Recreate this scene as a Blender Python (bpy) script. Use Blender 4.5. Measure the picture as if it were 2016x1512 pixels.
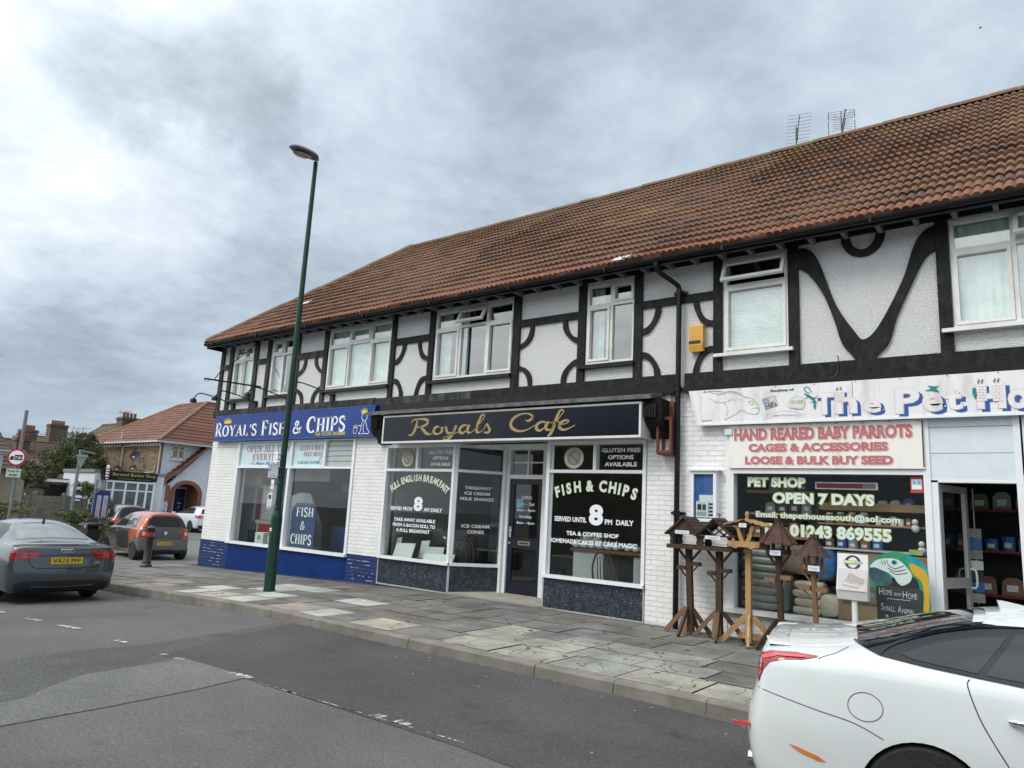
import bpy, bmesh, math, random
from math import sin, cos, pi, radians, sqrt, atan2
from mathutils import Vector, Matrix
from mathutils.bvhtree import BVHTree
from mathutils.geometry import delaunay_2d_cdt
random.seed(7)
scene = bpy.context.scene
for o in list(bpy.data.objects): bpy.data.objects.remove(o)
COL = scene.collection

# ------------------------------------------------------------------ camera
CAM = Vector((0.0, -9.8, 1.6)); FOC = 1416.0
YAW, PIT, ROL = radians(-38.2), radians(10.15), radians(3.05)
_f = Vector((sin(YAW)*cos(PIT), cos(YAW)*cos(PIT), sin(PIT)))
_r = Vector((cos(YAW), -sin(YAW), 0)); _u = _r.cross(_f)
_r, _u = cos(ROL)*_r + sin(ROL)*_u, -sin(ROL)*_r + cos(ROL)*_u
cam_d = bpy.data.cameras.new('camera'); cam = bpy.data.objects.new('camera', cam_d); COL.objects.link(cam)
cam.matrix_world = Matrix(((_r.x, _u.x, -_f.x, CAM.x), (_r.y, _u.y, -_f.y, CAM.y), (_r.z, _u.z, -_f.z, CAM.z), (0, 0, 0, 1)))
cam_d.sensor_width = 36; cam_d.lens = FOC/2016*36; cam_d.clip_start = .05; cam_d.clip_end = 3000
scene.camera = cam
def ray(px, py): return _f + (px-1008)/FOC*_r - (py-756)/FOC*_u
# survey helpers: where the sight line through a photo pixel meets a known plane of the street
def onX(px, py, X): d = ray(px, py); return CAM + d*(X-CAM.x)/d.x
def onY(px, py, Y): d = ray(px, py); return CAM + d*(Y-CAM.y)/d.y
def onZ(px, py, Z): d = ray(px, py); return CAM + d*(Z-CAM.z)/d.z

# ------------------------------------------------------------------ world: overcast sky
W = bpy.data.worlds.new('World'); scene.world = W; W.use_nodes = True
wn, wl = W.node_tree.nodes, W.node_tree.links; wn.clear()
SUN_EL, SUN_AZ = radians(48), radians(205)      # azimuth of the sun, clockwise from +y
sky = wn.new('ShaderNodeTexSky'); sky.sky_type = 'NISHITA'; sky.sun_disc = False
sky.sun_elevation = SUN_EL; sky.sun_rotation = SUN_AZ; sky.air_density = 1.3; sky.dust_density = 2
def wnode(t, **k):
    n = wn.new(t)
    for a, b in k.items(): setattr(n, a, b)
    return n
def wmath(op, a, b=None, clamp=False):
    n = wnode('ShaderNodeMath', operation=op, use_clamp=clamp)
    for i, v in enumerate((a, b)):
        if v is None: continue
        if isinstance(v, (int, float)): n.inputs[i].default_value = v
        else: wl.new(v, n.inputs[i])
    return n.outputs[0]
tc = wnode('ShaderNodeTexCoord'); sep = wnode('ShaderNodeSeparateXYZ'); wl.new(tc.outputs['Generated'], sep.inputs[0])
zc = wmath('ADD', wmath('MAXIMUM', sep.outputs[2], 0.0), .16)
cmb = wnode('ShaderNodeCombineXYZ'); wl.new(wmath('DIVIDE', sep.outputs[0], zc), cmb.inputs[0]); wl.new(wmath('DIVIDE', sep.outputs[1], zc), cmb.inputs[1])
def wnoise(scale, detail, rough, dist=0, vec=None):
    n = wnode('ShaderNodeTexNoise'); n.inputs['Scale'].default_value = scale; n.inputs['Detail'].default_value = detail
    n.inputs['Roughness'].default_value = rough; n.inputs['Distortion'].default_value = dist
    wl.new(vec or cmb.outputs[0], n.inputs['Vector']); return n
n1 = wnoise(.85, 10, .60, .15); n2 = wnoise(3.1, 12, .66, .25); n3 = wnoise(11, 8, .6, .5)
wv = wnoise(2.6, 9, .62, 0, tc.outputs['Generated'])
# ragged directions for the big masses of cloud
vs = wnode('ShaderNodeVectorMath', operation='SUBTRACT'); wl.new(wv.outputs['Color'], vs.inputs[0]); vs.inputs[1].default_value = (.5, .5, .5)
vm = wnode('ShaderNodeVectorMath', operation='SCALE'); wl.new(vs.outputs[0], vm.inputs[0]); vm.inputs[3].default_value = .36
va = wnode('ShaderNodeVectorMath', operation='ADD'); wl.new(tc.outputs['Generated'], va.inputs[0]); wl.new(vm.outputs[0], va.inputs[1])
vn = wnode('ShaderNodeVectorMath', operation='NORMALIZE'); wl.new(va.outputs[0], vn.inputs[0])
acc = wmath('ADD', wmath('MULTIPLY', n1.outputs[0], .95), wmath('MULTIPLY', n2.outputs[0], .95))
acc = wmath('ADD', wmath('SUBTRACT', acc, .62), wmath('MULTIPLY', n3.outputs[0], .22))
for px, py, rad, amp in [(225, 90, 90, -.17), (420, 165, 80, -.20), (480, 250, 60, -.10), (60, 330, 190, .12), (30, 120, 120, -.08), (250, 330, 110, .14), (560, 60, 160, -.05), (660, 170, 110, -.04), (60, 60, 110, .02),
                         (30, 640, 200, -.10), (300, 600, 160, -.12), (180, 230, 60, -.10), (640, 420, 170, -.08), (500, 480, 120, -.06), (1150, 110, 260, -.07), (1240, 250, 120, .14),
                         (700, 250, 130, .08), (1700, 80, 230, .08), (1250, 330, 260, -.05), (150, 470, 130, .08), (900, 60, 160, -.04), (120, 730, 130, -.08), (330, 755, 90, .20), (90, 520, 60, .12), (350, 500, 90, .10),
                         (850, 380, 160, .05), (1900, 30, 250, .05)]:
    d = ray(px, py).normalized(); c = cos(atan2(rad, FOC))
    dot = wnode('ShaderNodeVectorMath', operation='DOT_PRODUCT'); wl.new(vn.outputs[0], dot.inputs[0]); dot.inputs[1].default_value = d
    mr = wnode('ShaderNodeMapRange', interpolation_type='SMOOTHSTEP'); wl.new(dot.outputs[1], mr.inputs[0])
    mr.inputs[1].default_value = 1-(1-c)*2.6; mr.inputs[2].default_value = 1.0; mr.inputs[3].default_value = 0; mr.inputs[4].default_value = amp
    acc = wmath('ADD', acc, mr.outputs[0])
ramp = wnode('ShaderNodeValToRGB'); wl.new(acc, ramp.inputs[0]); cr = ramp.color_ramp; cr.interpolation = 'LINEAR'
cr.elements[0].position = 0; cr.elements[0].color = (.29, .35, .415, 1)
cr.elements[1].position = .98; cr.elements[1].color = (.88, .92, .98, 1)
for p, c in [(.28, (.43, .51, .60)), (.48, (.54, .63, .735)), (.72, (.68, .755, .84))]:
    e = cr.elements.new(p); e.color = (*c, 1)
hz = wnode('ShaderNodeMapRange', interpolation_type='SMOOTHSTEP'); wl.new(sep.outputs[2], hz.inputs[0]); hz.inputs[1].default_value = .02; hz.inputs[2].default_value = .24; hz.inputs[3].default_value = .62; hz.inputs[4].default_value = 0
hmx = wnode('ShaderNodeMix', data_type='RGBA'); wl.new(hz.outputs[0], hmx.inputs[0]); wl.new(ramp.outputs[0], hmx.inputs[6]); hmx.inputs[7].default_value = (.39, .49, .59, 1)
# the cloud deck is brighter high up and towards the hidden sun
sd = Vector((sin(SUN_AZ)*cos(SUN_EL), cos(SUN_AZ)*cos(SUN_EL), sin(SUN_EL)))
dsun = wnode('ShaderNodeVectorMath', operation='DOT_PRODUCT'); wl.new(tc.outputs['Generated'], dsun.inputs[0]); dsun.inputs[1].default_value = sd
mrs = wnode('ShaderNodeMapRange', interpolation_type='SMOOTHSTEP'); wl.new(dsun.outputs[1], mrs.inputs[0])
mrs.inputs[1].default_value = .1; mrs.inputs[2].default_value = 1; mrs.inputs[3].default_value = 1.0; mrs.inputs[4].default_value = 2.6
mrz = wnode('ShaderNodeMapRange', interpolation_type='SMOOTHSTEP'); wl.new(sep.outputs[2], mrz.inputs[0])
mrz.inputs[1].default_value = .62; mrz.inputs[2].default_value = 1; mrz.inputs[3].default_value = 1.0; mrz.inputs[4].default_value = 1.7
mul = wmath('MULTIPLY', mrs.outputs[0], mrz.outputs[0])
vsc = wnode('ShaderNodeVectorMath', operation='SCALE'); wl.new(hmx.outputs[2], vsc.inputs[0]); wl.new(mul, vsc.inputs[3])
wf = wnode('ShaderNodeMapRange'); wl.new(mul, wf.inputs[0]); wf.inputs[1].default_value = 1; wf.inputs[2].default_value = 2
wm = wnode('ShaderNodeMix', data_type='RGBA', blend_type='MULTIPLY'); wl.new(wf.outputs[0], wm.inputs[0]); wl.new(vsc.outputs[0], wm.inputs[6]); wm.inputs[7].default_value = (1.10, 1.0, .89, 1)   # thin bright cloud is whiter
b1 = wnode('ShaderNodeBackground'); wl.new(wm.outputs[2], b1.inputs[0]); b1.inputs[1].default_value = .96
b2 = wnode('ShaderNodeBackground'); wl.new(sky.outputs[0], b2.inputs[0]); b2.inputs[1].default_value = .08
mx = wnode('ShaderNodeMixShader'); mx.inputs[0].default_value = .07; wl.new(b1.outputs[0], mx.inputs[1]); wl.new(b2.outputs[0], mx.inputs[2])
wo = wnode('ShaderNodeOutputWorld'); wl.new(mx.outputs[0], wo.inputs[0])

sun_d = bpy.data.lights.new('sun', 'SUN'); sun_d.energy = 1.4; sun_d.angle = radians(18); sun_d.color = (1, .94, .86)
sun = bpy.data.objects.new('sun', sun_d); COL.objects.link(sun); sun.rotation_euler = (-sd).to_track_quat('-Z', 'Y').to_euler(); sun.location = (0, -20, 30)
scene.view_settings.view_transform = 'Standard'; scene.view_settings.look = 'None'; scene.view_settings.exposure = .20; scene.view_settings.gamma = 1

# ------------------------------------------------------------------ materials
def newmat(name):
    m = bpy.data.materials.new(name); m.use_nodes = True; nt = m.node_tree
    return m, nt.nodes, nt.links, nt.nodes['Principled BSDF']
def M(name, c1, c2=None, scale=4, rough=.6, bump=0, bscale=60, metal=0, detail=5, spec=.5, coat=0, lo=.35, hi=.65, stretch=(1, 1, 1), bdist=.01, c3=None, s3=.7, alpha=None):
    m, n, l, b = newmat(name)
    b.inputs['Roughness'].default_value = rough; b.inputs['Metallic'].default_value = metal
    b.inputs['Specular IOR Level'].default_value = spec; b.inputs['Coat Weight'].default_value = coat
    b.inputs['Coat Roughness'].default_value = .04
    b.inputs['Base Color'].default_value = (*c1, 1)
    t = n.new('ShaderNodeTexCoord'); mp = n.new('ShaderNodeMapping'); mp.inputs['Scale'].default_value = stretch; l.new(t.outputs['Object'], mp.inputs[0])
    def noise(s, d=detail):
        x = n.new('ShaderNodeTexNoise'); x.inputs['Scale'].default_value = s; x.inputs['Detail'].default_value = d; x.inputs['Roughness'].default_value = .6
        l.new(mp.outputs[0], x.inputs['Vector']); return x.outputs[0]
    def mixc(f, a, bb, lo, hi):
        r = n.new('ShaderNodeMapRange'); l.new(f, r.inputs[0]); r.inputs[1].default_value = lo; r.inputs[2].default_value = hi
        x = n.new('ShaderNodeMix'); x.data_type = 'RGBA'; l.new(r.outputs[0], x.inputs[0])
        if isinstance(a, tuple): x.inputs[6].default_value = (*a, 1)
        else: l.new(a, x.inputs[6])
        x.inputs[7].default_value = (*bb, 1); return x.outputs[2]
    if c2:
        col = mixc(noise(scale), c1, c2, lo, hi)
        if c3: col = mixc(noise(s3), col, c3, .5, .72)
        l.new(col, b.inputs['Base Color'])
    if bump:
        bp = n.new('ShaderNodeBump'); bp.inputs['Strength'].default_value = bump; bp.inputs['Distance'].default_value = bdist
        l.new(noise(bscale, 3), bp.inputs['Height']); l.new(bp.outputs[0], b.inputs['Normal'])
    return m
def glass_mat(name, tint=(.9, .95, .94), ior=1.5, refl=(1, 1, 1)):
    m, n, l, b = newmat(name); n.remove(b)
    tr = n.new('ShaderNodeBsdfTransparent'); tr.inputs[0].default_value = (*tint, 1)
    g = n.new('ShaderNodeBsdfGlossy'); g.inputs['Roughness'].default_value = .01; g.inputs[0].default_value = (*refl, 1)
    f = n.new('ShaderNodeFresnel'); f.inputs[0].default_value = ior
    gm = n.new('ShaderNodeNewGeometry'); k = n.new('ShaderNodeMath'); k.operation = 'SUBTRACT'; k.inputs[0].default_value = 1; l.new(gm.outputs['Backfacing'], k.inputs[1]); k2 = n.new('ShaderNodeMath'); k2.operation = 'MULTIPLY'; l.new(k.outputs[0], k2.inputs[0]); l.new(f.outputs[0], k2.inputs[1])
    x = n.new('ShaderNodeMixShader'); l.new(k2.outputs[0], x.inputs[0]); l.new(tr.outputs[0], x.inputs[1]); l.new(g.outputs[0], x.inputs[2])
    l.new(x.outputs[0], n['Material Output'].inputs[0]); return m
def brick_mat(name, c1, c2, mortar, bw=.215, bh=.072, ms=.012, bump=.6, rough=.8, patchy=.5, bl=None):
    m, n, l, b = newmat(name); b.inputs['Roughness'].default_value = rough
    t = n.new('ShaderNodeTexCoord'); s = n.new('ShaderNodeSeparateXYZ'); l.new(t.outputs['Object'], s.inputs[0])
    a = n.new('ShaderNodeMath'); a.operation = 'ADD'; l.new(s.outputs[0], a.inputs[0]); l.new(s.outputs[1], a.inputs[1])
    c = n.new('ShaderNodeCombineXYZ'); l.new(a.outputs[0], c.inputs[0]); l.new(s.outputs[2], c.inputs[1])
    nz = n.new('ShaderNodeTexNoise'); nz.inputs['Scale'].default_value = 7; l.new(t.outputs['Object'], nz.inputs['Vector'])
    sc = n.new('ShaderNodeVectorMath'); sc.operation = 'SCALE'; sc.inputs[3].default_value = .012; l.new(nz.outputs['Color'], sc.inputs[0])
    ad = n.new('ShaderNodeVectorMath'); ad.operation = 'ADD'; l.new(c.outputs[0], ad.inputs[0]); l.new(sc.outputs[0], ad.inputs[1])
    k = n.new('ShaderNodeTexBrick'); l.new(ad.outputs[0], k.inputs['Vector'])
    k.inputs['Color1'].default_value = (*c1, 1); k.inputs['Color2'].default_value = (*c2, 1); k.inputs['Mortar'].default_value = (*mortar, 1)
    k.inputs['Scale'].default_value = 1; k.inputs['Mortar Size'].default_value = ms; k.inputs['Mortar Smooth'].default_value = .4
    k.inputs['Brick Width'].default_value = bw; k.inputs['Row Height'].default_value = bh; k.inputs['Bias'].default_value = -.1
    n2 = n.new('ShaderNodeTexNoise'); n2.inputs['Scale'].default_value = 3.2; n2.inputs['Detail'].default_value = 6; l.new(t.outputs['Object'], n2.inputs['Vector'])
    mr = n.new('ShaderNodeMapRange'); l.new(n2.outputs[0], mr.inputs[0]); mr.inputs[1].default_value = .3; mr.inputs[2].default_value = .7; mr.inputs[3].default_value = 1-patchy*.3; mr.inputs[4].default_value = 1+patchy*.12
    v = n.new('ShaderNodeVectorMath'); v.operation = 'SCALE'; l.new(k.outputs['Color'], v.inputs[0]); l.new(mr.outputs[0], v.inputs[3])
    l.new(v.outputs[0], b.inputs['Base Color'])
    n3 = n.new('ShaderNodeTexNoise'); n3.inputs['Scale'].default_value = 45; l.new(t.outputs['Object'], n3.inputs['Vector'])
    h = n.new('ShaderNodeMath'); h.operation = 'MULTIPLY_ADD'; l.new(k.outputs['Fac'], h.inputs[0]); h.inputs[1].default_value = -1; l.new(n3.outputs[0], h.inputs[2])
    bp = n.new('ShaderNodeBump'); bp.inputs['Strength'].default_value = bump; bp.inputs['Distance'].default_value = .008; l.new(h.outputs[0], bp.inputs['Height']); l.new(bp.outputs[0], b.inputs['Normal'])
    return m

# ------------------------------------------------------------------ mesh helpers
WM = {}
def thing(name, label, cat, loc=(0, 0, 0), rotz=0, group=None):
    o = bpy.data.objects.new(name, None); COL.objects.link(o); o.location = loc; o.rotation_euler = (0, 0, rotz); o.empty_display_size = .2
    o['label'] = label; o['category'] = cat
    if group: o['group'] = group
    WM[o.name] = Matrix.Translation(loc) @ Matrix.Rotation(rotz, 4, 'Z'); return o
def tag(o, label, cat, group=None):
    o['label'] = label; o['category'] = cat
    if group: o['group'] = group
    return o
class MB:
    def __init__(s): s.v = []; s.f = []; s.m = []
    def add(s, vs, fs, mi=0):
        k = len(s.v); s.v += [Vector(p) for p in vs]; s.f += [tuple(i+k for i in f) for f in fs]; s.m += [mi]*len(fs); return s
    def box(s, x0, x1, y0, y1, z0, z1, mi=0):
        return s.add([(x0, y0, z0), (x1, y0, z0), (x1, y1, z0), (x0, y1, z0), (x0, y0, z1), (x1, y0, z1), (x1, y1, z1), (x0, y1, z1)],
                     [(0, 3, 2, 1), (4, 5, 6, 7), (0, 1, 5, 4), (1, 2, 6, 5), (2, 3, 7, 6), (3, 0, 4, 7)], mi)
    def bar(s, a, b, w, h, up=(0, 0, 1), mi=0):         # rectangular bar between two points
        a, b = Vector(a), Vector(b); d = (b-a).normalized(); up = Vector(up)
        if abs(d.dot(up)) > .99: up = Vector((0, 1, 0))
        x = d.cross(up).normalized()*w/2; y = x.cross(d).normalized()*h/2
        return s.add([a-x-y, a+x-y, a+x+y, a-x+y, b-x-y, b+x-y, b+x+y, b-x+y], [(0, 3, 2, 1), (4, 5, 6, 7), (0, 1, 5, 4), (1, 2, 6, 5), (2, 3, 7, 6), (3, 0, 4, 7)], mi)
    def tube(s, pts, r, n=8, mi=0, cap=True):
        pts = [Vector(p) for p in pts]; rs = r if isinstance(r, (list, tuple)) else [r]*len(pts); k = len(s.v); ref = None
        for i, p in enumerate(pts):
            d = (pts[min(i+1, len(pts)-1)]-pts[max(i-1, 0)]).normalized()
            if ref is None: ref = Vector((0, 0, 1)) if abs(d.z) < .9 else Vector((1, 0, 0))
            x = d.cross(ref).normalized(); y = x.cross(d)
            ref = y.copy()
            for j in range(n): a = 2*pi*j/n; s.v.append(p+(x*cos(a)+y*sin(a))*rs[i])
        for i in range(len(pts)-1):
            for j in range(n): s.f.append((k+i*n+j, k+i*n+(j+1) % n, k+(i+1)*n+(j+1) % n, k+(i+1)*n+j)); s.m.append(mi)
        if cap: s.f += [tuple(k+j for j in range(n))[::-1], tuple(k+(len(pts)-1)*n+j for j in range(n))]; s.m += [mi]*2
        return s
    def lathe(s, prof, c=(0, 0, 0), n=16, mi=0, axis='Z'):
        k = len(s.v); c = Vector(c)
        for r, h in prof:
            for j in range(n):
                a = 2*pi*j/n
                p = Vector((r*cos(a), r*sin(a), h)) if axis == 'Z' else (Vector((r*cos(a), h, r*sin(a))) if axis == 'Y' else Vector((h, r*cos(a), r*sin(a))))
                s.v.append(c+p)
        for i in range(len(prof)-1):
            for j in range(n): s.f.append((k+i*n+j, k+i*n+(j+1) % n, k+(i+1)*n+(j+1) % n, k+(i+1)*n+j)); s.m.append(mi)
        s.f += [tuple(k+j for j in range(n))[::-1], tuple(k+(len(prof)-1)*n+j for j in range(n))]; s.m += [mi]*2
        return s
    def prism(s, poly, y0, y1, mi=0, axis='Y'):         # polygon in (x,z), extruded along y (or (y,z) along x, (x,y) along z)
        n = len(poly); g = {'Y': lambda p, t: (p[0], t, p[1]), 'X': lambda p, t: (t, p[0], p[1]), 'Z': lambda p, t: (p[0], p[1], t)}[axis]
        return s.add([g(p, y0) for p in poly]+[g(p, y1) for p in poly], [tuple(range(n)), tuple(range(2*n-1, n-1, -1))]+[(i, i+n, (i+1) % n+n, (i+1) % n) for i in range(n)], mi)
    def build(s, name, mats, parent=None, smooth=False, kind=None, world=True, fix=True):
        me = bpy.data.meshes.new(name); vs = s.v
        if parent is not None and world: inv = WM[parent.name].inverted(); vs = [inv @ v for v in vs]
        me.from_pydata([tuple(v) for v in vs], [], s.f)
        if not isinstance(mats, (list, tuple)): mats = [mats]
        for m in mats: me.materials.append(m)
        if len(mats) > 1: me.polygons.foreach_set('material_index', s.m)
        if fix:
            bm = bmesh.new(); bm.from_mesh(me); bmesh.ops.recalc_face_normals(bm, faces=bm.faces); bm.to_mesh(me); bm.free()
        if smooth:
            me.polygons.foreach_set('use_smooth', [True]*len(me.polygons))
            if smooth != 'all': me.set_sharp_from_angle(angle=radians(38))
        me.update(); o = bpy.data.objects.new(name, me); COL.objects.link(o)
        if parent is not None: o.parent = parent; WM[o.name] = WM[parent.name]
        else: WM[o.name] = Matrix.Identity(4)
        if kind: o['kind'] = kind
        return o
def settle(o, base):    # move a single-mesh thing's origin to its base
    base = Vector(base); o.data.transform(Matrix.Translation(-base)); o.location = base; return o
def copy_tree(o, loc=None, rotz=None, parent=None):
    c = o.copy(); COL.objects.link(c)
    if parent is not None: c.parent = parent
    if loc is not None: c.location = loc
    if rotz is not None: c.rotation_euler = (0, 0, rotz)
    for ch in o.children: copy_tree(ch, parent=c)
    return c
def catmull(pts, k=6, closed=False):
    pts = [Vector(p) for p in pts]; out = []; n = len(pts)
    rng = range(n if closed else n-1)
    for i in rng:
        g = lambda j: pts[j % n] if closed else pts[max(0, min(n-1, j))]
        p0, p1, p2, p3 = g(i-1), g(i), g(i+1), g(i+2)
        for t in range(k):
            t /= k; out.append(.5*((2*p1)+(-p0+p2)*t+(2*p0-5*p1+4*p2-p3)*t*t+(-p0+3*p1-3*p2+p3)*t**3))
    if not closed: out.append(pts[-1])
    return out
# ------------------------------------------------------------------ lettering
_tc = {}
def glyphs(s, shear=0, bold=0, space=1.0):
    key = (s, shear, bold, space)
    if key in _tc: return _tc[key]
    cu = bpy.data.curves.new('t', 'FONT'); cu.body = s; cu.shear = shear; cu.offset = bold; cu.space_character = space; cu.resolution_u = 3; cu.align_x = 'LEFT'
    o = bpy.data.objects.new('t', cu); COL.objects.link(o); dg = bpy.context.evaluated_depsgraph_get()
    me = bpy.data.meshes.new_from_object(o.evaluated_get(dg)); v = [(p.co.x, p.co.y) for p in me.vertices]; f = [tuple(p.vertices) for p in me.polygons]
    bpy.data.objects.remove(o); bpy.data.curves.remove(cu); bpy.data.meshes.remove(me)
    _tc[key] = (v, f); return v, f
def frame_front(x0, x1, z0, z1, y):       # text plane facing -y
    return lambda u, w: (x0+(x1-x0)*u, y, z0+(z1-z0)*w)
def put_text(mb, s, fr, shear=0, bold=0, space=1.0, mi=0, zr=None):
    v, f = glyphs(s, shear, bold, space)
    if not v: return
    xs = [p[0] for p in v]; ys = [p[1] for p in v]; a, b = min(xs), max(xs); c, d = min(ys), max(ys)
    mb.add([fr((p[0]-a)/(b-a), (p[1]-c)/(d-c)) for p in v], f, mi)
def text_line(mb, s, x0, x1, z0, z1, y, **k): put_text(mb, s, frame_front(x0, x1, z0, z1, y), **k)
def arc_text(mb, s, cx, cz, rx, rz, a0, a1, h, y, w=None, mi=0, bold=0, tw=1.0):   # letters standing on an arc, angles from vertical, clockwise
    adv = [(.35 if c == ' ' else (.45 if c in 'Il' else 1.0)) for c in s]; tot = sum(adv); t = 0
    for c, ad in zip(s, adv):
        a = a0+(a1-a0)*(t+ad/2)/tot; t += ad
        if c == ' ': continue
        v, f = glyphs(c, 0, bold); xs = [p[0] for p in v]; ys = [p[1] for p in v]; lo, hi = min(xs), max(xs)
        wd = (w or h*.72)*(hi-lo)/.62
        px, pz = cx+rx*sin(a), cz+rz*cos(a)
        out = []
        for p in v:
            u = ((p[0]-lo)/(hi-lo)-.5)*wd; q = (p[1]/.72)*h
            out.append((px+u*cos(a*tw)+q*sin(a*tw), y, pz-u*sin(a*tw)+q*cos(a*tw)))
        mb.add(out, f, mi)
# strokes: ribbon of varying width in a text plane
def ribbon(mb, pts, w, fr, mi=0, k=5, smooth=True):
    P = [Vector((p[0], p[1], (p[2] if len(p) > 2 else w))) for p in pts]
    if smooth and len(P) > 2: P = catmull(P, k)
    vs = []
    for i, p in enumerate(P):
        d = P[min(i+1, len(P)-1)]-P[max(i-1, 0)]; L = sqrt(d.x**2+d.y**2) or 1; nx, ny = -d.y/L, d.x/L
        vs += [fr(p.x+nx*p.z/2, p.y+ny*p.z/2), fr(p.x-nx*p.z/2, p.y-ny*p.z/2)]
    mb.add(vs, [(2*i, 2*i+1, 2*i+3, 2*i+2) for i in range(len(P)-1)], mi)
def arcp(cx, cy, rx, ry, a0, a1, n=8): return [(cx+rx*cos(radians(a0+(a1-a0)*i/n)), cy+ry*sin(radians(a0+(a1-a0)*i/n))) for i in range(n+1)]
T_, t_ = .15, .06      # thick and thin strokes of a roman capital, height 1
SER = {
 'I': (.36, [('l', .18, 0, .18, 1, T_)], [(.18, 0), (.18, 1)]),
 'F': (.62, [('l', .16, 0, .16, 1, T_), ('l', .1, .97, .56, .97, t_), ('l', .16, .52, .42, .52, t_), ('l', .55, .99, .55, .78, t_), ('l', .42, .62, .42, .42, t_)], [(.16, 0), (.16, 1)]),
 'E': (.66, [('l', .16, 0, .16, 1, T_), ('l', .1, .97, .56, .97, t_), ('l', .16, .52, .42, .52, t_), ('l', .1, .03, .58, .03, t_), ('l', .55, .99, .55, .8, t_), ('l', .57, .01, .57, .22, t_), ('l', .42, .61, .42, .43, t_)], [(.16, 0), (.16, 1)]),
 'L': (.6, [('l', .16, 0, .16, 1, T_), ('l', .1, .03, .54, .03, t_), ('l', .54, .01, .54, .25, t_)], [(.16, 0), (.16, 1)]),
 'T': (.66, [('l', .33, 0, .33, 1, T_), ('l', .04, .97, .62, .97, t_), ('l', .05, .99, .05, .76, t_), ('l', .61, .99, .61, .76, t_)], [(.33, 0)]),
 'H': (.78, [('l', .16, 0, .16, 1, T_), ('l', .62, 0, .62, 1, T_), ('l', .16, .52, .62, .52, t_)], [(.16, 0), (.16, 1), (.62, 0), (.62, 1)]),
 'N': (.8, [('l', .14, 0, .14, 1, t_), ('l', .64, 0, .64, 1, t_), ('l', .14, .97, .64, .03, T_)], [(.14, 0), (.12, 1), (.64, 1)]),
 'M': (.95, [('l', .14, 0, .14, 1, t_), ('l', .8, 0, .8, 1, T_), ('l', .14, .97, .45, .03, T_), ('l', .45, .03, .78, .97, t_)], [(.14, 0), (.12, 1), (.8, 0), (.8, 1)]),
 'U': (.74, [('p', [(.14, 1), (.14, .3), (.2, .1), (.36, .03), (.54, .1), (.6, .3), (.6, 1)], .1)], [(.14, 1), (.6, 1)]),
 'V': (.74, [('l', .1, 1, .37, 0, T_), ('l', .64, 1, .38, 0, t_)], [(.1, 1), (.64, 1)]),
 'W': (1.0, [('l', .08, 1, .3, 0, T_), ('l', .5, 1, .31, 0, t_), ('l', .46, 1, .68, 0, T_), ('l', .9, 1, .69, 0, t_)], [(.08, 1), (.48, 1), (.9, 1)]),
 'Y': (.72, [('l', .08, 1, .36, .48, T_), ('l', .64, 1, .38, .48, t_), ('l', .36, 0, .36, .5, T_)], [(.08, 1), (.64, 1), (.36, 0)]),
 'A': (.76, [('l', .1, 0, .37, 1, t_), ('l', .64, 0, .36, 1, T_), ('l', .2, .32, .56, .32, t_)], [(.1, 0), (.64, 0)]),
 'O': (.78, [('ring', .39, .5, .3, .47)], []), 'Q': (.78, [('ring', .39, .5, .3, .47)], []),
 'C': (.7, [('c', .4, .5, .31, .47, 50, 310), ('l', .6, .95, .6, .68, t_)], []),
 'G': (.78, [('c', .4, .5, .31, .47, 50, 320), ('l', .6, .95, .6, .68, t_), ('l', .62, .05, .62, .42, T_*.8)], [(.62, .42)]),
 'D': (.78, [('l', .16, 0, .16, 1, T_), ('p', [(.16, .97), (.4, .96), (.62, .78), (.66, .5), (.62, .22), (.4, .04), (.16, .03)], .1)], [(.14, 0), (.14, 1)]),
 'P': (.66, [('l', .16, 0, .16, 1, T_), ('p', [(.16, .97), (.42, .96), (.56, .84), (.57, .73), (.54, .6), (.4, .49), (.16, .48)], .09)], [(.16, 0), (.14, 1)]),
 'B': (.68, [('l', .16, 0, .16, 1, T_), ('p', [(.16, .97), (.4, .96), (.52, .86), (.52, .68), (.4, .53), (.16, .52)], .09), ('p', [(.16, .52), (.44, .5), (.6, .36), (.6, .18), (.46, .04), (.16, .03)], .09)], [(.14, 0), (.14, 1)]),
 'R': (.76, [('l', .16, 0, .16, 1, T_), ('p', [(.16, .97), (.42, .96), (.56, .84), (.57, .74), (.54, .62), (.4, .51), (.16, .5)], .09), ('l', .36, .5, .64, .03, T_)], [(.16, 0), (.14, 1), (.68, 0)]),
 'S': (.6, [('p', [(.5, .82), (.42, .94), (.28, .97), (.12, .88), (.1, .72), (.2, .58), (.4, .46), (.5, .32), (.48, .14), (.34, .03), (.18, .05), (.08, .2)], .12), ('l', .5, .98, .5, .74, t_), ('l', .08, .02, .08, .26, t_)], []),
 '&': (.86, [('p', [(.72, .06), (.5, .3), (.28, .62), (.24, .8), (.34, .95), (.46, .9), (.5, .78), (.4, .62), (.18, .44), (.1, .26), (.16, .08), (.34, .03), (.52, .1), (.66, .3), (.72, .46)], .1), ('l', .56, .46, .84, .46, t_)], []),
 "'": (.22, [('l', .12, .72, .14, 1, .1)], []), ' ': (.36, [], []), '.': (.2, [('l', .1, 0, .1, .14, .13)], []),
 '-': (.4, [('l', .06, .4, .34, .4, .1)], []),
}
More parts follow.
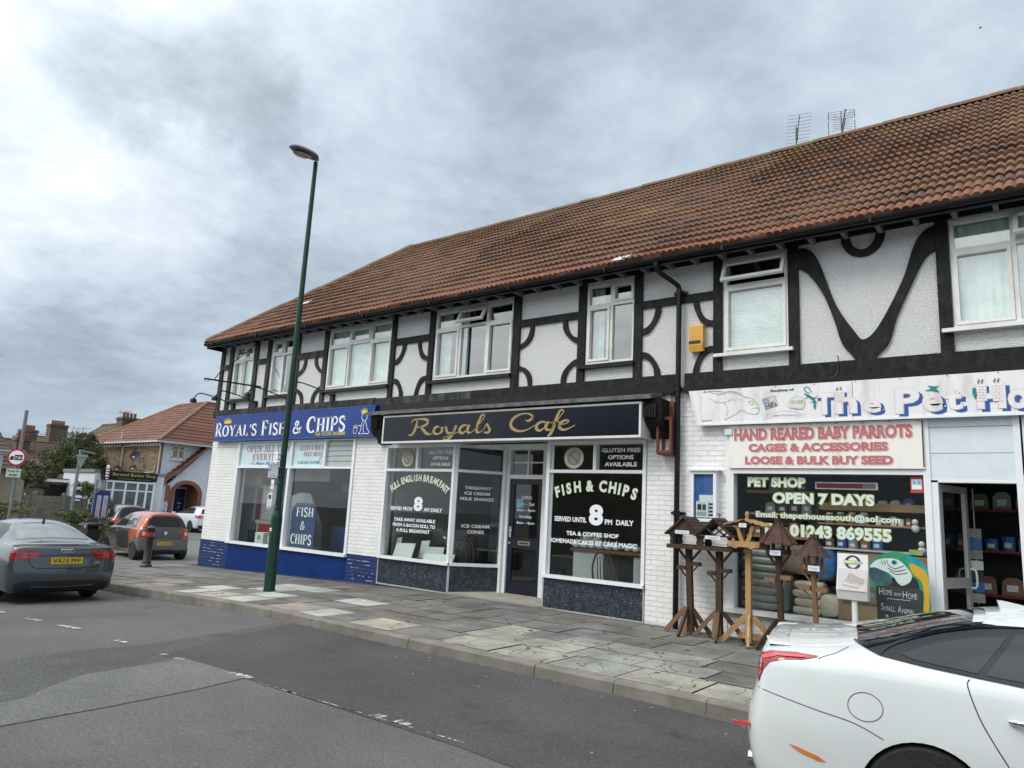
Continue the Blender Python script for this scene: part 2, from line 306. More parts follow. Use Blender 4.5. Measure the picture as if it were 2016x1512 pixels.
def serif(mb, s, fr, mi=0, sl=.16, gap=.06, fat=1.0):     # fr maps (0..1, 0..1) to the surface
    tot = sum(SER[c][0]+gap for c in s)-gap; x = 0
    for c in s:
        w, st, se = SER[c]; g = lambda u, v, x=x: fr((x+u)/tot, v)
        for q in st:
            if q[0] == 'l': ribbon(mb, [(q[1], q[2]), (q[3], q[4])], q[5]*fat, g, mi, smooth=False)
            elif q[0] == 'p': ribbon(mb, q[1], q[2]*fat, g, mi, 4)
            elif q[0] in ('ring', 'c'):
                a0, a1 = (0, 360) if q[0] == 'ring' else (q[5], q[6])
                P = arcp(q[1], q[2], q[3], q[4], a0, a1, 20); P = [(p[0], p[1], fat*(.06+.10*abs(cos(radians(a0+(a1-a0)*i/20))))) for i, p in enumerate(P)]
                ribbon(mb, P, .1, g, mi, smooth=False)
        for u, v in se: ribbon(mb, [(u-sl, abs(v-.025)), (u+sl, abs(v-.025))], .05, g, mi, smooth=False)
        x += w+gap
# ------------------------------------------------------------------ material palette
def grain(name, a, b, s, amp=1.0):      # tarmac: blotches, stone chips and pits
    m, n, l, p = newmat(name); p.inputs['Roughness'].default_value = .9; p.inputs['Specular IOR Level'].default_value = .25
    t = n.new('ShaderNodeTexCoord')
    def nz(sc, d, r=.65, k='ShaderNodeTexNoise'): x = n.new(k); x.inputs['Scale'].default_value = sc; x.inputs['Detail'].default_value = d; x.inputs['Roughness'].default_value = r; l.new(t.outputs['Object'], x.inputs['Vector']); return x.outputs[0]
    def rng(f, lo, hi, u, v): x = n.new('ShaderNodeMapRange'); l.new(f, x.inputs[0]); x.inputs[1].default_value = lo; x.inputs[2].default_value = hi; x.inputs[3].default_value = u; x.inputs[4].default_value = v; return x.outputs[0]
    x = n.new('ShaderNodeMix'); x.data_type = 'RGBA'; l.new(rng(nz(s, 9), .35, .65, 0, 1), x.inputs[0]); x.inputs[6].default_value = (*a, 1); x.inputs[7].default_value = (*b, 1)
    f1 = nz(34, 5, .8); f2 = nz(120, 2, .7); c = n.new('ShaderNodeVectorMath'); c.operation = 'SCALE'; l.new(x.outputs[2], c.inputs[0]); l.new(rng(f1, .3, .7, 1-.38*amp, 1+.38*amp), c.inputs[3])
    c2 = n.new('ShaderNodeVectorMath'); c2.operation = 'SCALE'; l.new(c.outputs[0], c2.inputs[0]); l.new(rng(f2, .35, .75, .72, 1.45), c2.inputs[3]); c3 = n.new('ShaderNodeVectorMath'); c3.operation = 'SCALE'; l.new(c2.outputs[0], c3.inputs[0]); l.new(rng(nz(1.3, 9, .7), .60, .70, 1, .68), c3.inputs[3]); l.new(c3.outputs[0], p.inputs['Base Color'])
    h = n.new('ShaderNodeMath'); h.operation = 'MULTIPLY_ADD'; l.new(f1, h.inputs[0]); h.inputs[1].default_value = 1.4; l.new(f2, h.inputs[2])
    bp = n.new('ShaderNodeBump'); bp.inputs['Strength'].default_value = 1; bp.inputs['Distance'].default_value = .010; l.new(h.outputs[0], bp.inputs['Height']); l.new(bp.outputs[0], p.inputs['Normal']); return m
m_asph = grain('asphalt', (.108, .106, .103), (.152, .149, .144), .45)
m_asph_dk = grain('asphalt_dark', (.070, .069, .067), (.098, .096, .093), .7)
m_asph_lt = grain('asphalt_worn', (.140, .140, .139), (.185, .184, .180), .8)
m_asph_md = grain('asphalt_mid', (.085, .085, .085), (.120, .120, .119), .9, 1.4)
m_paint_rd = M('road_paint', (.50, .50, .48), (.25, .25, .25), 16, .8, .4, 80, lo=.45, hi=.55)
def slab_mat(nm, a, b, crack=False):
    m = grain(nm, tuple(x*.78 for x in a), tuple(x*1.08 for x in b), 2.2, .42); m.node_tree.nodes['Bump'].inputs['Distance'].default_value = .004
    if crack:
        n, l = m.node_tree.nodes, m.node_tree.links; p = n['Principled BSDF']; src = p.inputs['Base Color'].links[0].from_socket
        t = n['Texture Coordinate']; v = n.new('ShaderNodeTexVoronoi'); v.feature = 'DISTANCE_TO_EDGE'; v.inputs['Scale'].default_value = 1.9
        nz = n.new('ShaderNodeTexNoise'); nz.inputs['Scale'].default_value = 3; l.new(t.outputs['Object'], nz.inputs['Vector'])
        ad = n.new('ShaderNodeVectorMath'); ad.operation = 'MULTIPLY_ADD'; l.new(nz.outputs['Color'], ad.inputs[0]); ad.inputs[1].default_value = (.35, .35, .35); l.new(t.outputs['Object'], ad.inputs[2])
        l.new(ad.outputs[0], v.inputs['Vector'])
        r = n.new('ShaderNodeMapRange'); l.new(v.outputs['Distance'], r.inputs[0]); r.inputs[1].default_value = .003; r.inputs[2].default_value = .012
        x = n.new('ShaderNodeMix'); x.data_type = 'RGBA'; l.new(r.outputs[0], x.inputs[0]); x.inputs[6].default_value = (.055, .052, .048, 1); l.new(src, x.inputs[7]); l.new(x.outputs[2], p.inputs['Base Color'])
    return m
S_GREY = [slab_mat('slab_grey', (.145, .141, .132), (.19, .185, .172)), slab_mat('slab_brown_grey', (.132, .123, .110), (.175, .162, .145)), slab_mat('slab_blue_grey', (.152, .153, .147), (.198, .198, .19)),
          slab_mat('slab_dark', (.118, .111, .10), (.155, .147, .134))]
S_BUFF = slab_mat('slab_buff', (.33, .295, .235), (.41, .375, .31)); S_PALE = slab_mat('slab_pale', (.37, .375, .345), (.44, .445, .415)); S_PINK = slab_mat('slab_pink', (.25, .21, .18), (.32, .275, .24))
S_CRG = slab_mat('slab_cracked_green', (.225, .23, .21), (.29, .295, .27), True); S_CRB = slab_mat('slab_cracked_buff', (.26, .25, .21), (.35, .335, .285), True)
S_TAR = M('slab_tarmac', (.06, .058, .055), (.10, .095, .09), 8, .95, 1, 90)
m_mortar = M('mortar', (.07, .066, .058), (.11, .10, .09), 9, .95)
m_kerb = M('kerb_stone', (.145, .132, .115), (.215, .20, .178), 3.5, .9, .6, 120, c3=(.13, .115, .10), s3=2)
m_kerbj = M('kerb_joint', (.05, .05, .048), rough=.95)
m_stucco = M('pebbledash', (.78, .785, .785), (.90, .90, .895), 30, .95, 1.0, 62, bdist=.035, detail=4, c3=(.55, .56, .565), s3=60, spec=.2)
m_wbrick = brick_mat('white_painted_brick', (.83, .825, .81), (.79, .785, .77), (.73, .725, .71), bump=.9, ms=.007, patchy=.25)
m_bbrick = brick_mat('blue_painted_brick', (.002, .022, .125), (.005, .029, .15), (.002, .018, .10), bump=.9, rough=.7, patchy=.5)
m_blue = M('blue_paint', (.002, .022, .125), (.005, .030, .155), 2.5, .5, .1, 30, spec=.15)
m_chip = M('chipped_mortar', (.55, .57, .6), (.30, .34, .45), 20, .9)
m_timber = M('black_timber', (.007, .0075, .008), (.017, .0175, .018), 14, .6, 1, 60, c3=(.030, .030, .029), s3=11, spec=.2, stretch=(1, 1, .5))
m_timber_o = M('weathered_black_timber', (.020, .021, .023), (.055, .056, .057), 10, .8, .8, 50, c3=(.10, .10, .097), s3=6, stretch=(1, 1, .35), spec=.2)
m_black = M('black_gloss', (.004, .004, .005), (.010, .010, .011), 6, .32, .1, 20, spec=.3)
m_upvc = M('white_upvc', (.68, .68, .65), (.76, .76, .74), 5, .35, c3=(.60, .58, .52), s3=3)
m_white = M('white_gloss', (.74, .76, .78), (.80, .82, .84), 3, .3)
m_panel = M('pale_panel', (.63, .70, .745), (.68, .745, .79), 2, .4, c3=(.60, .66, .70), s3=5)
m_sign_wh = M('sign_white', (.74, .735, .74), (.80, .795, .80), 1.5, .35, c3=(.58, .57, .56), s3=2.2, stretch=(2.5, 1, .7))
m_sign_cr = M('sign_cream', (.80, .77, .72), (.84, .81, .77), 1.5, .4, c3=(.68, .65, .60), s3=2, stretch=(3, 1, .6))
m_alu = M('aluminium_trim', (.55, .55, .53), (.62, .62, .60), 8, .35, metal=.4)
m_navy = M('navy_sign', (.004, .006, .013), (.006, .009, .018), 2, .2, spec=.3)
m_navydoor = M('navy_door', (.006, .009, .022), (.010, .014, .03), 6, .3)
m_lead = M('lead_flashing', (.06, .06, .058), (.16, .155, .15), 7, .8, .8, 25)
m_gold = M('gold_vinyl', (.30, .215, .085), (.38, .28, .12), 30, .4)
m_letter_w = M('white_vinyl', (.80, .83, .86), rough=.4)
m_letter_m = M('mint_vinyl', (.62, .76, .70), rough=.45)
m_olive = M('olive_outline', (.34, .31, .04), rough=.5)
m_letter_p = M('pale_green_vinyl', (.66, .74, .58), rough=.4)
m_red = M('red_vinyl', (.42, .105, .105), (.50, .15, .15), 40, .5)
m_dusty = M('dusty_red', (.43, .13, .14), (.50, .18, .18), 40, .5)
m_pinkl = M('pale_pink', (.72, .45, .45), rough=.5)
m_mblue = M('deep_blue_vinyl', (.015, .09, .33), rough=.4)
m_teal = M('teal_vinyl', (.01, .20, .22), rough=.4)
m_ink = M('black_ink', (.02, .02, .025), rough=.5)
m_yel = M('yellow_paint', (.75, .62, .05), rough=.5)
m_glass = glass_mat('shop_glass', (.97, .985, .98), 1.62)
m_glass_up = glass_mat('window_glass', (.93, .97, .96), 3.0)
m_grout = M('greenish_glass', (.33, .38, .36), (.38, .42, .40), 2, .15)
m_net = M('net_curtain', (.62, .72, .67), (.76, .84, .80), 6, .9, c3=(.82, .88, .85), s3=14)
m_curt = M('pale_curtain', (.45, .53, .52), (.62, .68, .66), 9, .9)
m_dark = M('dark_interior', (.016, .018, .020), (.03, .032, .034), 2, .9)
m_intw = M('interior_wall', (.15, .155, .15), (.21, .215, .21), 2, .9)
m_intf = M('interior_floor', (.26, .24, .21), rough=.8)
def marble():
    m = M('dark_marble', (.014, .02, .034), (.035, .043, .062), 8, .22)
    n, l = m.node_tree.nodes, m.node_tree.links; p = n['Principled BSDF']; src = p.inputs['Base Color'].links[0].from_socket
    v = n.new('ShaderNodeTexNoise'); v.inputs['Scale'].default_value = 38; v.inputs['Detail'].default_value = 2; v.inputs['Distortion'].default_value = 2.5
    l.new(n['Texture Coordinate'].outputs['Object'], v.inputs['Vector'])
    r = n.new('ShaderNodeMapRange'); l.new(v.outputs[0], r.inputs[0]); r.inputs[1].default_value = .60; r.inputs[2].default_value = .66
    x = n.new('ShaderNodeMix'); x.data_type = 'RGBA'; l.new(r.outputs[0], x.inputs[0]); l.new(src, x.inputs[6]); x.inputs[7].default_value = (.20, .22, .24, 1); l.new(x.outputs[2], p.inputs['Base Color']); return m
m_marble = marble()
def tile_mat(name, cols, u0, uw, vh, ang, moss=True, axis=0):
    # per-tile colour: the tile's column and row decide it
    m, n, l, b = newmat(name); b.inputs['Roughness'].default_value = .88
    t = n.new('ShaderNodeTexCoord'); s = n.new('ShaderNodeSeparateXYZ'); l.new(t.outputs['Object'], s.inputs[0])
    def mth(op, a, bb):
        k = n.new('ShaderNodeMath'); k.operation = op
        for i, v in enumerate((a, bb)):
            if v is None: continue
            if isinstance(v, (int, float)): k.inputs[i].default_value = v
            else: l.new(v, k.inputs[i])
        return k.outputs[0]
    row = mth('FLOOR', mth('DIVIDE', mth('SUBTRACT', s.outputs[2], u0), vh*sin(ang)), None)
    col = mth('FLOOR', mth('ADD', mth('DIVIDE', s.outputs[axis], uw), mth('MULTIPLY', row, .5)), None)
    c = n.new('ShaderNodeCombineXYZ'); l.new(col, c.inputs[0]); l.new(row, c.inputs[1])
    w = n.new('ShaderNodeTexWhiteNoise'); w.noise_dimensions = '2D'; l.new(c.outputs[0], w.inputs['Vector'])
    nz = n.new('ShaderNodeTexNoise'); nz.inputs['Scale'].default_value = .9; nz.inputs['Detail'].default_value = 6; l.new(t.outputs['Object'], nz.inputs['Vector'])
    f = mth('ADD', mth('MULTIPLY', w.outputs[0], .45), mth('MULTIPLY', nz.outputs[0], .62))
    r = n.new('ShaderNodeValToRGB'); l.new(f, r.inputs[0]); e = r.color_ramp.elements
    e[0].position = .22; e[0].color = (*cols[0], 1); e[1].position = .85; e[1].color = (*cols[-1], 1)
    for i, cc in enumerate(cols[1:-1]): x = e.new(.22+.63*(i+1)/(len(cols)-1)); x.color = (*cc, 1)
    out = r.outputs[0]
    n2 = n.new('ShaderNodeTexNoise'); n2.inputs['Scale'].default_value = 22; n2.inputs['Detail'].default_value = 5; l.new(t.outputs['Object'], n2.inputs['Vector'])
    def over(out, fac, colr):
        x = n.new('ShaderNodeMix'); x.data_type = 'RGBA'; l.new(fac, x.inputs[0]); l.new(out, x.inputs[6]); x.inputs[7].default_value = (*colr, 1); return x.outputs[2]
    mr = n.new('ShaderNodeMapRange'); l.new(n2.outputs[0], mr.inputs[0]); mr.inputs[1].default_value = .52; mr.inputs[2].default_value = .78; mr.inputs[4].default_value = .6
    out = over(out, mr.outputs[0], (.06, .045, .035))
    n5 = n.new('ShaderNodeTexNoise'); n5.inputs['Scale'].default_value = 9; n5.inputs['Detail'].default_value = 8; l.new(t.outputs['Object'], n5.inputs['Vector']); m5 = n.new('ShaderNodeMapRange'); l.new(n5.outputs[0], m5.inputs[0]); m5.inputs[1].default_value = .64; m5.inputs[2].default_value = .72; m5.inputs[4].default_value = .55
    out = over(out, m5.outputs[0], (.30, .27, .22))
    if moss:
        zz = n.new('ShaderNodeMapRange'); l.new(s.outputs[2], zz.inputs[0]); zz.inputs[1].default_value = moss[0]; zz.inputs[2].default_value = moss[1]
        n3 = n.new('ShaderNodeTexNoise'); n3.inputs['Scale'].default_value = 1.7; n3.inputs['Detail'].default_value = 7; l.new(t.outputs['Object'], n3.inputs['Vector'])
        m3 = n.new('ShaderNodeMapRange'); l.new(n3.outputs[0], m3.inputs[0]); m3.inputs[1].default_value = .42; m3.inputs[2].default_value = .62
        out = over(out, mth('MULTIPLY', mth('MULTIPLY', zz.outputs[0], m3.outputs[0]), .8), (.115, .085, .022))
    l.new(out, b.inputs['Base Color'])
    bp = n.new('ShaderNodeBump'); bp.inputs['Strength'].default_value = .5; bp.inputs['Distance'].default_value = .006; l.new(n2.outputs[0], bp.inputs['Height']); l.new(bp.outputs[0], b.inputs['Normal'])
    return m

# ------------------------------------------------------------------ the ground
def gx(x): return -.028*min(max(0, -9.3-x), 9.6)
def pz(x, y=0): return .12+gx(x)+.02*max(0, min(1, (y+3.6)/3.6))
def rz(x, y=0): return gx(x)-.04*min(1, max(0, (-9-x)/4))
XS = [-300, -150, -80, -50, -35, -25, -20]+[-19+.25*i for i in range(41)]+[-5, 0, 6, 20, 60, 150, 300]
YS = [-200, -100, -50, -25, -12, -8, -3.6, 0, 10, 20, 40, 100, 250]
mb = MB(); mb.v = [Vector((x, y, rz(x))) for y in YS for x in XS]; nx = len(XS)
for j in range(len(YS)-1):
    for i in range(nx-1): mb.f.append((j*nx+i, j*nx+i+1, (j+1)*nx+i+1, (j+1)*nx+i)); mb.m.append(0)
mb.build('road', m_asph, kind='structure')
def drape(poly, zf, off, step=.6, holes=()):          # a sheet cut to poly and laid on zf
    xs = [p[0] for p in poly]; ys = [p[1] for p in poly]; pts = [Vector(p) for p in poly]; ne = len(pts)
    edges = [(i, (i+1) % ne) for i in range(ne)]
    inside = lambda x, y: sum(((poly[i][1] > y) != (poly[(i+1) % ne][1] > y)) and (x < (poly[(i+1) % ne][0]-poly[i][0])*(y-poly[i][1])/(poly[(i+1) % ne][1]-poly[i][1])+poly[i][0]) for i in range(ne)) % 2
    x = min(xs)+step/2
    while x < max(xs):
        y = min(ys)+step/2
        while y < max(ys):
            if inside(x, y): pts.append(Vector((x, y)))
            y += step
        x += step
    v, e, f, *_ = delaunay_2d_cdt(pts, edges, [], 1, 1e-4)
    m = MB(); m.add([(p.x, p.y, zf(p.x, p.y)+off) for p in v], f); return m
def gpoly(pl, z=0): return [(lambda p: (p.x, p.y))(onZ(a, b, z)) for a, b in pl]
# re-laid strips of tarmac
drape(gpoly([(-60, 1405), (0, 1393), (50, 1383), (84, 1365), (164, 1336), (362, 1303), (540, 1262), (560, 1228), (496, 1239), (308, 1271), (149, 1286), (0, 1306), (-60, 1312)], -.02), lambda x, y: rz(x), .0025).build('road_patch_coarse', m_asph_md, kind='structure')
drape(gpoly([(540, 1236), (600, 1220), (900, 1300), (1200, 1366), (1490, 1436), (2016, 1570), (2016, 1900), (900, 1470), (480, 1335), (310, 1290)], 0), lambda x, y: rz(x), .004).build('road_patch_dark', m_asph_dk, kind='structure')
drape(gpoly([(-60, 1402), (0, 1391), (50, 1381), (84, 1363), (164, 1334), (362, 1301), (491, 1338), (387, 1363), (213, 1398), (0, 1437), (-60, 1450)], -.02), lambda x, y: rz(x), .0055, .4).build('road_patch_worn', m_asph_lt, kind='structure')
mb = MB()
for a, b in [((50, 1212), (80, 1219)), ((115, 1231), (155, 1242)), ((225, 1265), (248, 1270)), ((320, 1293), (328, 1295)), ((345, 1301), (357, 1304)), ((456, 1330), (494, 1341)), ((0, 1193), (10, 1197)), ((740, 1414), (756, 1419)), ((780, 1426), (806, 1435))]:
    p, q = onZ(*a, -.02), onZ(*b, -.02); n = 14; L = []
    for i in range(n+1): L.append(p.lerp(q, i/n))
    for i in range(n):
        if random.random() < .22: continue
        u, v = L[i], L[i+1]; w = .022+.02*random.random(); o = .012*random.uniform(-1, 1)
        mb.add([(u.x, u.y-w+o, rz(u.x)+.008), (v.x, v.y-w+o, rz(v.x)+.008), (v.x, v.y+w+o, rz(v.x)+.008), (u.x, u.y+w+o, rz(u.x)+.008)], [(0, 1, 2, 3)])
random.seed(31)
A, B = onZ(500, 1343, 0), onZ(905, 1462, 0)
for i in range(60):
    t = random.random(); p = A.lerp(B, t); w = random.uniform(.004, .012); l = random.uniform(.02, .09)
    mb.add([(p.x, p.y-w, .008), (p.x+l, p.y-w*.6, .008), (p.x+l*.9, p.y+w, .008), (p.x+.01, p.y+w*.8, .008)], [(0, 1, 2, 3)])
mb.build('parking_bay_line', m_paint_rd, kind='structure')
# pavement: every slab its own slightly uneven quad over a mortar bed
inpoly = lambda P, x, y: sum(((P[i][1] > y) != (P[i-1][1] > y)) and (x < (P[i-1][0]-P[i][0])*(y-P[i][1])/(P[i-1][1]-P[i][1])+P[i][0]) for i in range(len(P))) % 2
spec = [(gpoly([(330, 1163), (505, 1148), (530, 1153), (360, 1170)], .04), 8), (gpoly([(495, 1160), (610, 1152), (650, 1166), (540, 1177)], .06), 8), (gpoly([(445, 1190), (520, 1172), (575, 1178), (470, 1198)], .06), 5),
        (gpoly([(570, 1212), (730, 1182), (790, 1192), (620, 1220)], .1), 5), (gpoly([(680, 1228), (740, 1210), (885, 1234), (790, 1252)], .12), 4), (gpoly([(240, 1145), (330, 1138), (375, 1150), (290, 1160)], .02), 6),
        (gpoly([(375, 1168), (440, 1158), (480, 1168), (420, 1180)], .05), 4), (gpoly([(535, 1205), (615, 1186), (655, 1192), (590, 1207)], .1), 6), (gpoly([(400, 1179), (505, 1165), (545, 1174), (450, 1184)], .06), 9),
        (gpoly([(1030, 1295), (1170, 1255), (1440, 1310), (1390, 1340), (1170, 1345)], .12), 7), (gpoly([(1200, 1335), (1280, 1310), (1495, 1360), (1435, 1390)], .12), 10), (gpoly([(905, 1280), (1010, 1235), (1130, 1275), (1030, 1300)], .12), 10)]
mats = S_GREY+[S_BUFF, S_PALE, S_PINK, S_CRG, S_PALE, S_TAR, S_CRB]
random.seed(5); mb = MB(); row = 0; y = -3.47
def curb_y(x): return -3.47 if x > -18.6 else -3.47+((-18.6-x)**2)*1.1
while y < 2.9:
    dep = .52 if row % 3 else .62; y1 = min(y+dep, 2.95); x = -19.9-random.random()*.5
    while x < 4:
        w = random.choice([.52, .78, .78, .78]); x1 = x+w; cx, cy = (x+x1)/2, (y+y1)/2
        ok = (cy < -.02 or cx < -17.55) and cx > -19.7 and cy > curb_y(cx)
        if ok:
            yy1 = min(y1, .0) if cx > -17.4 else y1
            mi = random.choices([0, 1, 2, 3], [4, 4, 2.2, 2])[0]
            for P, k in spec:
                if inpoly(P, cx, cy): mi = k
            g = .008; t = random.uniform(-.002, .003); d = random.uniform(-.0025, .0025)
            c = [(x+g, y+g), (x1-g, y+g), (x1-g, yy1-g), (x+g, yy1-g)]
            mb.add([(a, b, pz(a, b)+t+(d if i in (0, 3) else -d)) for i, (a, b) in enumerate(c)], [(0, 1, 2, 3)], mi)
        x = x1
    y = y1; row += 1
mb.build('pavement_slabs', mats, kind='structure', fix=False)
drape([(-19.9, -3.47), (4.5, -3.47), (4.5, 1.4), (-17.2, 1.4), (-17.2, 3), (-19.9, 3)], pz, -.009, 1.0).build('pavement', m_mortar, kind='structure')
# kerb: a run of stones 0.9 m long with open joints and rounded noses, turning the corner at the left
mb = MB(); x = 4.6; i = 0
def kstone(xa, xb, z0, yo):
    sh = [(-3.47, -.30), (-3.615+yo, -.30), (-3.612+yo, .0), (-3.603+yo, .1), (-3.585+yo, .118), (-3.47, .122)]
    a = [(xa, p[0], (rz(xa) if p[1] < 0 else gx(xa))+p[1]) for p in sh]; b = [(xb, p[0], (rz(xb) if p[1] < 0 else gx(xb))+p[1]) for p in sh]
    n = len(sh); mb.add(a+b, [tuple(range(n)), tuple(range(2*n-1, n-1, -1))]+[(k, k+n, (k+1) % n+n, (k+1) % n) for k in range(n)], 0)
while x > -18.5: kstone(x-.893, x, 0, random.uniform(-.004, .004)); x -= .90
P = [(-18.6, -3.545), (-19.1, -3.35), (-19.5, -2.9), (-19.75, -2.2), (-19.85, -1.2), (-19.9, 0), (-19.9, 2.95)]
for a, b in zip(P[:3], P[1:3]): mb.bar((a[0], a[1], -.40), (b[0], b[1], -.40), .14, 2*(.40+gx(-19.3)+.118))
mb.build('kerb', m_kerb, kind='structure')
mb = MB(); mb.box(-19, 4.6, -3.6, -3.5, -.6, -.05); mb.build('kerb_bedding', m_kerbj, kind='structure')
# the mouth of the side road is raised level with the pavement
drape([(-19.55, -2.9), (-17.4, 3), (-17.4, 14), (-30, 14), (-30, -2.0), (-22, -3.2)], lambda x, y: pz(-19.9)+.012-(.16 if y < -2.3 else 0)*min(1, (-2.3-y)/1.0 if y < -2.3 else 0)-max(0, min(1, (-25-x)/4))*.155, 0, .8).build('side_road', m_asph_lt, kind='structure')
# litter, crumbs of paint and grit lying by the kerb
mb = MB(); random.seed(11)
for k in range(150):
    x = random.uniform(-15, 0); y = -3.66-abs(random.gauss(0, .35)) if k % 3 else random.uniform(-8, -3.7); s = random.uniform(.004, .011)
    mb.add([(x-s, y-s, rz(x)+.02), (x+s, y-s*.6, rz(x)+.021), (x+s*.7, y+s, rz(x)+.022), (x-s, y+s*.5, rz(x)+.02)], [(0, 1, 2, 3)])
o = mb.build('grit', M('grit', (.45, .45, .43), (.3, .27, .22), 60, .9)); o['kind'] = 'stuff'; o['label'] = 'pale grit and crumbs scattered along the kerb and road'; o['category'] = 'grit'
mb = MB(); random.seed(44)
for k in range(240):
    x = random.uniform(-15, 0); y = random.uniform(-3.3, -.1); s = random.choice((.008, .012, .016, .03)); z = pz(x, y)+.006
    mb.add([(x+s*cos(a*pi/4)*random.uniform(.7, 1.2), y+s*sin(a*pi/4), z) for a in range(8)], [tuple(range(8))], 0 if s < .02 else 1)
o = mb.build('gum_spots', [M('gum_dark', (.05, .05, .048), rough=.8), M('damp_stain', (.085, .08, .072), rough=.8)]); o['kind'] = 'stuff'; o['label'] = 'dark gum spots and stains dotted over the paving slabs'; o['category'] = 'stain'
# dry weeds and leaf litter where the wall meets the slabs
mb = MB(); random.seed(12)
for k in range(1500):
    c = random.choice([(-10.5, .3), (-8.6, .35), (-4.7, .35), (-6.8, .25), (-11.8, .4), (-4.2, .5), (-14, 1)]); x = random.gauss(c[0], c[1]); y = -.02-abs(random.gauss(0, .035)); 
    if -8.9 < x < -6.95: y += .1
    a = random.random()*6.3; l = random.uniform(.008, .028); z = pz(x, y)+random.uniform(.003, .012)
    mb.add([(x, y, z), (x+l*cos(a), y+l*.5*sin(a), z+random.uniform(0, .015)), (x+l*.6*cos(a+.9), y+l*.5*sin(a+.9), z+.004)], [(0, 1, 2)], k % 2)
o = mb.build('leaf_litter', [M('dry_leaf', (.25, .15, .07), (.35, .24, .12), 60), M('moss_green', (.10, .12, .04), (.18, .19, .07), 60)]); o['kind'] = 'stuff'; o['label'] = 'dry leaves and weeds gathered at the foot of the shop walls'; o['category'] = 'leaf litter'

# ------------------------------------------------------------------ the parade of shops
bld = thing('shop_terrace', 'long half-timbered two-storey shop parade with white pebbledash, black beams and red tiled roof', 'building', (-8.5, 0, .1))
def wall_holes(mb, x0, x1, z0, z1, holes, y0, y1, mi=0):
    xs = sorted({x0, x1, *[v for h in holes for v in h[:2]]}); zs = sorted({z0, z1, *[v for h in holes for v in h[2:]]})
    xs = [v for v in xs if x0 <= v <= x1]; zs = [v for v in zs if z0 <= v <= z1]
    for a, b in zip(xs, xs[1:]):
        run = None
        for c, d in zip(zs, zs[1:]):
            mx_, mz = (a+b)/2, (c+d)/2
            if any(h[0] < mx_ < h[1] and h[2] < mz < h[3] for h in holes):
                if run: mb.box(a, b, y0, y1, run[0], run[1], mi); run = None
            else: run = (run[0], d) if run else (c, d)
        if run: mb.box(a, b, y0, y1, run[0], run[1], mi)
UW = [(-16.74, -15.85, 4.05, 5.40), (-15.09, -14.15, 4.05, 5.40), (-12.94, -10.90, 4.05, 5.40), (-9.66, -7.74, 4.03, 5.38), (-6.20, -5.31, 4.04, 5.39), (-3.86, -2.95, 4.00, 5.40), (-1.01, .95, 4.04, 5.41)]
mb = MB(); wall_holes(mb, -17.28, 4.2, 3.5, 5.62, UW, 0, .22); mb.build('upper_wall', m_stucco, bld)
mb = MB(); mb.box(-17.28, -17.06, .22, 8, 3.5, 5.62); mb.box(-17.28, 4.2, 7.8, 8, 3.5, 5.62); mb.box(3.98, 4.2, .22, 7.8, 0, 5.62); mb.build('side_and_rear_wall', m_stucco, bld)
mb = MB(); mb.box(-17.27, -17.07, .22, 8, -.3, 3.5); mb.box(-17.27, 3.98, 7.8, 7.99, -.3, 3.5); mb.build('lower_side_wall', m_wbrick, bld)
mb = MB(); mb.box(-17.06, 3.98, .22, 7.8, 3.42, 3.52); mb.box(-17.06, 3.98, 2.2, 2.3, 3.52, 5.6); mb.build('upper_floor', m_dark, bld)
# ground floor brickwork: white above, blue below on the corner shop
mb = MB(); mb.box(-17.30, -16.06, 0, .25, .565, 3.5); mb.box(-11.76, -10.80, 0, .25, .62, 3.5); mb.box(-16.06, -11.76, 0.01, .25, 2.97, 3.5)
mb.box(-5.05, -3.82, 0, .25, -.1, 3.5); mb.box(-10.80, -5.05, .02, .25, 2.80, 3.5); mb.box(-3.82, 4.2, .03, .25, 2.97, 3.5); mb.box(-3.82, -1.36, .02, .25, -.1, .45)
mb.build('white_brick_wall', m_wbrick, bld)
for a in ((-17.31, -16.06, -.006, .25, -.4, .565), (-11.74, -10.79, -.006, .25, -.2, .62)): mb = MB(); mb.box(*a); mb.build('blue_brick_base', m_bbrick, bld)
mb = MB(); mb.box(-16.06, -11.74, -.012, .20, -.4, .548); mb.build('blue_painted_panel', m_blue, bld)
mb = MB(); random.seed(3)
for x0, x1, z0, z1, n in [(-17.2, -16.1, .0, .5, 34), (-11.68, -10.85, .15, .56, 26)]:
    for k in range(n):
        z = z0+round(random.random()*(z1-z0)/.072)*.072; x = random.uniform(x0, x1-.2); l = random.uniform(.03, .22)
        mb.box(x, min(x+l, x1), -.0095, -.005, z-.003, z+.004+random.random()*.004)
mb.build('chipped_paint', m_chip, bld)
for i, x in enumerate((-15.35, -12.75)):
    mb = MB(); z = .09 if i == 0 else .10; z += gx(x)
    for a in range(3):
        for b in range(4): mb.box(x+b*.05, x+b*.05+.035, -.018, -.011, z+a*.028, z+a*.028+.018)
    mb.build('air_brick', m_ink, bld)
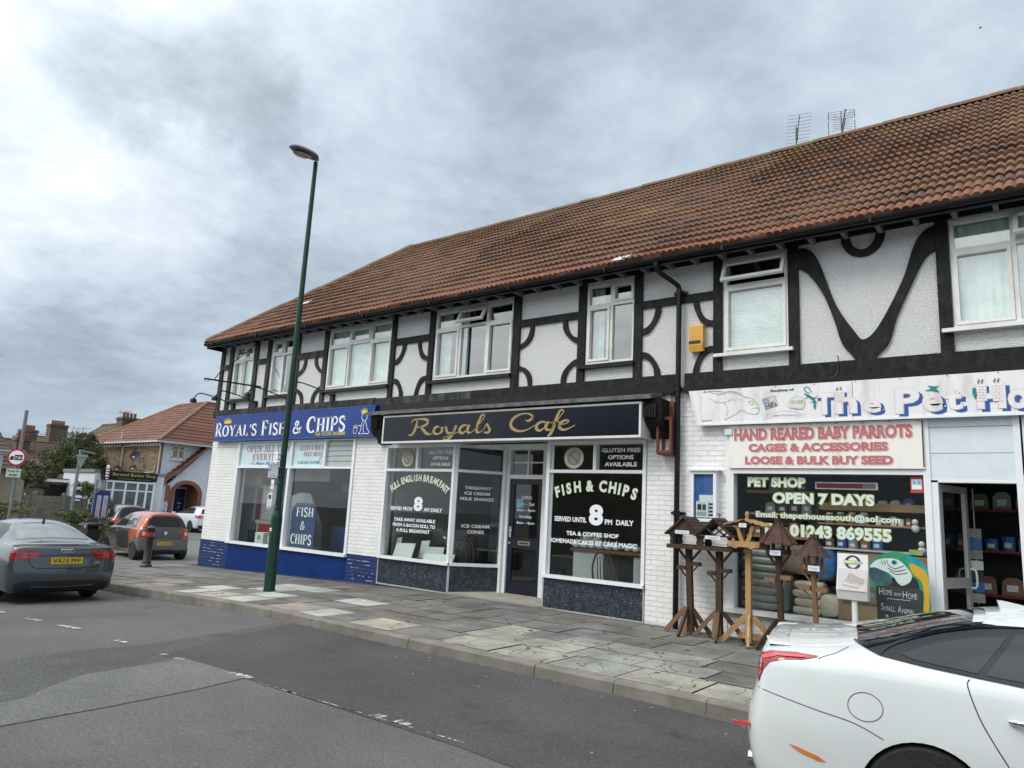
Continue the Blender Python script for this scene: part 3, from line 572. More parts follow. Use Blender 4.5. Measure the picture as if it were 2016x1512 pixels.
# timbers
def post(x0, x1, z0=3.76, z1=5.44, m=m_timber): mb = MB(); mb.box(x0, x1, -.045, .01, z0, z1); mb.build('timber_post', m, bld)
for a in [(-17.34, -17.2, 3.66, 5.42), (-16.93, -16.79), (-15.83, -15.68), (-15.28, -15.15), (-14.13, -14.0), (-13.09, -12.96)]: post(*a, m=m_timber_o)
for a in [(-10.89, -10.77), (-9.81, -9.68), (-7.73, -7.57), (-6.35, -6.21), (-5.31, -5.17), (-4.01, -3.88), (-2.94, -2.80), (-1.16, -1.02), (1.0, 1.15)]: post(*a)
def rail(x0, x1, z0, z1, m=m_timber, y=-.038): mb = MB(); mb.box(x0, x1, y, .01, z0, z1); mb.build('timber_rail', m, bld)
for a in [(-17.2, -16.93, 4.83, 4.95), (-15.68, -15.28, 4.86, 4.98), (-14.0, -13.09, 4.83, 4.97)]: rail(*a, m=m_timber_o)
for a in [(-10.77, -9.81, 4.84, 4.97), (-7.57, -6.35, 4.84, 4.965), (-5.17, -4.01, 4.85, 4.97)]: rail(*a)
rail(-17.36, -11.22, 3.63, 3.775, m_timber_o, -.062); rail(-11.215, -8.62, 3.615, 3.76, m_timber_o, -.055); rail(-8.61, -4.58, 3.615, 3.76, m_timber, -.055); rail(-4.44, 4.2, 3.56, 3.755, m_timber, -.06)
mb = MB(); mb.box(-17.36, -17.32, -.05, 8, 3.6, 3.78); mb.box(-17.33, -17.285, .0, 8, 4.8, 4.95)
for y in (2, 4, 6, 7.85): mb.box(-17.33, -17.285, y, y+.14, 3.78, 5.5)
mb.build('side_timbers', m_timber_o, bld)
mb = MB(); mb.box(-11.1, -4.6, -.07, .01, 3.47, 3.61); mb.box(-4.44, 4.2, -.10, .02, 3.475, 3.56); mb.box(-17.33, -11.1, -.04, .02, 3.57, 3.625); mb.build('fascia_moulding', m_black, bld)
mb = MB(); mb.box(-17.34, 4.2, -.04, .01, 5.44, 5.60); mb.build('eaves_board', m_timber, bld)
def brace(cx, cz, rx, rz_, sx, sz, m=m_timber):      # quarter ring about a panel corner
    n = 10; o_, i_ = [], []; w = .085
    for k in range(n+1):
        a = pi/2*k/n; wob = 1+.03*sin(a*5+cx)
        o_.append((cx+sx*rx*wob*cos(a), cz+sz*rz_*wob*sin(a))); i_.append((cx+sx*(rx-w)*cos(a), cz+sz*(rz_-w)*sin(a)))
    mb = MB()
    for k in range(n): mb.prism([i_[k], o_[k], o_[k+1], i_[k+1]], -.034, .01)
    mb.build('timber_brace', m, bld)
for x0, x1, m in [(-14.0, -13.09, m_timber_o), (-10.77, -9.81, m_timber), (-7.57, -6.35, m_timber), (-5.17, -4.01, m_timber)]:
    for x, s in ((x0, 1), (x1, -1)):
        brace(x, 4.84, .31, .40, s, -1, m); brace(x, 3.76, .31, .385, s, 1, m)
mb = MB()
top = [(-2.81, 5.385), (-2.68, 5.365), (-2.54, 5.18), (-2.34, 4.55), (-2.12, 4.15), (-2.0, 4.02), (-1.82, 4.19), (-1.54, 4.73), (-1.40, 5.15), (-1.28, 5.33), (-1.15, 5.385)]
bot = [(-2.82, 5.12), (-2.66, 4.99), (-2.48, 4.68), (-2.35, 4.30), (-2.24, 3.94), (-2.0, 3.76), (-1.74, 3.91), (-1.62, 4.26), (-1.47, 4.60), (-1.29, 4.96), (-1.15, 5.07)]
T = catmull([(a, 0, b) for a, b in top], 5); Bt = catmull([(a, 0, b) for a, b in bot], 5)
for k in range(len(T)-1): mb.prism([(Bt[k].x, Bt[k].z), (T[k].x, T[k].z), (T[k+1].x, T[k+1].z), (Bt[k+1].x, Bt[k+1].z)], -.036, .01)
mb.prism([(-2.11, 3.76), (-1.87, 3.76), (-1.80, 3.90), (-2.2, 3.90)], -.0355, .009); mb.build('timber_brace', m_timber, bld)
mb = MB(); n = 14
for k in range(n):
    f = lambda r, a, rz_: (-1.98+r*cos(a), 5.42-rz_*sin(a))
    a, b = pi*k/n, pi*(k+1)/n; mb.prism([f(.155, a, .19), f(.265, a, .29), f(.265, b, .29), f(.155, b, .19)], -.036, .01)
mb.build('timber_brace', m_timber, bld)
# upper windows
def bars(mb, x0, x1, z0, z1, w, ya, yb):     # a rectangular frame
    mb.box(x0, x1, ya, yb, z0, z0+w); mb.box(x0, x1, ya, yb, z1-w, z1); mb.box(x0, x0+w, ya, yb, z0+w, z1-w); mb.box(x1-w, x1, ya, yb, z0+w, z1-w)
def upper_window(x0, x1, z0, z1, cols, tz, sashes=(), tops=(), curtain='net', sill='black', open_top=None, brown=False):
    mb = MB(); bars(mb, x0, x1, z0, z1, .045, -.012, .07); W_ = x1-x0; xs = [x0+W_*c for c in cols]
    for i, x in enumerate(xs[1:-1]): mb.box(x-.025, x+.025, -.008, .066, z0+.045, z1-.045)
    for a, b in zip(xs, xs[1:]): mb.box(a+.025, b-.025, -.010, .064, tz-.025, tz+.025)
    for i in sashes: bars(mb, xs[i]+.028, xs[i+1]-.028, z0+.047, tz-.027, .042, -.026, .05)
    for i in tops:
        if i == open_top: continue
        bars(mb, xs[i]+.028, xs[i+1]-.028, tz+.027, z1-.047, .038, -.026, .05)
    w = mb.build('window', m_upvc, bld)
    for i, (a, b) in enumerate(zip(xs, xs[1:])):
        mb = MB(); mb.box(a+.03, b-.03, .030, .036, z0+.05, tz-.03); mb.build('pane', m_glass_up, w)
        if i != open_top: mb = MB(); mb.box(a+.03, b-.03, .030, .036, tz+.03, z1-.05); mb.build('pane', m_glass_up, w)
        else:
            h = z1-.05-(tz+.027); an = radians(24); ca, sa = cos(an), sin(an); top = Vector((0, -.015, z1-.05)); xa, xb = a+.01, b-.01; q = 0 if False else 1
            def hinged(u0, u1, v0, v1, t0, t1, mb):    # v down from the hinge, t thickness
                P = lambda u, v, t: (u, top.y-v*sa-t*ca, top.z-v*ca+t*sa)
                mb.add([P(u0, v0, t0), P(u1, v0, t0), P(u1, v1, t0), P(u0, v1, t0), P(u0, v0, t1), P(u1, v0, t1), P(u1, v1, t1), P(u0, v1, t1)],
                       [(0, 3, 2, 1), (4, 5, 6, 7), (0, 1, 5, 4), (1, 2, 6, 5), (2, 3, 7, 6), (3, 0, 4, 7)])
            mb = MB(); hinged(xa, xb, 0, .05, 0, .045, mb); hinged(xa, xb, h-.03, h+.02, 0, .045, mb); hinged(xa, xa+.05, .05, h-.03, 0, .045, mb); hinged(xb-.05, xb, .05, h-.03, 0, .045, mb)
            mb.build('open_top_light', m_upvc, w); mb = MB(); hinged(xa+.05, xb-.05, .05, h-.03, .018, .024, mb); mb.build('pane', m_glass_up, w)
    mb = MB()
    if sill == 'black': mb.box(x0-.10, x1+.03, -.10, 0, z0-.075, z0-.022); mb.box(x0-.02, x1+.0, -.04, .0, z0-.022, z0+.0)
    else: mb.box(x0-.12, x1+.08, -.11, 0, z0-.045, z0+.0)
    mb.build('sill', m_black if sill == 'black' else m_upvc, w)
    mb = MB()
    def cloth(a, b, y, mat, am=.012, fr=70):
        n = max(8, int((b-a)/.02)); c = MB(); vs = []
        for i in range(n+1): x = a+(b-a)*i/n; yy = y+am*sin(fr*x+2*sin(3*x)); vs += [(x, yy, z0+.04), (x, yy, z1-.04)]
        c.add(vs, [(2*i, 2*i+2, 2*i+3, 2*i+1) for i in range(n)]); c.build('curtain', mat, w, smooth='all')
    if curtain == 'net': cloth(x0+.04, x1-.04, .11, m_net)
    if curtain == 'side': cloth(x0+.05, x0+W_*.17, .13, m_curt, .02, 60); cloth(x0+W_*.27, x0+W_*.40, .13, m_curt, .02, 60)
    if curtain == 'one': cloth(x0+.05, x0+W_*.3, .13, m_curt, .02, 60)
    if curtain == 'half': cloth(x0+.04, x0+W_*.42, .14, m_net)
    if curtain == 'blind':
        for k in range(26): c_z = z0+.05+k*.033; mb.box(x0+.05, x1-.05, .10, .125, c_z, c_z+.027)
        mb.build('blind', m_net, w)
    return w
upper_window(*UW[0], (0, .5, 1), 5.03, (0,), (1,), 'net', 'black')
upper_window(*UW[1], (0, .47, 1), 5.03, (), (0,), 'half', 'black')
upper_window(*UW[2], (0, .34, .68, 1), 5.03, (0, 2), (1,), 'net', 'black')
upper_window(*UW[3], (0, .335, .68, 1), 5.03, (0, 2), (1,), 'side', 'black', open_top=1)
upper_window(*UW[4], (0, .52, 1), 5.02, (0,), (1,), 'one', 'black')
upper_window(*UW[5], (0, 1), 5.0, (0,), (0,), 'blind', 'white', open_top=0)
upper_window(*UW[6], (0, .325, .68, 1), 5.02, (0, 2), (1,), 'net', 'white', open_top=1)
for w_ in (0, 1): pass
# rafter feet under the eaves
random.seed(9); xr = [-17.1+.414*i for i in range(52)]
m_raf = M('rafter_end', (.12, .135, .15), (.20, .21, .22), 20, .8)
for x in xr: mb = MB(); mb.box(x, x+.055, -.36, -.05, 5.40, 5.47); mb.build('rafter_foot', m_raf, bld)
mb = MB(); mb.add([(-17.40, -.42, 5.475), (4.5, -.42, 5.475), (4.5, .02, 5.60), (-17.40, .02, 5.60), (-17.40, -.42, 5.5), (4.5, -.42, 5.5), (4.5, .02, 5.63), (-17.40, .02, 5.63)],
                  [(0, 3, 2, 1), (4, 5, 6, 7), (0, 1, 5, 4), (1, 2, 6, 5), (2, 3, 7, 6), (3, 0, 4, 7)]); mb.box(-17.40, 4.5, -.43, -.40, 5.36, 5.48); mb.box(-17.42, -17.37, -.43, 8.4, 5.34, 5.5); mb.build('soffit', m_black, bld)
mb = MB(); n = 8
for k in range(n):
    a, b = pi*k/n, pi*(k+1)/n; f = lambda t, r: (-.475-r*cos(t), 5.452-r*sin(t)*1.1)
    p = [f(a, .055), f(a, .05), f(b, .05), f(b, .055)]
    mb.prism([(q[0], q[1]) for q in p], -17.42, 4.5, axis='X')
x = -17
while x < 4.4: mb.box(x, x+.03, -.54, -.41, 5.385, 5.46); x += 1.9
mb.build('gutter', m_black, bld)
# roof: rolled interlocking tiles, course by course
EY, EZ, PA = -.46, 5.475, radians(39.2); RY = 3.75; SL = (RY-EY)/cos(PA); tp = math.tan(PA); RZ = EZ+(RY-EY)*tp
RX0 = -14.55; HX0 = -17.44
m_tile = tile_mat('red_roof_tiles', [(.070, .043, .032), (.115, .058, .037), (.158, .074, .036), (.135, .068, .038), (.23, .11, .052)], EZ, .31, SL/18, PA, moss=(7.9, 8.9))
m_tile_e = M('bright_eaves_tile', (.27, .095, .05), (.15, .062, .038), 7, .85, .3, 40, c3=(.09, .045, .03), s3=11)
mb = MB(); NR = 18; pit = .103; ns = 5; dx = pit/ns; nrm = Vector((0, -sin(PA), cos(PA)))
def prof(x, r): t = ((x/pit)+.0*r) % 1; return .036*(max(0, sin(pi*t))**.8)*(1 if t < .72 else .9)
for r in range(NR):
    v0, v1 = r/NR, (r+1)/NR+.004
    xs0 = HX0+(RX0-HX0)*v0-.02; i0 = math.floor(xs0/dx); i1 = int(4.6/dx); k = len(mb.v); cnt = 0; jog = random.uniform(-.002, .002)
    for i in range(i0, i1+1):
        x = i*dx; tcol = math.floor(x/.31+r*.5); rnd = ((tcol*7919+r*104729) % 997)/997; lift = .014*rnd+.010*sin(x*.9+r*.35)+.006*sin(x*2.3-r*.7); sj = .006*(((tcol*31+r*17) % 13)/13-.5)
        h = prof(x, r)
        for v, hh in ((v0-.0005, h*.8-.020), (v0, h+.034+lift), (v1, h*.9+.000)):
            s = (v+(sj if hh > h else 0))*SL; p = Vector((x, EY+s*cos(PA), EZ+s*sin(PA)))+nrm*hh; mb.v.append(p)
        cnt += 1
    for c in range(cnt-1):
        a = k+c*3
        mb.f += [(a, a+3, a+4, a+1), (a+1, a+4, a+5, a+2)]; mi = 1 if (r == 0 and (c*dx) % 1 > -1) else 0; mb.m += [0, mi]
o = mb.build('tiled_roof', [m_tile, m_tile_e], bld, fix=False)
mb = MB(); mb.add([(HX0, EY, EZ-.02), (4.6, EY, EZ-.02), (4.6, RY, RZ-.02), (RX0, RY, RZ-.02), (HX0, 2*RY-EY, EZ-.02), (4.6, 2*RY-EY, EZ-.02)], [(0, 1, 2, 3), (3, 2, 5, 4), (0, 3, 4), (1, 5, 2)])
mb.build('roof_slope', m_tile, bld)
def ridge(a, b, name, seg=.40, r=.115):
    a, b = Vector(a), Vector(b); L = (b-a).length; n = int(L/seg); mb = MB(); d = (b-a)/n; dn = d.normalized()
    side = dn.cross(Vector((0, 0, 1))).normalized(); up = side.cross(dn)
    for i in range(n):
        p, q = a+d*i, a+d*(i+.985); rr = r*(1+.04*random.uniform(-1, 1)); m = 8; k = len(mb.v); off = up*random.uniform(-.006, .006)
        for e, R in ((p, rr), (q, rr*.97)):
            for j in range(m+1): t = pi*j/m; mb.v.append(e+off+side*R*cos(t)+up*(R*sin(t)-.03))
        for j in range(m): mb.f.append((k+j, k+j+1, k+m+2+j, k+m+1+j)); mb.m.append(0)
        if i % 1 == 0:    # mortar joint
            k = len(mb.v)
            for e, R in ((q-dn*.004, rr*1.01), (q+dn*.012, rr*1.0)):
                for j in range(m+1): t = pi*j/m; mb.v.append(e+side*R*cos(t)+up*(R*sin(t)-.03))
            for j in range(m): mb.f.append((k+j, k+j+1, k+m+2+j, k+m+1+j)); mb.m.append(1)
    mb.build(name, [M('ridge_tile', (.12, .065, .045), (.20, .095, .06), 3, .85, .3, 40, c3=(.13, .11, .04), s3=1.3), M('ridge_mortar', (.30, .27, .22), (.16, .12, .09), 9, .9)], bld, fix=False)
ridge((RX0, RY, RZ+.03), (4.6, RY, RZ+.03), 'ridge_tiles', .40, .10); ridge((HX0+.02, EY+.02, EZ+.05), (RX0, RY, RZ+.05), 'hip_tiles', .36)
ridge((RX0, RY, RZ+.05), (HX0, 2*RY-EY, EZ+.05), 'hip_tiles', .36)
# lead repairs on the tiles
def on_roof(x, s, h): return Vector((x, EY+s*cos(PA), EZ+s*sin(PA)))+nrm*h
for x, s, w, l in [(-5.48, .03, .16, .16), (-15.25, 1.55, .30, .20), (-5.30, .10, .1, .1)]:
    mb = MB(); vs = [on_roof(x+w*i/6, s+l*j/3, .068+.012*sin(i*2.1+j)) for j in range(4) for i in range(7)]
    mb.add(vs, [(j*7+i, j*7+i+1, (j+1)*7+i+1, (j+1)*7+i) for j in range(3) for i in range(6)]); mb.build('lead_patch', M('bright_lead', (.45, .46, .47), (.60, .60, .62), 30, .5), bld)
# downpipe between the two shops
mb = MB(); mb.tube(catmull([(-4.72, -.475, 5.40), (-4.72, -.46, 5.33), (-4.70, -.40, 5.26), (-4.60, -.22, 5.17), (-4.53, -.12, 5.10), (-4.52, -.10, 5.02)], 4), .038, 10)
mb.tube([(-4.52, -.10, 5.05), (-4.52, -.10, .14)], .040, 10)
for z in (5.0, 3.52, 1.72): mb.tube([(-4.52, -.10, z-.035), (-4.52, -.10, z+.035)], .052, 10); mb.box(-4.62, -4.42, -.075, -.0, z-.02, z+.02)
mb.build('downpipe', m_black, bld, smooth=True)
# ------------------------------------------------------------------ shopfront of the corner fish bar
YG = .055
def pane(x0, x1, z0, z1, parent, y=YG, mat=None, name='pane'):
    mb = MB(); mb.box(x0, x1, y, y+.006, z0, z1); return mb.build(name, mat or m_glass, parent)
mb = MB(); mb.box(-16.07, -16.0, -.03, .10, .60, 2.96); mb.box(-11.80, -11.73, -.03, .10, .60, 2.96); mb.box(-16.0, -11.80, -.03, .10, 2.325, 2.375); mb.box(-16.0, -11.80, -.028, .10, 2.93, 2.96)
mb.box(-13.99, -13.905, -.026, .10, .60, 2.325); mb.box(-13.94, -13.88, -.025, .10, 2.375, 2.93); mb.box(-12.76, -12.70, -.025, .10, 2.375, 2.93); mb.box(-16.10, -11.72, -.075, .10, .548, .605)
sf = mb.build('shopfront', m_white, bld)
pane(-16.0, -13.99, .605, 2.325, sf); pane(-13.905, -11.80, .605, 2.325, sf)
mb = MB()
for k in range(5): z = 2.385+k*.109; mb.add([(-12.69, .03, z), (-11.81, .03, z), (-11.81, .045, z+.108), (-12.69, .045, z+.108), (-12.69, .036, z), (-11.81, .036, z), (-11.81, .051, z+.108), (-12.69, .051, z+.108)], [(0, 3, 2, 1), (4, 5, 6, 7), (0, 1, 5, 4), (1, 2, 6, 5), (2, 3, 7, 6), (3, 0, 4, 7)])
mb.build('louvre_glass', m_grout, sf)
m_ltblue = M('pale_blue_film', (.50, .66, .70), (.56, .71, .75), 3, .35)
for x0, x1 in ((-15.99, -13.95), (-13.87, -12.77)): mb = MB(); mb.box(x0, x1, .02, .04, 2.38, 2.925); mb.build('opening_hours_panel', m_ltblue, sf)
mb = MB(); y = .015
serif(mb, 'OPEN ALL DAY', frame_front(-15.76, -14.02, 2.71, 2.86, y), 0, fat=.9); serif(mb, 'EVERYDAY', frame_front(-15.48, -14.22, 2.515, 2.66, y), 0, fat=.9)
serif(mb, 'GLUTEN & WHEAT', frame_front(-13.66, -12.80, 2.73, 2.83, y), 0); serif(mb, 'FREE MENU', frame_front(-13.50, -12.84, 2.60, 2.69, y), 0)
text_line(mb, '11.30am till 10.00pm', -15.52, -14.15, 2.385, 2.475, y, shear=.25, bold=.008, mi=1); serif(mb, 'AVAILABLE ANYTIME', frame_front(-13.70, -12.92, 2.43, 2.49, y), 1)
for r in (.10, .075): P = [(-12.86+r*.8*cos(a*pi/12), 2.51+r*sin(a*pi/12)) for a in range(25)]; ribbon(mb, P, .008, lambda u, v: (u, y, v), 2, smooth=False)
ribbon(mb, [(-12.91, 2.57), (-12.81, 2.45)], .01, lambda u, v: (u, y, v), 2, smooth=False)
mb.build('lettering', [m_red, m_mblue, M('buff_vinyl', (.55, .45, .33))], sf)
# fascia sign
sg = thing('shop_sign', 'long royal blue fascia sign reading Royal\'s Fish & Chips in white capitals', 'shop sign', (-14.1, -.1, 2.98), 0)
ys0, ys1 = -.13, -.045
def fz(x): return 0
mb = MB(); mb.box(-17.08, -11.10, ys0, ys1, 2.985, 3.60); mb.build('board', M('royal_blue_sign', (.005, .030, .19), (.007, .038, .23), 1.2, .25, spec=.3, c3=(.012, .055, .27), s3=.8), sg)
mb = MB(); mb.box(-17.1, -11.08, ys0-.006, ys0+.03, 2.972, 2.990); mb.box(-17.1, -11.08, ys0-.006, ys0+.03, 3.596, 3.612); mb.build('trim', m_mblue, sg)
y = ys0-.006; mb = MB()
FR = lambda x0, x1, z0, z1: frame_front(x0, x1, z0, z1, y)
serif(mb, 'R', FR(-17.02, -16.72, 3.09, 3.43), fat=1.25); serif(mb, 'OYAL\'S', FR(-16.70, -15.20, 3.09, 3.36), fat=1.25); serif(mb, 'F', FR(-15.02, -14.76, 3.07, 3.43), fat=1.25); serif(mb, 'ISH', FR(-14.72, -14.05, 3.08, 3.36), fat=1.25)
serif(mb, '&', FR(-13.80, -13.46, 3.09, 3.38), fat=1.3); serif(mb, 'C', FR(-13.30, -12.98, 3.09, 3.45), fat=1.3); serif(mb, 'HIPS', FR(-12.95, -11.98, 3.10, 3.42), fat=1.3)
text_line(mb, 'Tel: 01243 865080', -12.98, -11.96, 3.02, 3.095, y, bold=.012, mi=1)
def crown(mb, x, z, w, h, mi):
    fr = lambda u, v: (x+u*w, y-.002, z+v*h); pts = [(0, 0), (-.02, .75), (.14, .42), (.27, .95), (.38, .45), (.5, 1.1), (.62, .45), (.73, .95), (.86, .42), (1.02, .75), (1, 0)]
    mb.add([fr(*p) for p in pts], [tuple(range(len(pts)))], mi)
    for u, v in ((-.02, .8), (.27, 1.0), (.5, 1.15), (.73, 1.0), (1.02, .8)): mb.add([fr(u+.05*cos(a), v+.09*sin(a)) for a in [k*pi/3 for k in range(6)]], [(0, 1, 2, 3, 4, 5)], mi)
crown(mb, -16.64, 3.41, .30, .12, 1); crown(mb, -11.50, 3.45, .18, .10, 1)
# crowned mascot outline with a bag of chips is kept as a simple seated figure of strokes
fr = lambda u, v: (-11.62+u*.42, y, 3.02+v*.44)
for P in ([(.42, .95), (.34, .85), (.36, .72), (.46, .66), (.38, .5), (.34, .3), (.3, .12), (.2, .04), (.36, .02)], [(.62, .95), (.72, .84), (.70, .70), (.62, .62), (.72, .45), (.80, .25), (.95, .08), (.86, .02), (.6, .03)],
          [(.42, .95), (.52, .99), (.62, .95)], [(.46, .66), (.55, .62), (.62, .62)], [(.42, .45), (.28, .40), (.14, .42)], [(.55, .55), (.5, .3), (.55, .05), (.42, .02)]): ribbon(mb, P, .035, fr, 0)
ribbon(mb, [(-.22, .32), (-.18, .04), (.02, .04), (.08, .32)], .03, fr, 0, smooth=False); ribbon(mb, [(-.22, .32), (.08, .32)], .03, fr, 0, smooth=False)
for k in range(5): ribbon(mb, [(-.19+k*.06, .33), (-.21+k*.07, .44+.03*(k % 2))], .03, fr, 1, smooth=False)
mb.build('lettering', [m_letter_w, m_yel], sg)
# sign lamps on swan-neck arms above the blue fascia and the old hanging-sign bracket
for i, (x, lbl) in enumerate([(-16.52, 'leftmost swan-neck sign lamp at the building corner'), (-15.55, 'swan-neck sign lamp below the first two upper windows'), (-14.22, 'swan-neck sign lamp hidden partly behind the street lamp'), (-12.62, 'swan-neck sign lamp below the wide window of the fish shop')]):
    t = thing('sign_lamp', 'black '+lbl, 'lamp', (x, 0, 3.8), 0, 'swan-neck lamps over the blue fascia')
    mb = MB(); mb.box(x-.05, x+.05, -.075, 0, 3.72, 3.94); mb.build('wall_bracket', m_black, t)
    mb = MB(); mb.tube(catmull([(x, -.07, 3.90), (x-.03, -.35, 3.98), (x-.06, -.75, 4.05), (x-.08, -.93, 4.04), (x-.09, -1.02, 3.92)], 5), .014, 7); mb.build('arm', m_black, t, smooth=True)
    mb = MB(); mb.lathe([(.02, .05), (.05, .04), (.075, 0), (.08, -.06), (.07, -.065)], (x-.09, -1.03, 3.87), 12); mb.build('lamp_head', m_black, t, smooth=True)
t = thing('hanging_sign_bracket', 'empty black iron bracket sticking out from the upper wall near the corner', 'bracket', (-15.5, 0, 4.4))
a = onY(514, 762, -.02); b = onY(402, 745, -1.15); mb = MB(); mb.bar(a, b, .035, .035); 
for k in (.02, .07): p = b.lerp(a, k); mb.bar(p, p-Vector((0, 0, .07)), .012, .012)
mb.build('bar', m_black, t)
c = onY(510, 672, -.03); d = b.lerp(a, .17); m1 = c.lerp(d, .8)+Vector((0, -.02, .06)); mb = MB(); mb.tube(catmull([c, c.lerp(d, .4), m1, d], 5), .012, 6); mb.build('stay', m_black, t)
# ------------------------------------------------------------------ the cafe
A0, A1 = (-8.93, 0), (-8.31, .72); B0, B1 = (-6.87, 0), (-7.36, .72)
mb = MB(); w = .055
def fbox(mb, p, q, z0, z1, d=.10, o=0):       # upright box along a plan line, o = how far proud
    p, q = Vector((*p, 0)), Vector((*q, 0)); t = (q-p).normalized(); nn = Vector((t.y, -t.x, 0))
    v = [p+nn*o, q+nn*o, q-nn*d, p-nn*d]; mb.add([(a.x, a.y, z0) for a in v]+[(a.x, a.y, z1) for a in v], [(0, 3, 2, 1), (4, 5, 6, 7), (0, 1, 5, 4), (1, 2, 6, 5), (2, 3, 7, 6), (3, 0, 4, 7)])
def along(p, q, t): return (p[0]+(q[0]-p[0])*t, p[1]+(q[1]-p[1])*t)
for p, q, mid in (((-10.79, 0), A0, .47), (B0, (-5.06, 0), .50), (A0, A1, None), (B1, B0, None)):
    L = math.hypot(q[0]-p[0], q[1]-p[1]); e = w/L
    fbox(mb, p, along(p, q, e), .62, 2.80, .10, .02); fbox(mb, along(p, q, 1-e), q, .62, 2.80, .10, .02)
    fbox(mb, along(p, q, e), along(p, q, 1-e), 2.285, 2.335, .10, .016); fbox(mb, along(p, q, e), along(p, q, 1-e), 2.74, 2.80, .10, .016)
    fbox(mb, p, q, .615, .665, .10, .05)
    if mid: fbox(mb, along(p, q, mid-e/2), along(p, q, mid+e/2), 2.335, 2.74, .10, .014)
mb.box(-8.30, -8.17, .66, .80, .17, 2.85); mb.box(-7.43, -7.32, .66, .80, .17, 2.85); mb.box(-8.17, -7.43, .67, .79, 2.215, 2.29); mb.box(-8.17, -7.43, .67, .79, 2.74, 2.85)
mb.box(-7.815, -7.785, .71, .75, 2.29, 2.74); mb.box(-8.17, -7.43, .712, .748, 2.50, 2.525)
mb.tube([(-8.27, .64, .17), (-8.27, .64, 2.8)], .035, 8)
cf = mb.build('shopfront', m_white, bld)
for p, q in (((-10.79, 0), A0), (B0, (-5.06, 0)), (A0, A1), (B1, B0)): mb = MB(); fbox(mb, p, q, .145, .615, .10, -.004); mb.build('stall_riser', m_marble, cf)
mb = MB()
for p, q in (((-10.79, 0), A0), (B0, (-5.06, 0)), (A0, A1), (B1, B0)):
    L = math.hypot(q[0]-p[0], q[1]-p[1]); fbox(mb, p, q, .125, .150, .05, .008); fbox(mb, p, along(p, q, .02/L), .15, .615, .05, .006); fbox(mb, along(p, q, 1-.02/L), q, .15, .615, .05, .006)
mb.build('metal_edging', m_alu, cf)
for p, q in (((-10.79, 0), A0), (B0, (-5.06, 0)), (A0, A1), (B1, B0)):
    for z0, z1 in ((.66, 2.29), (2.33, 2.745)):
        mb = MB(); fbox(mb, p, q, z0, z1, .056, -.05); mb.build('pane', m_glass, cf)
pane(-8.17, -7.43, 2.29, 2.74, cf, .73)
mb = MB(); mb.prism([(-8.93, -.02), (-6.87, -.02), (-7.36, .80), (-8.31, .80)], .05, .16, axis='Z'); mb.add([(-8.93, -.02, .161), (-6.87, -.02, .161), (-7.36, .8, .20), (-8.31, .8, .20)], [(0, 1, 2, 3)]); mb.build('doorstep', M('doorstep_concrete', (.27, .25, .21), (.35, .33, .28), 5, .9, .5, 60), cf)
mb = MB(); mb.prism([(-8.95, .0), (-6.85, .0), (-7.30, .82), (-8.34, .82)], 2.80, 2.86, axis='Z'); mb.build('recess_ceiling', m_white, cf)
# door
mb = MB(); dx0, dx1 = -8.165, -7.435; z0, z1 = .21, 2.21
mb.box(dx0, dx0+.095, .70, .745, z0, z1); mb.box(dx1-.095, dx1, .70, .745, z0, z1); mb.box(dx0+.095, dx1-.095, .70, .745, z1-.09, z1); mb.box(dx0+.095, dx1-.095, .70, .745, z0, z0+.19); mb.box(dx0+.095, dx1-.095, .70, .745, .98, 1.17); mb.box(dx0-.01, dx1+.01, .68, .80, .17, .205)
door = mb.build('door', m_navydoor, bld)
for a, b in ((.40, .98), (1.17, 2.12)): pane(dx0+.095, dx1-.095, a, b, door, .72)
mb = MB(); mb.box(-7.93, -7.67, .690, .70, 1.045, 1.115); mb.box(-7.90, -7.70, .686, .691, 1.065, 1.095, 1); mb.build('letterbox', [M('brass', (.50, .38, .16), (.6, .46, .2), 20, .3, metal=.7), m_ink], door)
mb = MB(); mb.box(-8.135, -8.10, .688, .70, 1.17, 1.36); mb.tube([(-8.118, .68, 1.29), (-8.118, .655, 1.29), (-8.05, .65, 1.29)], .009, 6); mb.lathe([(.018, .0), (.02, .012), (.012, .02)], (-8.118, .68, 1.07), 10, axis='Y'); mb.build('door_handle', m_alu, door)
mb = MB(); y = .714
for s, z, a, b in (('OPEN', 1.85, -7.91, -7.69), ('Mon - Sat', 1.74, -8.01, -7.62), ('8am - 8pm', 1.625, -8.0, -7.60), ('Sunday', 1.51, -7.95, -7.66), ('8am - 4pm', 1.40, -8.0, -7.61)): text_line(mb, s, a, b, z, z+.062, y, bold=.02)
mb.build('lettering', m_letter_w, door)
mb = MB(); mb.box(-8.02, -7.88, .7135, .718, 1.70, 1.86); mb.build('notice', M('blue_notice', (.12, .40, .52), (.3, .5, .6), 12), door)
# window lettering
mb = MB(); y = .0445
arc_text(mb, 'FULL ENGLISH BREAKFAST', -9.87, 1.70, .80, .41, -1.12, 1.12, .125, y, .078, mi=1, bold=.045, tw=.6)
put_text(mb, '8', frame_front(-9.97, -9.73, 1.54, 1.81, y), bold=.05); text_line(mb, 'SERVED FROM', -10.60, -10.0, 1.54, 1.61, y, bold=.032); text_line(mb, 'AM DAILY', -9.70, -9.22, 1.54, 1.61, y, bold=.032)
for s, a, b, z in (('TAKE AWAY AVAILABLE', -10.48, -9.38, 1.335), ('FROM A BACON ROLL TO', -10.50, -9.37, 1.235), ('A FULL BREAKFAST', -10.40, -9.50, 1.135)): text_line(mb, s, a, b, z, z+.064, y, bold=.032)
arc_text(mb, 'FISH & CHIPS', -5.98, 1.58, 1.03, .43, -.80, .80, .165, y, .12, mi=1, bold=.05, tw=.42)
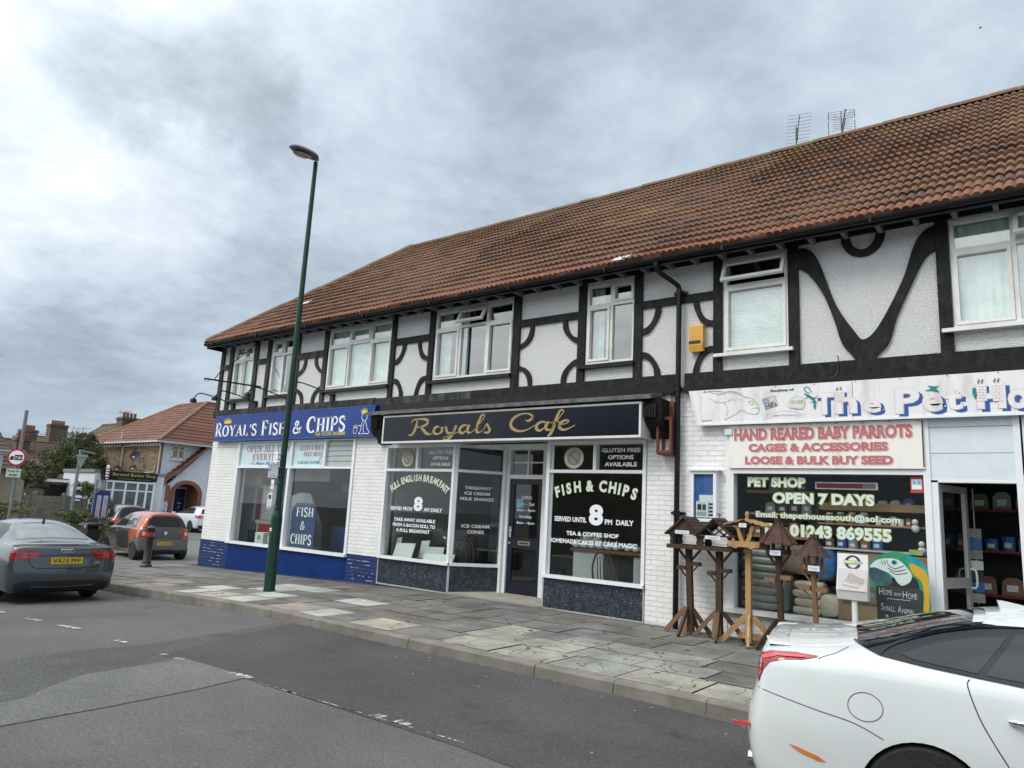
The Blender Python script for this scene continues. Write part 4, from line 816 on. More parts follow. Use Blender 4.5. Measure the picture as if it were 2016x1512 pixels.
put_text(mb, '8', frame_front(-6.07, -5.81, 1.475, 1.80, y), bold=.05); text_line(mb, 'SERVED UNTIL', -6.72, -6.11, 1.51, 1.59, y, bold=.032); text_line(mb, 'PM  DAILY', -5.78, -5.28, 1.50, 1.58, y, bold=.032)
text_line(mb, 'TEA & COFFEE SHOP', -6.48, -5.53, 1.30, 1.365, y, bold=.032); text_line(mb, 'HOMEMADE CAKES BY CAKE MAGIC', -6.82, -5.22, 1.17, 1.24, y, bold=.032)
for x0, x1 in ((-9.68, -9.02), (-5.90, -5.16)):
    c = (x0+x1)/2
    for s, k, z in (('GLUTEN FREE', 1, 2.615), ('OPTIONS', .66, 2.505), ('AVAILABLE', .84, 2.395)): text_line(mb, s, c-(x1-x0)*k*.46, c+(x1-x0)*k*.46, z, z+.066, y, bold=.032)
pl = lambda u, z, o=-.046: (A0[0]+(A1[0]-A0[0])*u, A0[1]+(A1[1]-A0[1])*u-.0, z)
def panel_text(s, u0, u1, z0, z1):
    L = Vector((A1[0]-A0[0], A1[1]-A0[1])).normalized(); nn = Vector((L.y, -L.x))*-.044
    put_text(mb, s, lambda u, v: (A0[0]+(A1[0]-A0[0])*(u0+(u1-u0)*u)+nn.x, A0[1]+(A1[1]-A0[1])*(u0+(u1-u0)*u)+nn.y, z0+(z1-z0)*v), bold=.02)
for s, u0, u1, z in (('TAKEAWAY', .22, .74, 1.985), ('ICE CREAM', .22, .72, 1.885), ('MILK SHAKES', .14, .80, 1.785), ('ICE CREAM', .20, .74, 1.295), ('CONES', .32, .64, 1.195)): panel_text(s, u0, u1, z, z+.058)
mb.build('lettering', [m_letter_w, m_letter_p], cf)
mb = MB()
for cx, cz, rx, rz_ in ((-10.23, 2.535, .165, .165), (-6.39, 2.53, .19, .175)):
    y = .046; mb.add([(cx+rx*cos(a*pi/14), y, cz+rz_*sin(a*pi/14)) for a in range(28)], [tuple(range(28))], 0)
    mb.add([(cx+rx*.58*cos(a*pi/14), y-.001, cz+rz_*.58*sin(a*pi/14)) for a in range(28)], [tuple(range(28))], 1)
    for r in (1.0, .62): ribbon(mb, [(cx+rx*r*cos(a*pi/14), cz+rz_*r*sin(a*pi/14)) for a in range(29)], .012, lambda u, v: (u, y-.002, v), 2, smooth=False)
    arc_text(mb, 'GLUTEN FREE', cx, cz, rx*.70, rz_*.70, -1.3, 1.3, .032, y-.002, .03, mi=2); 
    for k in (-1, 0, 1): ribbon(mb, [(cx+k*.03, cz-rz_*.45), (cx+k*.05, cz+rz_*.45)], .014, lambda u, v: (u, y-.002, v), 3)
    ribbon(mb, [(cx-rx*.4, cz+rz_*.42), (cx+rx*.4, cz-rz_*.42)], .014, lambda u, v: (u, y-.003, v), 2, smooth=False)
mb.build('gluten_free_badge', [M('badge_cream', (.62, .56, .44)), m_grout, M('badge_brown', (.20, .11, .06)), M('badge_ear', (.50, .48, .38))], cf)
# cafe fascia: shallow box with aluminium edge and gold script
sg = thing('shop_sign', 'near-black boxed fascia sign reading Royals Cafe in gold script', 'shop sign', (-7.7, -.2, 2.78), 0)
X0, X1, Z0, Z1, YF = -10.52, -4.955, 2.785, 3.315, -.40
mb = MB(); mb.box(X0+.03, X1-.03, YF+.012, .0, Z0+.02, Z1-.01); mb.build('sign_case', m_alu, sg)
mb = MB(); mb.box(X0+.035, X1-.035, YF+.002, YF+.011, Z0+.035, Z1-.035); mb.box(-8.003, -8.0, YF, YF+.003, Z0+.035, Z1-.035); mb.build('board', m_navy, sg)
mb = MB(); mb.box(X0, X1, YF-.008, YF+.04, Z0, Z0+.035); mb.box(X0, X1, YF-.008, YF+.04, Z1-.03, Z1); mb.box(X0, X0+.035, YF-.006, YF+.04, Z0+.035, Z1-.03); mb.box(X1-.035, X1, YF-.006, YF+.04, Z0+.035, Z1-.03)
mb.add([(X1, YF+.04, Z0), (X1+.0, -.0, Z0-.02), (X1, 0, Z1), (X1, YF+.04, Z1)], [(0, 1, 2, 3)]); mb.build('trim', M('satin_trim', (.62, .62, .60), (.70, .70, .68), 9, .35), sg)
fr = lambda u, v: (-9.80+u*3.66, YF-.002, 2.885+v*.34); mb = MB(); TH, HN = .052, .014
SC = [  # gold script, drawn as pen strokes (u along the board, v up)
 [(.062, .98, .02), (.055, .60, .05), (.040, .28, .05), (.020, .12, .03), (.000, .16, .012)], [(.015, .78, .012), (.03, .95, .02), (.09, 1.0, .03), (.135, .92, .05), (.135, .72, .045), (.10, .58, .03), (.06, .55, .014)], [(.085, .56, .02), (.11, .40, .05), (.135, .20, .05), (.165, .14, .02), (.185, .24, .012)],
 [(.225, .55, .02), (.20, .50, .045), (.187, .32, .05), (.20, .16, .04), (.225, .15, .025), (.245, .28, .045), (.245, .46, .04), (.225, .55, .02), (.265, .48, .012)],
 [(.275, .54, .03), (.278, .34, .05), (.292, .17, .04), (.315, .20, .02), (.335, .34, .014)], [(.345, .56, .04), (.332, .30, .05), (.315, .02, .05), (.29, -.16, .04), (.265, -.18, .025), (.265, -.06, .014), (.31, .06, .012), (.365, .22, .012)],
 [(.425, .50, .02), (.40, .56, .03), (.375, .44, .045), (.370, .24, .05), (.39, .14, .035), (.415, .28, .014)], [(.435, .56, .04), (.422, .34, .05), (.428, .17, .04), (.45, .18, .014), (.475, .34, .012)],
 [(.475, .34, .012), (.515, .75, .014), (.530, 1.02, .02), (.512, 1.04, .03), (.495, .72, .05), (.482, .34, .05), (.488, .17, .04), (.51, .18, .014), (.535, .38, .012)], [(.535, .38, .012), (.548, .56, .03), (.560, .40, .04), (.568, .24, .045), (.555, .13, .035), (.530, .15, .02)],
]
SC2 = [
 [(.785, .78, .045), (.775, .92, .03), (.745, 1.0, .02), (.705, .94, .03), (.672, .74, .045), (.662, .46, .05), (.682, .24, .045), (.722, .14, .03), (.765, .24, .018), (.80, .42, .012)], [(.745, .70, .012), (.76, .62, .03), (.785, .78, .045)],
 [(.862, .50, .02), (.838, .56, .03), (.812, .44, .045), (.808, .24, .05), (.828, .14, .035), (.852, .28, .014)], [(.873, .56, .04), (.858, .34, .05), (.865, .17, .04), (.888, .2, .014), (.905, .40, .012)],
 [(.905, .40, .012), (.935, .80, .014), (.95, 1.02, .02), (.932, 1.06, .03), (.915, .74, .05), (.90, .30, .05), (.885, -.02, .045), (.868, -.14, .02)], [(.88, .50, .014), (.93, .53, .014)],
 [(.925, .34, .012), (.965, .44, .014), (.978, .54, .02), (.958, .58, .03), (.935, .44, .045), (.932, .24, .045), (.955, .14, .03), (.985, .22, .016), (1.01, .34, .012)],
]
asp = 3.66/.34
def pen(P):
    R = catmull([(p[0], p[1], p[2]) for p in P], 6); vs = []
    for i, p in enumerate(R):
        d = R[min(i+1, len(R)-1)]-R[max(i-1, 0)]; dx_, dz_ = d.x*asp, d.y; L = math.hypot(dx_, dz_) or 1; wd = p.z*3.4
        nx_, nz_ = -dz_/L, dx_/L; vs += [fr(p.x+nx_*wd/2/asp, p.y+nz_*wd/2), fr(p.x-nx_*wd/2/asp, p.y-nz_*wd/2)]
    mb.add(vs, [(2*i, 2*i+1, 2*i+3, 2*i+2) for i in range(len(R)-1)])
for P in SC: pen([(u*.95, v, t) for u, v, t in P])
for P in SC2: pen(P)
mb.build('lettering', m_gold, sg)
mb = MB(); mb.add([(-11.0, -.46, 3.345), (-4.78, -.46, 3.345), (-4.78, 0, 3.46), (-11.0, 0, 3.46), (-11.0, -.46, 3.405), (-4.78, -.46, 3.405), (-4.78, 0, 3.50), (-11, 0, 3.50)], [(0, 3, 2, 1), (4, 5, 6, 7), (0, 1, 5, 4), (1, 2, 6, 5), (2, 3, 7, 6), (3, 0, 4, 7)]); mb.build('cornice', m_lead, bld)
mb = MB(); mb.box(-11.0, -4.8, -.30, 0, 3.30, 3.35); mb.build('cornice_board', m_black, bld)
for x in (-10.97, -5.0):        # console brackets
    mb = MB(); s = .30 if x < -10 else .32; yz = [(0, 2.80), (-.09, 2.82), (-.12, 2.90), (-.22, 2.96), (-.30, 3.05), (-.34, 3.36), (0, 3.36)]
    mb.prism(yz, x, x+s, axis='X'); mb.prism([(-.30, 3.08), (-.37, 3.08), (-.37, 3.28), (-.33, 3.28)], x+.06, x+s-.06, axis='X')
    for k in range(4): mb.box(x+.07+k*.045, x+.09+k*.045, -.385, -.36, 3.09, 3.27)
    mb.build('console_bracket', m_timber, bld)
# ------------------------------------------------------------------ the pet shop
sill_z = .455
mb = MB(); mb.box(-3.82, -3.715, -.03, .12, .50, 2.97); mb.box(-1.41, -1.335, -.035, .12, .12, 2.97); mb.box(-3.715, -1.41, -.03, .12, 2.30, 2.365); mb.box(-3.88, -1.40, -.10, .12, .45, .505)
mb.box(-1.335, -1.265, -.02, .12, .12, 2.24); mb.box(-.505, -.44, -.035, .12, .12, 2.97); mb.box(-1.335, -.505, -.02, .12, 2.215, 2.25); mb.box(-.44, -.30, -.02, .12, .12, 2.25); mb.box(-.44, 1.6, -.02, .12, 2.25, 2.31); mb.box(-.30, 1.6, -.05, .12, .42, .50)
pf = mb.build('shopfront', m_white, bld)
pane(-3.715, -1.41, .505, 2.30, pf); pane(-.30, 1.6, .50, 2.25, pf)
mb = MB(); mb.box(-.44, 1.6, -.0, .2, .1, .42); mb.build('stall_riser', m_white, pf)
mb = MB(); mb.box(-1.335, -.505, -.015, .05, 2.25, 2.553); mb.box(-1.335, -.505, -.015, .05, 2.559, 2.862); mb.box(-1.335, -.505, -.015, .05, 2.868, 2.975); mb.box(-.42, 1.6, -.03, .05, 2.32, 2.97); mb.build('pale_infill_panel', m_panel, pf)
# sign boards
sg = thing('shop_sign', 'long white pet shop fascia with iguana drawing and blue-shadowed bubble letters', 'shop sign', (-1.5, -.1, 2.98))
yb = -.115; mb = MB(); mb.prism([(-4.205, 2.985), (1.9, 2.985), (1.9, 3.475), (-4.32, 3.475)], yb, -.04); mb.build('board', m_sign_wh, sg)
mb = MB(); mb.box(-4.215, 1.9, yb-.012, yb+.03, 2.965, 2.99); mb.bar((-4.33, yb-.004, 3.475), (-4.205, yb-.004, 2.985), .02, .02, (0, 1, 0)); mb.build('trim', m_white, sg)
mb = MB(); mb.box(-2.142, -2.139, yb-.003, yb, 2.99, 3.47)
for i in range(9):
    for z in (3.46,): x = -4.1+i*.5; mb.add([(x+.008*cos(a), yb-.004, z+.008*sin(a)) for a in [k*pi/4 for k in range(8)]], [tuple(range(8))])
mb.build('screws', m_ink, sg)
y = yb-.005
PT = lambda px, py: (lambda p: (p.x, p.z))(onY(px, py, yb))      # photo point on the sign face
def zm(a, b): return PT(1280+a/2.607, 700+b/2.607)
mb = MB(); F0 = lambda u, v: (u, y, v)
def bubble(s, px0, py0, px1, py1, hz=None, bold=.03):
    (xa, za), (xb, zb) = zm(px0, py0), zm(px1, py1)
    put_text(mb, s, frame_front(xa+.042, xb+.042, min(za, zb)-.034, max(za, zb)-.030, y+.002), bold=bold+.02, mi=0)
    put_text(mb, s, frame_front(xa-.005, xb+.005, min(za, zb)-.005, max(za, zb)+.005, y), bold=bold+.018, mi=1)
    put_text(mb, s, frame_front(xa, xb, min(za, zb), max(za, zb), y-.002), bold=bold, mi=2)
bubble('T', 845, 305, 945, 190); bubble('h', 950, 300, 1060, 175); bubble('e', 1095, 295, 1185, 225)
bubble('P', 1260, 300, 1380, 165); bubble('e', 1400, 290, 1500, 190); bubble('t', 1520, 280, 1600, 175)
bubble('H', 1680, 275, 1820, 140); bubble('o', 1840, 275, 1940, 170)
x = zm(1940, 200)[0]+.04
for c, w_ in (('u', .17), ('s', .15), ('e', .17)):
    (xa, za) = (x, 3.045); put_text(mb, c, frame_front(xa+.03, xa+w_+.03, 3.03, 3.20, y+.002), bold=.04, mi=0); put_text(mb, c, frame_front(xa, xa+w_, 3.05, 3.22, y-.002), bold=.03, mi=2); x += w_+.05
def chim(a, b, c, d):
    (xa, za), (xb, zb) = zm(a, b), zm(c, d); zl, zh = min(za, zb), max(za, zb)
    mb.add([(xa, y-.003, zl), (xb, y-.003, zl), (xb, y-.003, zh), (xa, y-.003, zh)], [(0, 1, 2, 3)], 2)
    for i in range(6):
        z = zl+(zh-zl)*i/6; ribbon(mb, [(xa, z), (xb, z)], .004, lambda u, v: (u, y-.004, v), 3, smooth=False); x = xa+(xb-xa)*(.35 if i % 2 else .65); ribbon(mb, [(x, z), (x, z+(zh-zl)/6)], .004, lambda u, v: (u, y-.004, v), 3, smooth=False)
    for k in (.3, .65): x = xa+(xb-xa)*k; ribbon(mb, [(x, zh+.01), (x-.012, zh+.025), (x+.006, zh+.04), (x-.006, zh+.055)], .009, lambda u, v: (u, y-.004, v), 4)
chim(948, 240, 998, 182); chim(1678, 235, 1725, 145); chim(1760, 235, 1808, 140)
def blob(pts, mi, off=.003, k=4): 
    P = catmull([(a, 0, b) for a, b in pts], k, closed=True); mb.add([(p.x, y-off, p.z) for p in P], [tuple(range(len(P)))], mi)
# gecko and birds
G = [zm(*p) for p in [(820, 195), (800, 185), (790, 172), (798, 162), (815, 165), (822, 178), (830, 190)]]; ribbon(mb, G, .010, lambda u, v: (u, y-.003, v), 5)
ribbon(mb, [zm(*p)+(w_,) for p, w_ in [((790, 195), .006), ((800, 200), .02), ((820, 212), .03), ((838, 225), .034), ((845, 245), .026), ((845, 262), .03), ((846, 275), .012)]], .02, lambda u, v: (u, y-.003, v), 5)
for p, q in (((815, 208), (795, 222)), ((838, 222), (862, 205)), ((842, 240), (822, 238)), ((846, 235), (860, 240))): ribbon(mb, [zm(*p), zm(*q)], .008, lambda u, v: (u, y-.003, v), 5, smooth=False)
blob([zm(*p) for p in [(1410, 180), (1440, 170), (1425, 155), (1455, 158), (1483, 156), (1468, 168), (1484, 188), (1450, 182)]], 5)
blob([zm(*p) for p in [(1655, 170), (1668, 165), (1676, 185), (1678, 215), (1668, 222), (1655, 195)]], 5)
# iguana sketch, brand square, dog badge and ribbon
I = lambda *ps: [zm(*p) for p in ps]
for P, w_ in ((I((300, 185), (360, 200), (400, 185), (440, 190), (480, 210), (520, 220), (550, 250), (560, 280), (545, 300), (500, 295), (470, 280), (440, 300), (380, 330)), .008), (I((560, 272), (540, 268), (520, 272)), .006), (I((300, 215), (340, 240), (380, 240), (420, 225)), .006), (I((380, 240), (400, 280), (390, 310)), .006), (I((505, 240), (520, 232), (532, 242), (520, 252), (505, 240)), .008), (I((265, 335), (320, 332)), .014), (I((270, 190), (320, 183), (370, 184)), .012)):
    ribbon(mb, P, w_, lambda u, v: (u, y, v), 6)
for k in range(11): a, b = 360+k*10.5, 183+abs(k-4)*1.8; ribbon(mb, I((a, b+12), (a+3, b-6)), .006, lambda u, v: (u, y, v), 6, smooth=False)
random.seed(4)
for k in range(60): a, b = random.gauss(430, 50), random.gauss(222, 14); ribbon(mb, I((a, b), (a+random.uniform(-6, 6), b+random.uniform(-5, 5))), .004, lambda u, v: (u, y, v), 6, smooth=False)
q = I((577, 226), (640, 206), (657, 255), (594, 278))
ribbon(mb, q+[q[0]], .006, lambda u, v: (u, y-.001, v), 4, smooth=False)
L2 = lambda s, t: tuple((q[0][i]*(1-s)*(1-t)+q[1][i]*s*(1-t)+q[2][i]*s*t+q[3][i]*(1-s)*t) for i in (0, 1))
for (s0, s1, c) in ((.04, .46, 7), (.5, .92, 8)): mb.add([(p[0], y-.001, p[1]) for p in (L2(s0, .04), L2(s1, .04), L2(s1, .48), L2(s0, .48))], [(0, 1, 2, 3)], c)
put_text(mb, "Hill's", lambda u, v: (lambda p: (p[0], y-.002, p[1]))(L2(.08+.84*u, .96-.44*v)), bold=.02, mi=4)
text_line(mb, 'Stockists of', zm(617, 185)[0], zm(738, 170)[0], zm(617, 187)[1], zm(738, 168)[1], y-.001, bold=.035, mi=4)
P = I((712, 262), (712, 240), (725, 222), (750, 212), (780, 214), (795, 235), (790, 262), (780, 275), (725, 270)); blob(P, 9, .001); ribbon(mb, P+[P[0]], .005, lambda u, v: (u, y-.002, v), 6); ribbon(mb, I((722, 262), (750, 270), (785, 268)), .022, lambda u, v: (u, y-.002, v), 10)
text_line(mb, 'PETS CORNER', zm(722, 240)[0], zm(788, 230)[0], zm(722, 250)[1], zm(788, 228)[1], y-.003, shear=.2, bold=.03, mi=6)
rb = I((600, 305), (640, 292), (690, 284), (740, 287), (795, 302), (785, 318), (740, 306), (690, 303), (640, 308), (605, 322)); ribbon(mb, rb+[rb[0]], .004, lambda u, v: (u, y, v), 11, smooth=False)
text_line(mb, 'JAMES WELLBELOVED', zm(625, 312)[0], zm(778, 298)[0], zm(625, 314)[1], zm(778, 300)[1], y, mi=11, bold=.01)
mb.build('lettering', [m_mblue, m_pinkl, m_sign_wh, M('brick_pink', (.60, .25, .28)), m_ink, m_teal, M('iguana_grey', (.30, .29, .26), (.5, .49, .45), 40), M('square_blue', (.25, .36, .50)), M('square_peach', (.72, .55, .42)), M('badge_mint', (.66, .72, .62)), M('badge_pink', (.72, .52, .56)), M('faint_grey', (.52, .55, .58))], sg)
sg = thing('shop_sign', 'cream board with dusty red words Hand Reared Baby Parrots above the pet shop window', 'shop sign', (-2.6, -.05, 2.36))
y1 = -.06; mb = MB(); mb.box(-3.765, -1.385, y1, -.031, 2.37, 2.962); mb.build('board', m_sign_cr, sg)
mb = MB()
for i in range(8): x = -3.6+i*.31; mb.add([(x+.008*cos(a), y1-.002, 2.945+.008*sin(a)) for a in [k*pi/4 for k in range(8)]], [tuple(range(8))])
mb.box(-1.40, -1.386, y1-.003, y1, 2.39, 2.95); mb.build('screws', m_ink, sg)
mb = MB(); y = y1-.003
def jag_line(s, x0, x1, z0, z1, b=.05):
    words = s; put_text(mb, s, frame_front(x0+.012, x1+.012, z0-.010, z1-.010, y), bold=b, mi=1); put_text(mb, s, frame_front(x0, x1, z0, z1, y-.002), bold=b, mi=0)
jag_line('HAND REARED BABY PARROTS', -3.69, -1.50, 2.745, 2.91, .05); jag_line('CAGES & ACCESSORIES', -3.49, -1.77, 2.59, 2.70, .05); jag_line('LOOSE & BULK BUY SEED', -3.54, -1.72, 2.42, 2.53, .05)
mb.build('lettering', [m_dusty, m_pinkl], sg)
mb = MB(); mb.box(-3.82, -3.715, -.085, -.03, 2.83, 2.91); tag(settle(mb.build('alarm_sensor', m_panel), (-3.77, -.03, 2.83)), 'small pale square sensor box at the left end of the parrots board', 'sensor')
# pet shop window lettering: pale mint letters with an olive edge
mb = MB(); y = .0445
def mint(s, x0, x1, z0, z1, b=.045, e=.05):
    h = z1-z0; put_text(mb, s, frame_front(x0-.008, x1+.008, z0-.008, z1+.008, y), bold=b+e, mi=1); put_text(mb, s, frame_front(x0, x1, z0, z1, y-.002), bold=b, mi=0)
mint('PET SHOP', -3.54, -2.78, 2.125, 2.255); mint('OPEN 7 DAYS', -3.205, -1.965, 1.91, 2.055); mint('Email: thepethousesouth@aol.com', -3.43, -1.69, 1.70, 1.80, .03, .045); mint('Tel: 01243 869555', -3.36, -1.79, 1.485, 1.65, .045)
mb.build('lettering', [m_letter_m, m_olive], pf)
mb = MB(); mb.box(-1.56, -1.425, .03, .046, 2.09, 2.28, 0); mb.box(-1.545, -1.44, .025, .031, 2.13, 2.25, 1); mb.box(-1.535, -1.50, .02, .026, 2.19, 2.235, 2); mb.box(-1.485, -1.45, .02, .026, 2.19, 2.235, 2); mb.build('sticker', [M('sticker_red', (.50, .06, .05)), m_letter_w, M('sticker_blue', (.2, .4, .55))], pf)
# open door of the pet shop, swung inwards on its left jamb
mb = MB(); a = radians(74); hx, hy = -1.262, .05; L = .74
dv = lambda t, z, o=0: (hx+t*cos(a)-o*sin(a), hy+t*sin(a)+o*cos(a), z)
def dbox(mb, t0, t1, z0, z1, o0=0, o1=.045): mb.add([dv(t0, z0, o0), dv(t1, z0, o0), dv(t1, z0, o1), dv(t0, z0, o1), dv(t0, z1, o0), dv(t1, z1, o0), dv(t1, z1, o1), dv(t0, z1, o1)], [(0, 3, 2, 1), (4, 5, 6, 7), (0, 1, 5, 4), (1, 2, 6, 5), (2, 3, 7, 6), (3, 0, 4, 7)])
dbox(mb, 0, .07, .15, 2.2); dbox(mb, L-.07, L, .15, 2.2); dbox(mb, .07, L-.07, 2.12, 2.2); dbox(mb, .07, L-.07, .15, .27); dbox(mb, .07, L-.07, 1.0, 1.12)
pd = mb.build('door', m_alu, bld)
for z0, z1 in ((.27, 1.0), (1.12, 2.12)): mb = MB(); dbox(mb, .07, L-.07, z0, z1, .02, .026); mb.build('pane', m_glass, pd)
mb = MB(); mb.tube(catmull([dv(L-.05, 1.0, -.01), dv(L-.05, 1.02, -.07), dv(L-.05, 1.2, -.07), dv(L-.05, 1.22, -.01)], 4), .012, 6); mb.build('door_handle', m_white, pd)
# inside rooms
mb = MB()
for x0, x1 in ((-17.05, -10.9), (-10.72, -4.75), (-4.6, 3.97)):
    mb.box(x0, x1, 3.6 if x0 < -12 else 4.4, 3.7 if x0 < -12 else 4.5, .1, 3.4, 0); mb.box(x0, x0+.04, .26, 4.4, .1, 3.4, 0); mb.box(x1-.04, x1, .26, 4.4, .1, 3.4, 0); mb.box(x0, x1, .26, 4.4, 3.36, 3.4, 0); mb.box(x0, x1, .26, 4.4, .06, .10, 1)
mb.build('interior_room', [m_intw, m_intf], bld)
# ------------------------------------------------------------------ things on the wall
t = thing('alarm_box', 'orange-yellow alarm box on the pebbledash right of the downpipe', 'alarm box', (-4.24, 0, 4.05))
mb = MB(); mb.prism([(0, 4.08), (-.10, 4.06), (-.125, 4.15), (-.125, 4.20), (-.10, 4.215), (-.105, 4.44), (-.09, 4.465), (0, 4.47)], -4.35, -4.14, axis='X'); mb.build('case', M('alarm_orange', (.62, .33, .045), (.70, .39, .06), 6, .4), t)
mb = MB(); mb.box(-4.345, -4.165, -.131, -.124, 4.175, 4.222); mb.build('label_strip', m_ink, t)
t = thing('notice_case', 'white glazed notice case on the painted brick beside the bird tables', 'notice case', (-4.1, 0, 1.6))
mb = MB(); bars(mb, -4.31, -3.93, 1.62, 2.325, .045, -.11, -.06); mb.box(-4.31, -3.93, -.06, 0, 1.62, 2.325); mb.box(-4.36, -3.88, -.14, 0, 2.325, 2.345); mb.build('case', m_white, t)
mb = MB(); mb.box(-4.265, -3.975, -.07, -.065, 1.665, 2.28); mb.build('backing', M('case_blue', (.02, .07, .26), (.03, .12, .36), 6, .6), t)
mb = MB(); mb.box(-4.235, -4.06, -.08, -.073, 1.68, 1.90); mb.box(-4.05, -3.985, -.08, -.073, 1.68, 1.90); mb.box(-4.19, -3.99, -.078, -.071, 1.90, 1.99); mb.build('notices', M('paper', (.62, .68, .72), (.7, .74, .76), 20), t)
mb = MB(); mb.box(-4.215, -4.155, -.083, -.08, 1.78, 1.86); mb.box(-4.14, -4.09, -.083, -.08, 1.78, 1.86)
for k in range(5): mb.box(-4.22, -4.08, -.083, -.08, 1.70+k*.013, 1.704+k*.013)
for k in range(4): mb.box(-4.045, -3.99, -.083, -.08, 1.70+k*.05, 1.73+k*.05)
text_line(mb, 'NOTICE', -4.20, -4.10, 1.87, 1.885, -.082); mb.build('print', m_ink, t)
mb = MB(); mb.box(-4.265, -3.975, -.10, -.096, 1.665, 2.28); mb.build('pane', m_glass, t)
t = thing('wall_lantern_box', 'old open red-brown wooden box frame fixed to the bare brick by the downpipe', 'box', (-4.75, 0, 2.58))
m_rb = M('red_brown_wood', (.10, .028, .018), (.16, .05, .03), 7, .7, .5, 30)
x0, x1, y0, y1, z0, z1 = -4.80, -4.56, -.22, 0, 2.57, 3.10; mb = MB()
for x in (x0, x1-.035):
    for y_ in (y0, y1-.035): mb.box(x, x+.035, y_, y_+.035, z0, z1)
for z in (z0, z1-.04): mb.box(x0+.035, x1-.035, y0+.002, y0+.03, z, z+.04); mb.box(x0+.002, x0+.03, y0+.035, y1-.035, z, z+.04); mb.box(x1-.03, x1-.002, y0+.035, y1-.035, z, z+.04)
mb.box(x0+.01, x1-.01, y0+.01, -.001, z0-.02, z0); mb.box(-4.72, -4.60, -.06, -.0, 3.10, 3.34); mb.box(x1-.03, x1-.012, y0+.03, -.04, z0, z1); mb.build('frame', m_rb, t)
mb = MB(); mb.box(-4.68, -4.565, -.012, -.002, 2.62, 3.52); mb.build('bare_brick_patch', brick_mat('bare_brick', (.24, .13, .08), (.32, .22, .13), (.30, .27, .22)), bld)
t = tag(settle((lambda m: (m.tube(catmull([(-2.33, -.045, 3.83), (-2.31, -.065, 3.80), (-2.315, -.07, 3.66), (-2.33, -.08, 3.58), (-2.40, -.11, 3.52)], 4), .007, 5), m.build('cable', m_ink))[1])(MB()), (-2.33, -.05, 3.8)), 'thin black cable looping over the beam below the wavy timber', 'cable')
# aerials behind the ridge
m_aer = M('aerial_metal', (.05, .05, .055), (.10, .10, .105), 20, .5)
def aerial(loc, lbl, kind, rz_=0, s=1, grp='television aerials on the main roof'):
    t = thing('tv_aerial', lbl, 'aerial', loc, rz_, grp); R = WM[t.name]; q = lambda x, y, z: R @ Vector((x*s, y*s, z*s))
    mb = MB(); mb.tube([q(0, 0, -.9), q(0, 0, .75)], .016*s, 6); mb.build('mast', m_aer, t)
    mb = MB()
    if kind == 'yagi_front':
        for k in range(9): z = .05+k*.085; w = .36-.0*k; mb.tube([q(-w, -.1-.06*k, z+.03*0), q(w, -.1-.06*k, z+.10)], .006*s, 4)
        mb.tube([q(0, 0, .1), q(0, -.5, .80)], .014*s, 5); mb.tube([q(-.0, -.05, .2), q(-.0, -.05, .6)], .04*s, 5)
    elif kind == 'grid':
        for (za, zb) in ((.48, .72), (.0, .42)):
            for x in (-.36, .36): mb.tube([q(x, -.05, za), q(x, -.05, zb)], .011*s, 4)
            n = 3
            for k in range(n+1):
                z = za+(zb-za)*k/n
                if zb > .5: mb.tube([q(-.36, -.05, z), q(.36, -.05, z+.02)], .006*s, 4)
        for k in range(8): z = .08+k*.04; mb.tube([q(-.28, -.2-.04*k, z-.06+.015*k), q(0, -.2, z), q(.28, -.2-.04*k, z-.05+.03*k)], .006*s, 4)
        mb.tube([q(0, 0, .1), q(.08, -.35, .62)], .018*s, 5); mb.tube([q(.02, 0, 0), q(.10, -.1, .45)], .01, 5)
    else:
        mb.tube([q(-.6, 0, .6), q(.6, 0, .66)], .012*s, 4)
        for k in range(8): x = -.55+k*.155; L = .2-.012*k; mb.tube([q(x, -L, .605+k*.008), q(x, L, .605+k*.008)], .008*s, 4)
        for z in (.5, .75): mb.tube([q(-.62, -.2, z), q(-.62, .2, z)], .008*s, 4)
        mb.tube([q(-.62, 0, .48), q(-.62, 0, .78)], .01*s, 4)
    mb.build('rods', m_aer, t); return t
a = onY(1568, 287, RY+.1); aerial((a.x, a.y, a.z-.02), 'dark yagi aerial with slanting rods, left of the pair above the ridge', 'yagi_front', .5, .62)
a = onY(1657, 262, RY+.1); aerial((a.x, a.y, a.z-.03), 'dark aerial with a square grid reflector, right of the pair above the ridge', 'grid', .35, .64)

# ------------------------------------------------------------------ street lamp
m_green = M('green_lamp_paint', (.003, .030, .020), (.006, .045, .030), 5, .4, .15, 25, c3=(.012, .028, .020), s3=3, spec=.4)
LX, LY = -10.90, -2.29; zb = pz(LX, LY)
t = thing('street_lamp', 'tall dark green street lamp column with a grey oval lantern on the pavement', 'street lamp', (LX, LY, zb))
WM[t.name] = Matrix.Translation((LX, LY, zb))
top = Vector((LX+.012, LY, 7.90)); mb = MB()
mb.lathe([(.098, 0), (.098, .02), (.094, .05), (.094, 1.22), (.088, 1.27), (.066, 1.33), (.062, 1.36)], (LX, LY, zb), 20)
mb.build('base', m_green, t, smooth=True)
mb = MB(); mb.tube([(LX, LY, zb+1.3), (LX+.004, LY, 3.6), top], [.056, .052, .040], 16); mb.build('column', m_green, t, smooth=True)
mb = MB(); mb.box(LX-.032, LX+.028, LY-.101, LY-.094, zb+1.03, zb+1.05); mb.box(LX-.032, LX+.028, LY-.101, LY-.094, zb+1.0, zb+1.018); mb.build('number_plate', m_letter_w, t)
mb = MB(); random.seed(8)
